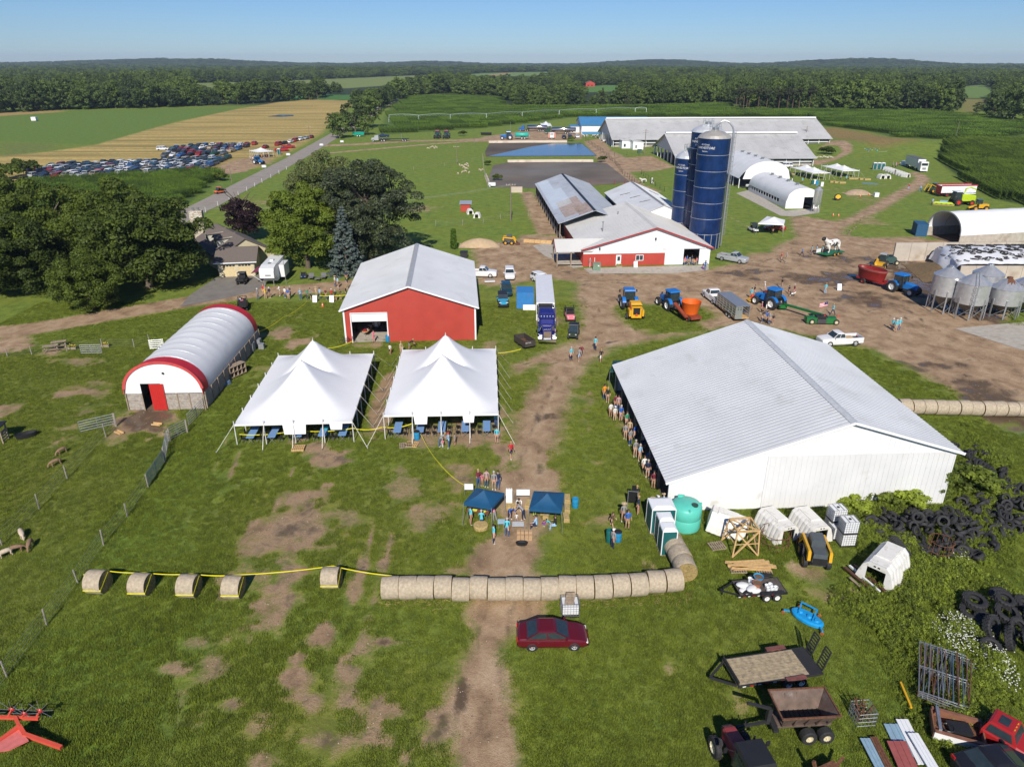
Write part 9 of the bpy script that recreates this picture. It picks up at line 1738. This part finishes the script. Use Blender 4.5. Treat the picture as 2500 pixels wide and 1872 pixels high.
ha_=gp(2350,503);t=thing('forage_harvester','lime and white forage harvester with red wheel hubs','harvester',(ha_.x,ha_.y+1.4,0),R(184));MB().loft([sec(-3.2,1.2,1.3,2.6,.2),sec(-1.0,1.3,1.2,3.0,.2),sec(.6,1.2,1.2,2.9,.2)]).build('engine_body',limem,t);MB().box((-1.4,0,3.1),(3.2,2.0,.15)).build('deck',white,t);MB().loft([sec(.6,1.0,1.4,3.5,.1),sec(2.0,1.0,1.4,3.5,.1),sec(2.4,.9,1.4,3.0,.1)]).build('cab',glass,t);MB().box((1.3,0,3.6),(2.0,2.2,.15)).build('cab_roof',white,t);hub=mat('hub_red',(.6,.05,.02),.4)
for s in(-1,1):wheel(t,(1.4,s*1.25,.95),.95,.6,hub,16,.55);wheel(t,(-2.4,s*1.15,.72),.72,.5,hub,14,.55)
MB().box((-.5,0,1.0),(5,1.4,.5)).build('chassis',mat('dark_iron',(.05,.05,.055),.6),t);MB().tube([(-.6,0,3.1),(-.8,0,4.3),(-1.8,.4,4.6),(-3.0,.8,4.2)],.2,8).build('spout',limem,t)
q=gp(2302,500);t=thing('harvester_header','low lime-green header lying before the harvester','header',(q.x,q.y,0),R(-28));MB().box((0,0,.5),(5.4,.9,.5),taper=.7).build('frame',limem,t);[MB().cyl((-2.2+k*1.1,-.5,.3),(-2.2+k*1.1,-.5,.42),.5,n=12).build('rotor',limem,t)for k in range(5)];MB().box((0,.2,.9),(1.8,.5,.4)).build('shield',mat('header_blue',(.2,.35,.55),.5),t);MB().box((0,-1.1,.12),(5.2,.4,.2)).build('straw_row',straw,t)
q=gp(2276,470);t=thing('yellow_tractor_loader','yellow-armed loader tractor left of the forage wagon','tractor',(q.x,q.y,0),R(200));MB().box((0,0,1.0),(2.6,1.2,.9)).build('body',mat('loader_green',(.03,.09,.06),.5),t);MB().box((-.6,0,2.0),(1.2,1.2,1.2)).build('cab',glass,t);[MB().bar((-.4,s*.7,1.6),(1.6,s*.7,2.4),.16).bar((1.6,s*.7,2.4),(2.6,s*.7,.6),.16).build('lift_arm',yel,t)for s in(-1,1)];[wheel(t,(x,s*.9,.6),.6,.4,yel,12)for x in(-.9,1.0)for s in(-1,1)]
q=gp(2388,514);t=thing('wheel_loader','yellow wheel loader behind the white hoop shed','loader',(q.x,q.y,0),R(175));MB().box((-.8,0,1.2),(2.4,1.4,1.0)).build('body',yel,t);MB().box((.2,0,2.1),(1.1,1.3,1.3)).build('cab',glass,t);MB().bar((.6,0,1.3),(2.6,0,.7),.5,.4).build('boom',yel,t);[wheel(t,(x,s*.95,.65),.65,.45,yel,12)for x in(-1.4,1.2)for s in(-1,1)]
# far lawn
for k in range(8):hutch('white calf hutch in the row on the far lawn, '+ordi(k+1)+' from left',None,R(20),.8,0,'hutches on the far lawn',loc=gp(2166+k*6.4,417+k*2.2))
for k in range(2):hutch(('left' if k==0 else 'right')+' white calf hutch before the row on the far lawn',None,R(0),.85,0,None,loc=gp(2151+k*13,436))
q=gp(2044,489);t=thing('painted_tyre','big tyre painted with a yellow sun face on the far lawn','tyre',(q.x,q.y,.8),0);put('tyre',BT1,t,(0,0,0),(R(80),0,0),1.1);MB().cyl((0,-.2,0),(0,-.26,0),.75,n=20).build('face',mat('sun_yellow',(.8,.5,.03),.5),t);[MB().ball((x,-.27,.2),.1,8,6,(1,.2,1)).build('eye',mat('sun_orange',(.55,.15,.02),.5),t)for x in(-.25,.25)];MB().tube([(math.cos(a)*.45,-.28,math.sin(a)*.4)for a in np.linspace(R(200),R(340),8)],.05,5).build('smile',mat('sun_orange',(.55,.15,.02),.5),t)
q=gp(2138,481);t=thing('white_crate','white cube crate on the far lawn','crate',(q.x,q.y,0));MB().box((0,0,.6),(1.2,1.1,1.1)).build('box',white,t);MB().box((0,0,1.18),(1.25,1.15,.06)).build('lid',white,t)
for i,(x,y)in enumerate(((2033,446),(2044,447),(2056,448),(2079,438),(2092,438),(2105,439),(2117,440),(1934,427),(2010,425))):sq('row of straw bales laid on the far lawn',(x,y),R(3),0,'straw bales on the far lawn',(2.0,.8,.5))
for x,y,m_,lb in((1988,450,white,'white board among the games on the far lawn'),(1994,453,barm,'blue drum among the games on the far lawn'),(2006,456,white,'white jug stand among the games on the far lawn'),(1983,452,teal,'tall teal post among the games on the far lawn')):q=gp(x,y);t=thing('lawn_game',lb,'game stand',(q.x,q.y,0));MB().box((0,0,.7),(.8,.4,1.4)).build('panel',m_,t);MB().box((0,0,.05),(1,.7,.1)).build('base',wood,t)
m=MB();a,b=gp(2145,372,1.2),gp(2190,366,1.2);tag(MB().tube([a,b],.03,4).build('bunting_line',ropem),'line of bunting beside the distant crowd','bunting')
rkb=MB().ball((0,0,0),.4,7,5,(1,.8,.6)).mesh('rock',mat('brown_stone',(.22,.16,.11),.95,var=.3),True);q=gp(1995,388);rk=MB().ball((0,0,0),.5,7,5,(1,.8,.6)).mesh('rock',stonew,True)
for k in range(12):p_=gp(1986+k*4.2,384+(k%3));tag(put('rock',rk,None,(p_.x,p_.y,.2),(0,0,rf()),rnd.uniform(.7,1.5)),'pale field stone in the ring below the round bush','rock','stones below the round bush')
for k in range(16):p_=gp(2066+k*2.9+rnd.uniform(-4,4),574-k*3.0+rnd.uniform(-3,3));tag(put('rock',rkb,None,(p_.x,p_.y,.05),(0,0,rf()),rnd.uniform(.4,1.0)),'field stone lining the track corner','rock','stones lining the track corner')
# lagoons
lag=mat('lagoon_water',(.04,.065,.095),.12,var=.2,scale=.05,spec=.8);flat('lagoon_upper',[(1184,371),(1195,350),(1300,349),(1421,350),(1456,379),(1456,381),(1186,383)],lagoonm,.03);flat('lagoon_water',[(1192,382),(1240,371),(1295,359),(1350,351),(1421,351.5),(1453,378),(1453,380)],lag,.05)
flat('lagoon_lower',[(1204,404),(1240,397),(1448,396),(1481,399),(1539,445),(1440,454),(1304,460),(1193,457),(1195,429)],mat('lagoon_slurry',(.15,.12,.085),.7,var=.35,scale=.05,dirt=((.19,.185,.175),.55,.03)),.03)
def bank(name,pts,h,w__,m_,lb):
 P3=[gp(*p)for p in pts];t=thing(name,lb,'wall',P3[0])
 for a,b in zip(P3[:-1],P3[1:]):
  d=(b-a).normalized();n_=Vector((-d.y,d.x,0))*w__;o=P3[0];MB().loft([[p-o-n_,p-o+n_,p-o+n_*.5+Vector((0,0,h)),p-o-n_*.2+Vector((0,0,h))]for p in(a,b)]).build('slab',m_,t)
pc_=mat('pale_concrete',(.52,.45,.36),.9,var=.12,scale=.3,dirt=((.25,.16,.1),.3,.2));bank('lagoon_wall',[(1193,349),(1290,348),(1384,348)],.9,1.2,pc_,'pale concrete edge at the back of the upper lagoon');bank('lagoon_wall',[(1239,396),(1340,395),(1448,395)],.8,1.0,pc_,'pale concrete edge at the back of the lower lagoon');bank('lagoon_wall',[(1186,430),(1192,445),(1195,456)],.8,.5,pc_,'short concrete edge at the left of the lower lagoon')
t=thing('push_off_wall','pale concrete block at the head of the manure lane','wall',gp(1261,470));MB().box((0,0,.8),(3.4,.8,1.6)).build('block',pc_,t)
t=thing('pump_trailer','white pump on wheels at the lagoon corner','pump',gp(1201,457));MB().box((0,0,.9),(2.2,1.2,.9)).build('housing',white,t);[wheel(t,(-.6,s*.6,.4),.4,.2,white)for s in(-1,1)]
# pivot irrigation
PV=thing('pivot_irrigator','long pale irrigation pivot spanning the far cornfield','irrigation pivot',gp(951,296));o=PV.location;tw=[gp(x,y)for x,y in((951,300),(1023,301),(1100,299),(1188,297),(1275,292),(1365,287),(1455,284),(1550,281),(1577,281))];pm_=mat('pivot_pipe',(.42,.50,.50),.4,.3)
for i,p_ in enumerate(tw):MB().bar(p_-o+Vector((-.2,-2,.4)),p_-o+Vector((0,0,4.6)),.1).bar(p_-o+Vector((.2,2,.4)),p_-o+Vector((0,0,4.6)),.1).bar(p_-o+Vector((0,-2.3,.6)),p_-o+Vector((0,2.3,.6)),.25).build('tower',pm_,PV)
for a,b in zip(tw[:-1],tw[1:]):
 pts_=[a.lerp(b,k/10)-o+Vector((0,0,4.6+.5*math.sin(math.pi*k/10)))for k in range(11)];MB().tube(pts_,.11,6).build('pipe_span',pm_,PV);m=MB()
 for k in range(10):m.bar(pts_[k],(pts_[k]+pts_[k+1])/2-Vector((0,0,1.1)),.04).bar((pts_[k]+pts_[k+1])/2-Vector((0,0,1.1)),pts_[k+1],.04)
 m.build('truss',pm_,PV)
 # far houses and sheds seen between the trees
for k,(x,y,w__,h__,wm,rm,lb)in enumerate(((943,232,10,4,white,greyroof,'small white house beside the distant road'),(1197,231,12,4,white,blueroof,'white shed behind the cornfield hill'),(1430,212,14,5,redwall,shingle,'reddish barn in the distant clearing'),(1140,176,16,6,white,redwall,'white farmhouse far out on the plain'),(1112,177,18,5,white,greyroof,'pale shed far out on the plain left of the farmhouse'),(743,223,8,4,white,shingle,'white house at the end of the tree line'),(1350,178,14,5,white,greyroof,'pale farm building on the distant meadow'))):
 q=gp(x,y);s=1;t=gable('distant_house',lb,(q.x,q.y,.1),w__,w__*.8,h__,h__,h__*1.6,.5,.5,wm,rm,fholes=[(w__*.2,w__*.35,1,2.4),(w__*.6,w__*.75,1,2.4)],cat='house',rib=5,wrib=0,ridge=None);t.location.z=tz(q.x,q.y)
q=gp(85,296);t=thing('field_weather_box','small white box standing in the soybean field','box',(q.x,q.y,0));MB().box((0,0,1.4),(3.0,2.2,2.2)).build('box',white,t);[MB().bar((x,0,0),(x,0,.4),.2).build('leg',steel,t)for x in(-1,1)]
flat('field_pond',[(652,285),(680,281),(715,281),(718,284),(690,286)],lag,.04)
# ---------------------------------------------------------------- car park: each car one thing
CMS={}
def small_car(kind):
 d=car_mbs(kind);m=MB();c_=CAR[kind]
 for i,k in enumerate(('body','window_glass','trim')):m.mat(i).add(d[k].v,d[k].f)
 m.mat(2)
 for x in(-1,1):
  for s in(-1,1):m.cyl((x*c_['wb']*c_['L']/2,s*(c_['W']-.22),c_['r']),(x*c_['wb']*c_['L']/2,s*(c_['W']+.01),c_['r']),c_['r'],n=10)
 m.mat(3).add(d['tail_light'].v,d['tail_light'].f);return m.mesh('parked_car',[PC['white'],glass,black,lampr])
for k in('sedan','suv','van','pickup'):CMS[k]=small_car(k)
COLS=['white','white','white','silver','silver','black','black','black','navy','grey','grey','dkred','red','blue','tan','teal','green'];WORD=dict(dkred='dark red',teal='dark teal',grey='dark grey',silver='silver',green='dark green')
def park_row(A,B,row,gap=2.75,ang=R(62),skip=.03):
 a,b=gp(*A),gp(*B);n=max(1,int((b-a).length/gap));d=math.atan2((b-a).y,(b-a).x);j=0
 for i in range(n):
  if rnd.random()<skip:continue
  j+=1;p_=a.lerp(b,i/n)+Vector((rnd.uniform(-.3,.3),rnd.uniform(-.5,.5),0));kd=rnd.choice(['sedan','sedan','suv','suv','suv','van','pickup']);c_=rnd.choice(COLS)
  o=put('parked_car',CMS[kd],None,p_,(0,0,d+ang+(math.pi if rnd.random()<.5 else 0)+rnd.uniform(-.06,.06)));paint(o,PC[c_]);tag(o,WORD.get(c_,c_)+' '+dict(sedan='sedan',suv='crossover',van='minivan',pickup='pickup')[kd]+', '+ordi(j)+' from left, '+row+' of car park','car','cars in the car park')
for k in range(7):park_row((92-4*k+(0 if k<5 else 60),436-4.6*k),(512+10*k,416-4.7*k),('nearest row','second nearest row','third nearest row','fourth row','fifth row','sixth row','seventh row')[k])
park_row((-20,418),(78,411),'short row at the left end')
for k in range(5):park_row((404+7*k,383-5.0*k),(566+18*k,377-6.0*k),('nearest upper row','second upper row','third upper row','fourth upper row','farthest upper row')[k],2.9)
park_row((650,362),(772,335),'single file along the road',5.5,0.1)
q=gp(398,367);o=put('parked_car',CMS['van'],None,q,(0,0,.2));paint(o,PC['white']);tag(o,'white van standing alone above the parked cars','car')
for x,y,lb in((688,370,'red pickup beside the car park tent'),(704,362,'second red pickup near the car park tent')):q=gp(x,y);o=put('parked_car',CMS['pickup'],None,q,(0,0,.3));paint(o,PC['red']);tag(o,lb,'car')
q=gp(632,401);tractor('small blue tractor at the car park entrance',(q.x,q.y,0),R(-30),tblue);toilet('portable toilet beside the car park tent',(682,378),0);
for x,y,lb in((645,412,'white roadside sign nearest the corn'),(704,382,'white roadside sign by the tent'),(785,358,'white roadside sign at the far lane'),(835,350,'small white sign beyond the far lane')):q=gp(x,y);t=thing('road_sign',lb,'sign',(q.x,q.y,0));MB().box((0,0,.8),(1.6,.06,.8)).build('panel',white,t);[MB().bar((s*.6,0,0),(s*.6,0,1.2),.06).build('post',steel,t)for s in(-1,1)]
for x,y,lb in((937,257,'orange roadwork sign on the distant road'),(942,246,'second orange roadwork sign farther up the road')):q=gp(x,y);t=thing('roadwork_sign',lb,'sign',(q.x,q.y,0));MB().box((0,0,2.0),(1.8,.1,1.8),M=Matrix.Rotation(R(45),3,'Y')).build('panel',orangem,t);MB().bar((0,0,0),(0,0,2),.1).build('post',steel,t)
# pebbles and clods over the bare soil
q=np.column_stack([rg.uniform(-45,110,60000),rg.uniform(24,150,60000)]);k_=(dirt[field_at(q)]>.62)&~inside(q,np.array(WP));q=q[k_][:7000]
PEB=[MB().ball((0,0,.01),.05,6,4,(1.1,.9,.5)).mesh('pebble',mat(n_,c_,.95,var=.3))for n_,c_ in(('pale_pebble',(.50,.43,.34)),('dark_clod',(.13,.085,.055)))]
scatter('pebbles',PEB,np.column_stack([q,GZ[field_at(q)]+.008]),rg.uniform(0,6.28,len(q)),np.repeat(rg.uniform(.25,.95,(len(q),1)),3,1),'pebbles and clods strewn over the bare soil','pebbles')
sw=MB()
for i in range(500):x_=rnd.uniform(930,1690);p_=gp(x_,1462+rnd.gauss(0,13));a_=rf();sw.bar((p_.x,p_.y,.03),(p_.x+.3*math.cos(a_),p_.y+.3*math.sin(a_),.05),.02,.01)
tag(sw.build('loose_straw',straw),'loose straw fallen along the long bale row','straw',kind='stuff')
# ---------------------------------------------------------------- haze: even, thin air round the whole place
hz=MB().box((0,3400,60),(13500,8400,124)).build('haze',None)if False else None
hm_=bpy.data.materials.new('haze_air');hm_.use_nodes=True;hn=hm_.node_tree.nodes;hn.remove(hn['Principled BSDF']);pv=hn.new('ShaderNodeVolumePrincipled');pv.inputs['Color'].default_value=(.62,.78,1.0,1);pv.inputs['Density'].default_value=.00007;pv.inputs['Anisotropy'].default_value=.0
hm_.node_tree.links.new(pv.outputs[0],hn['Material Output'].inputs['Volume'])
tag(MB().box((0,4600,48),(18800,10400,106)).build('haze',hm_),kind='stuff')
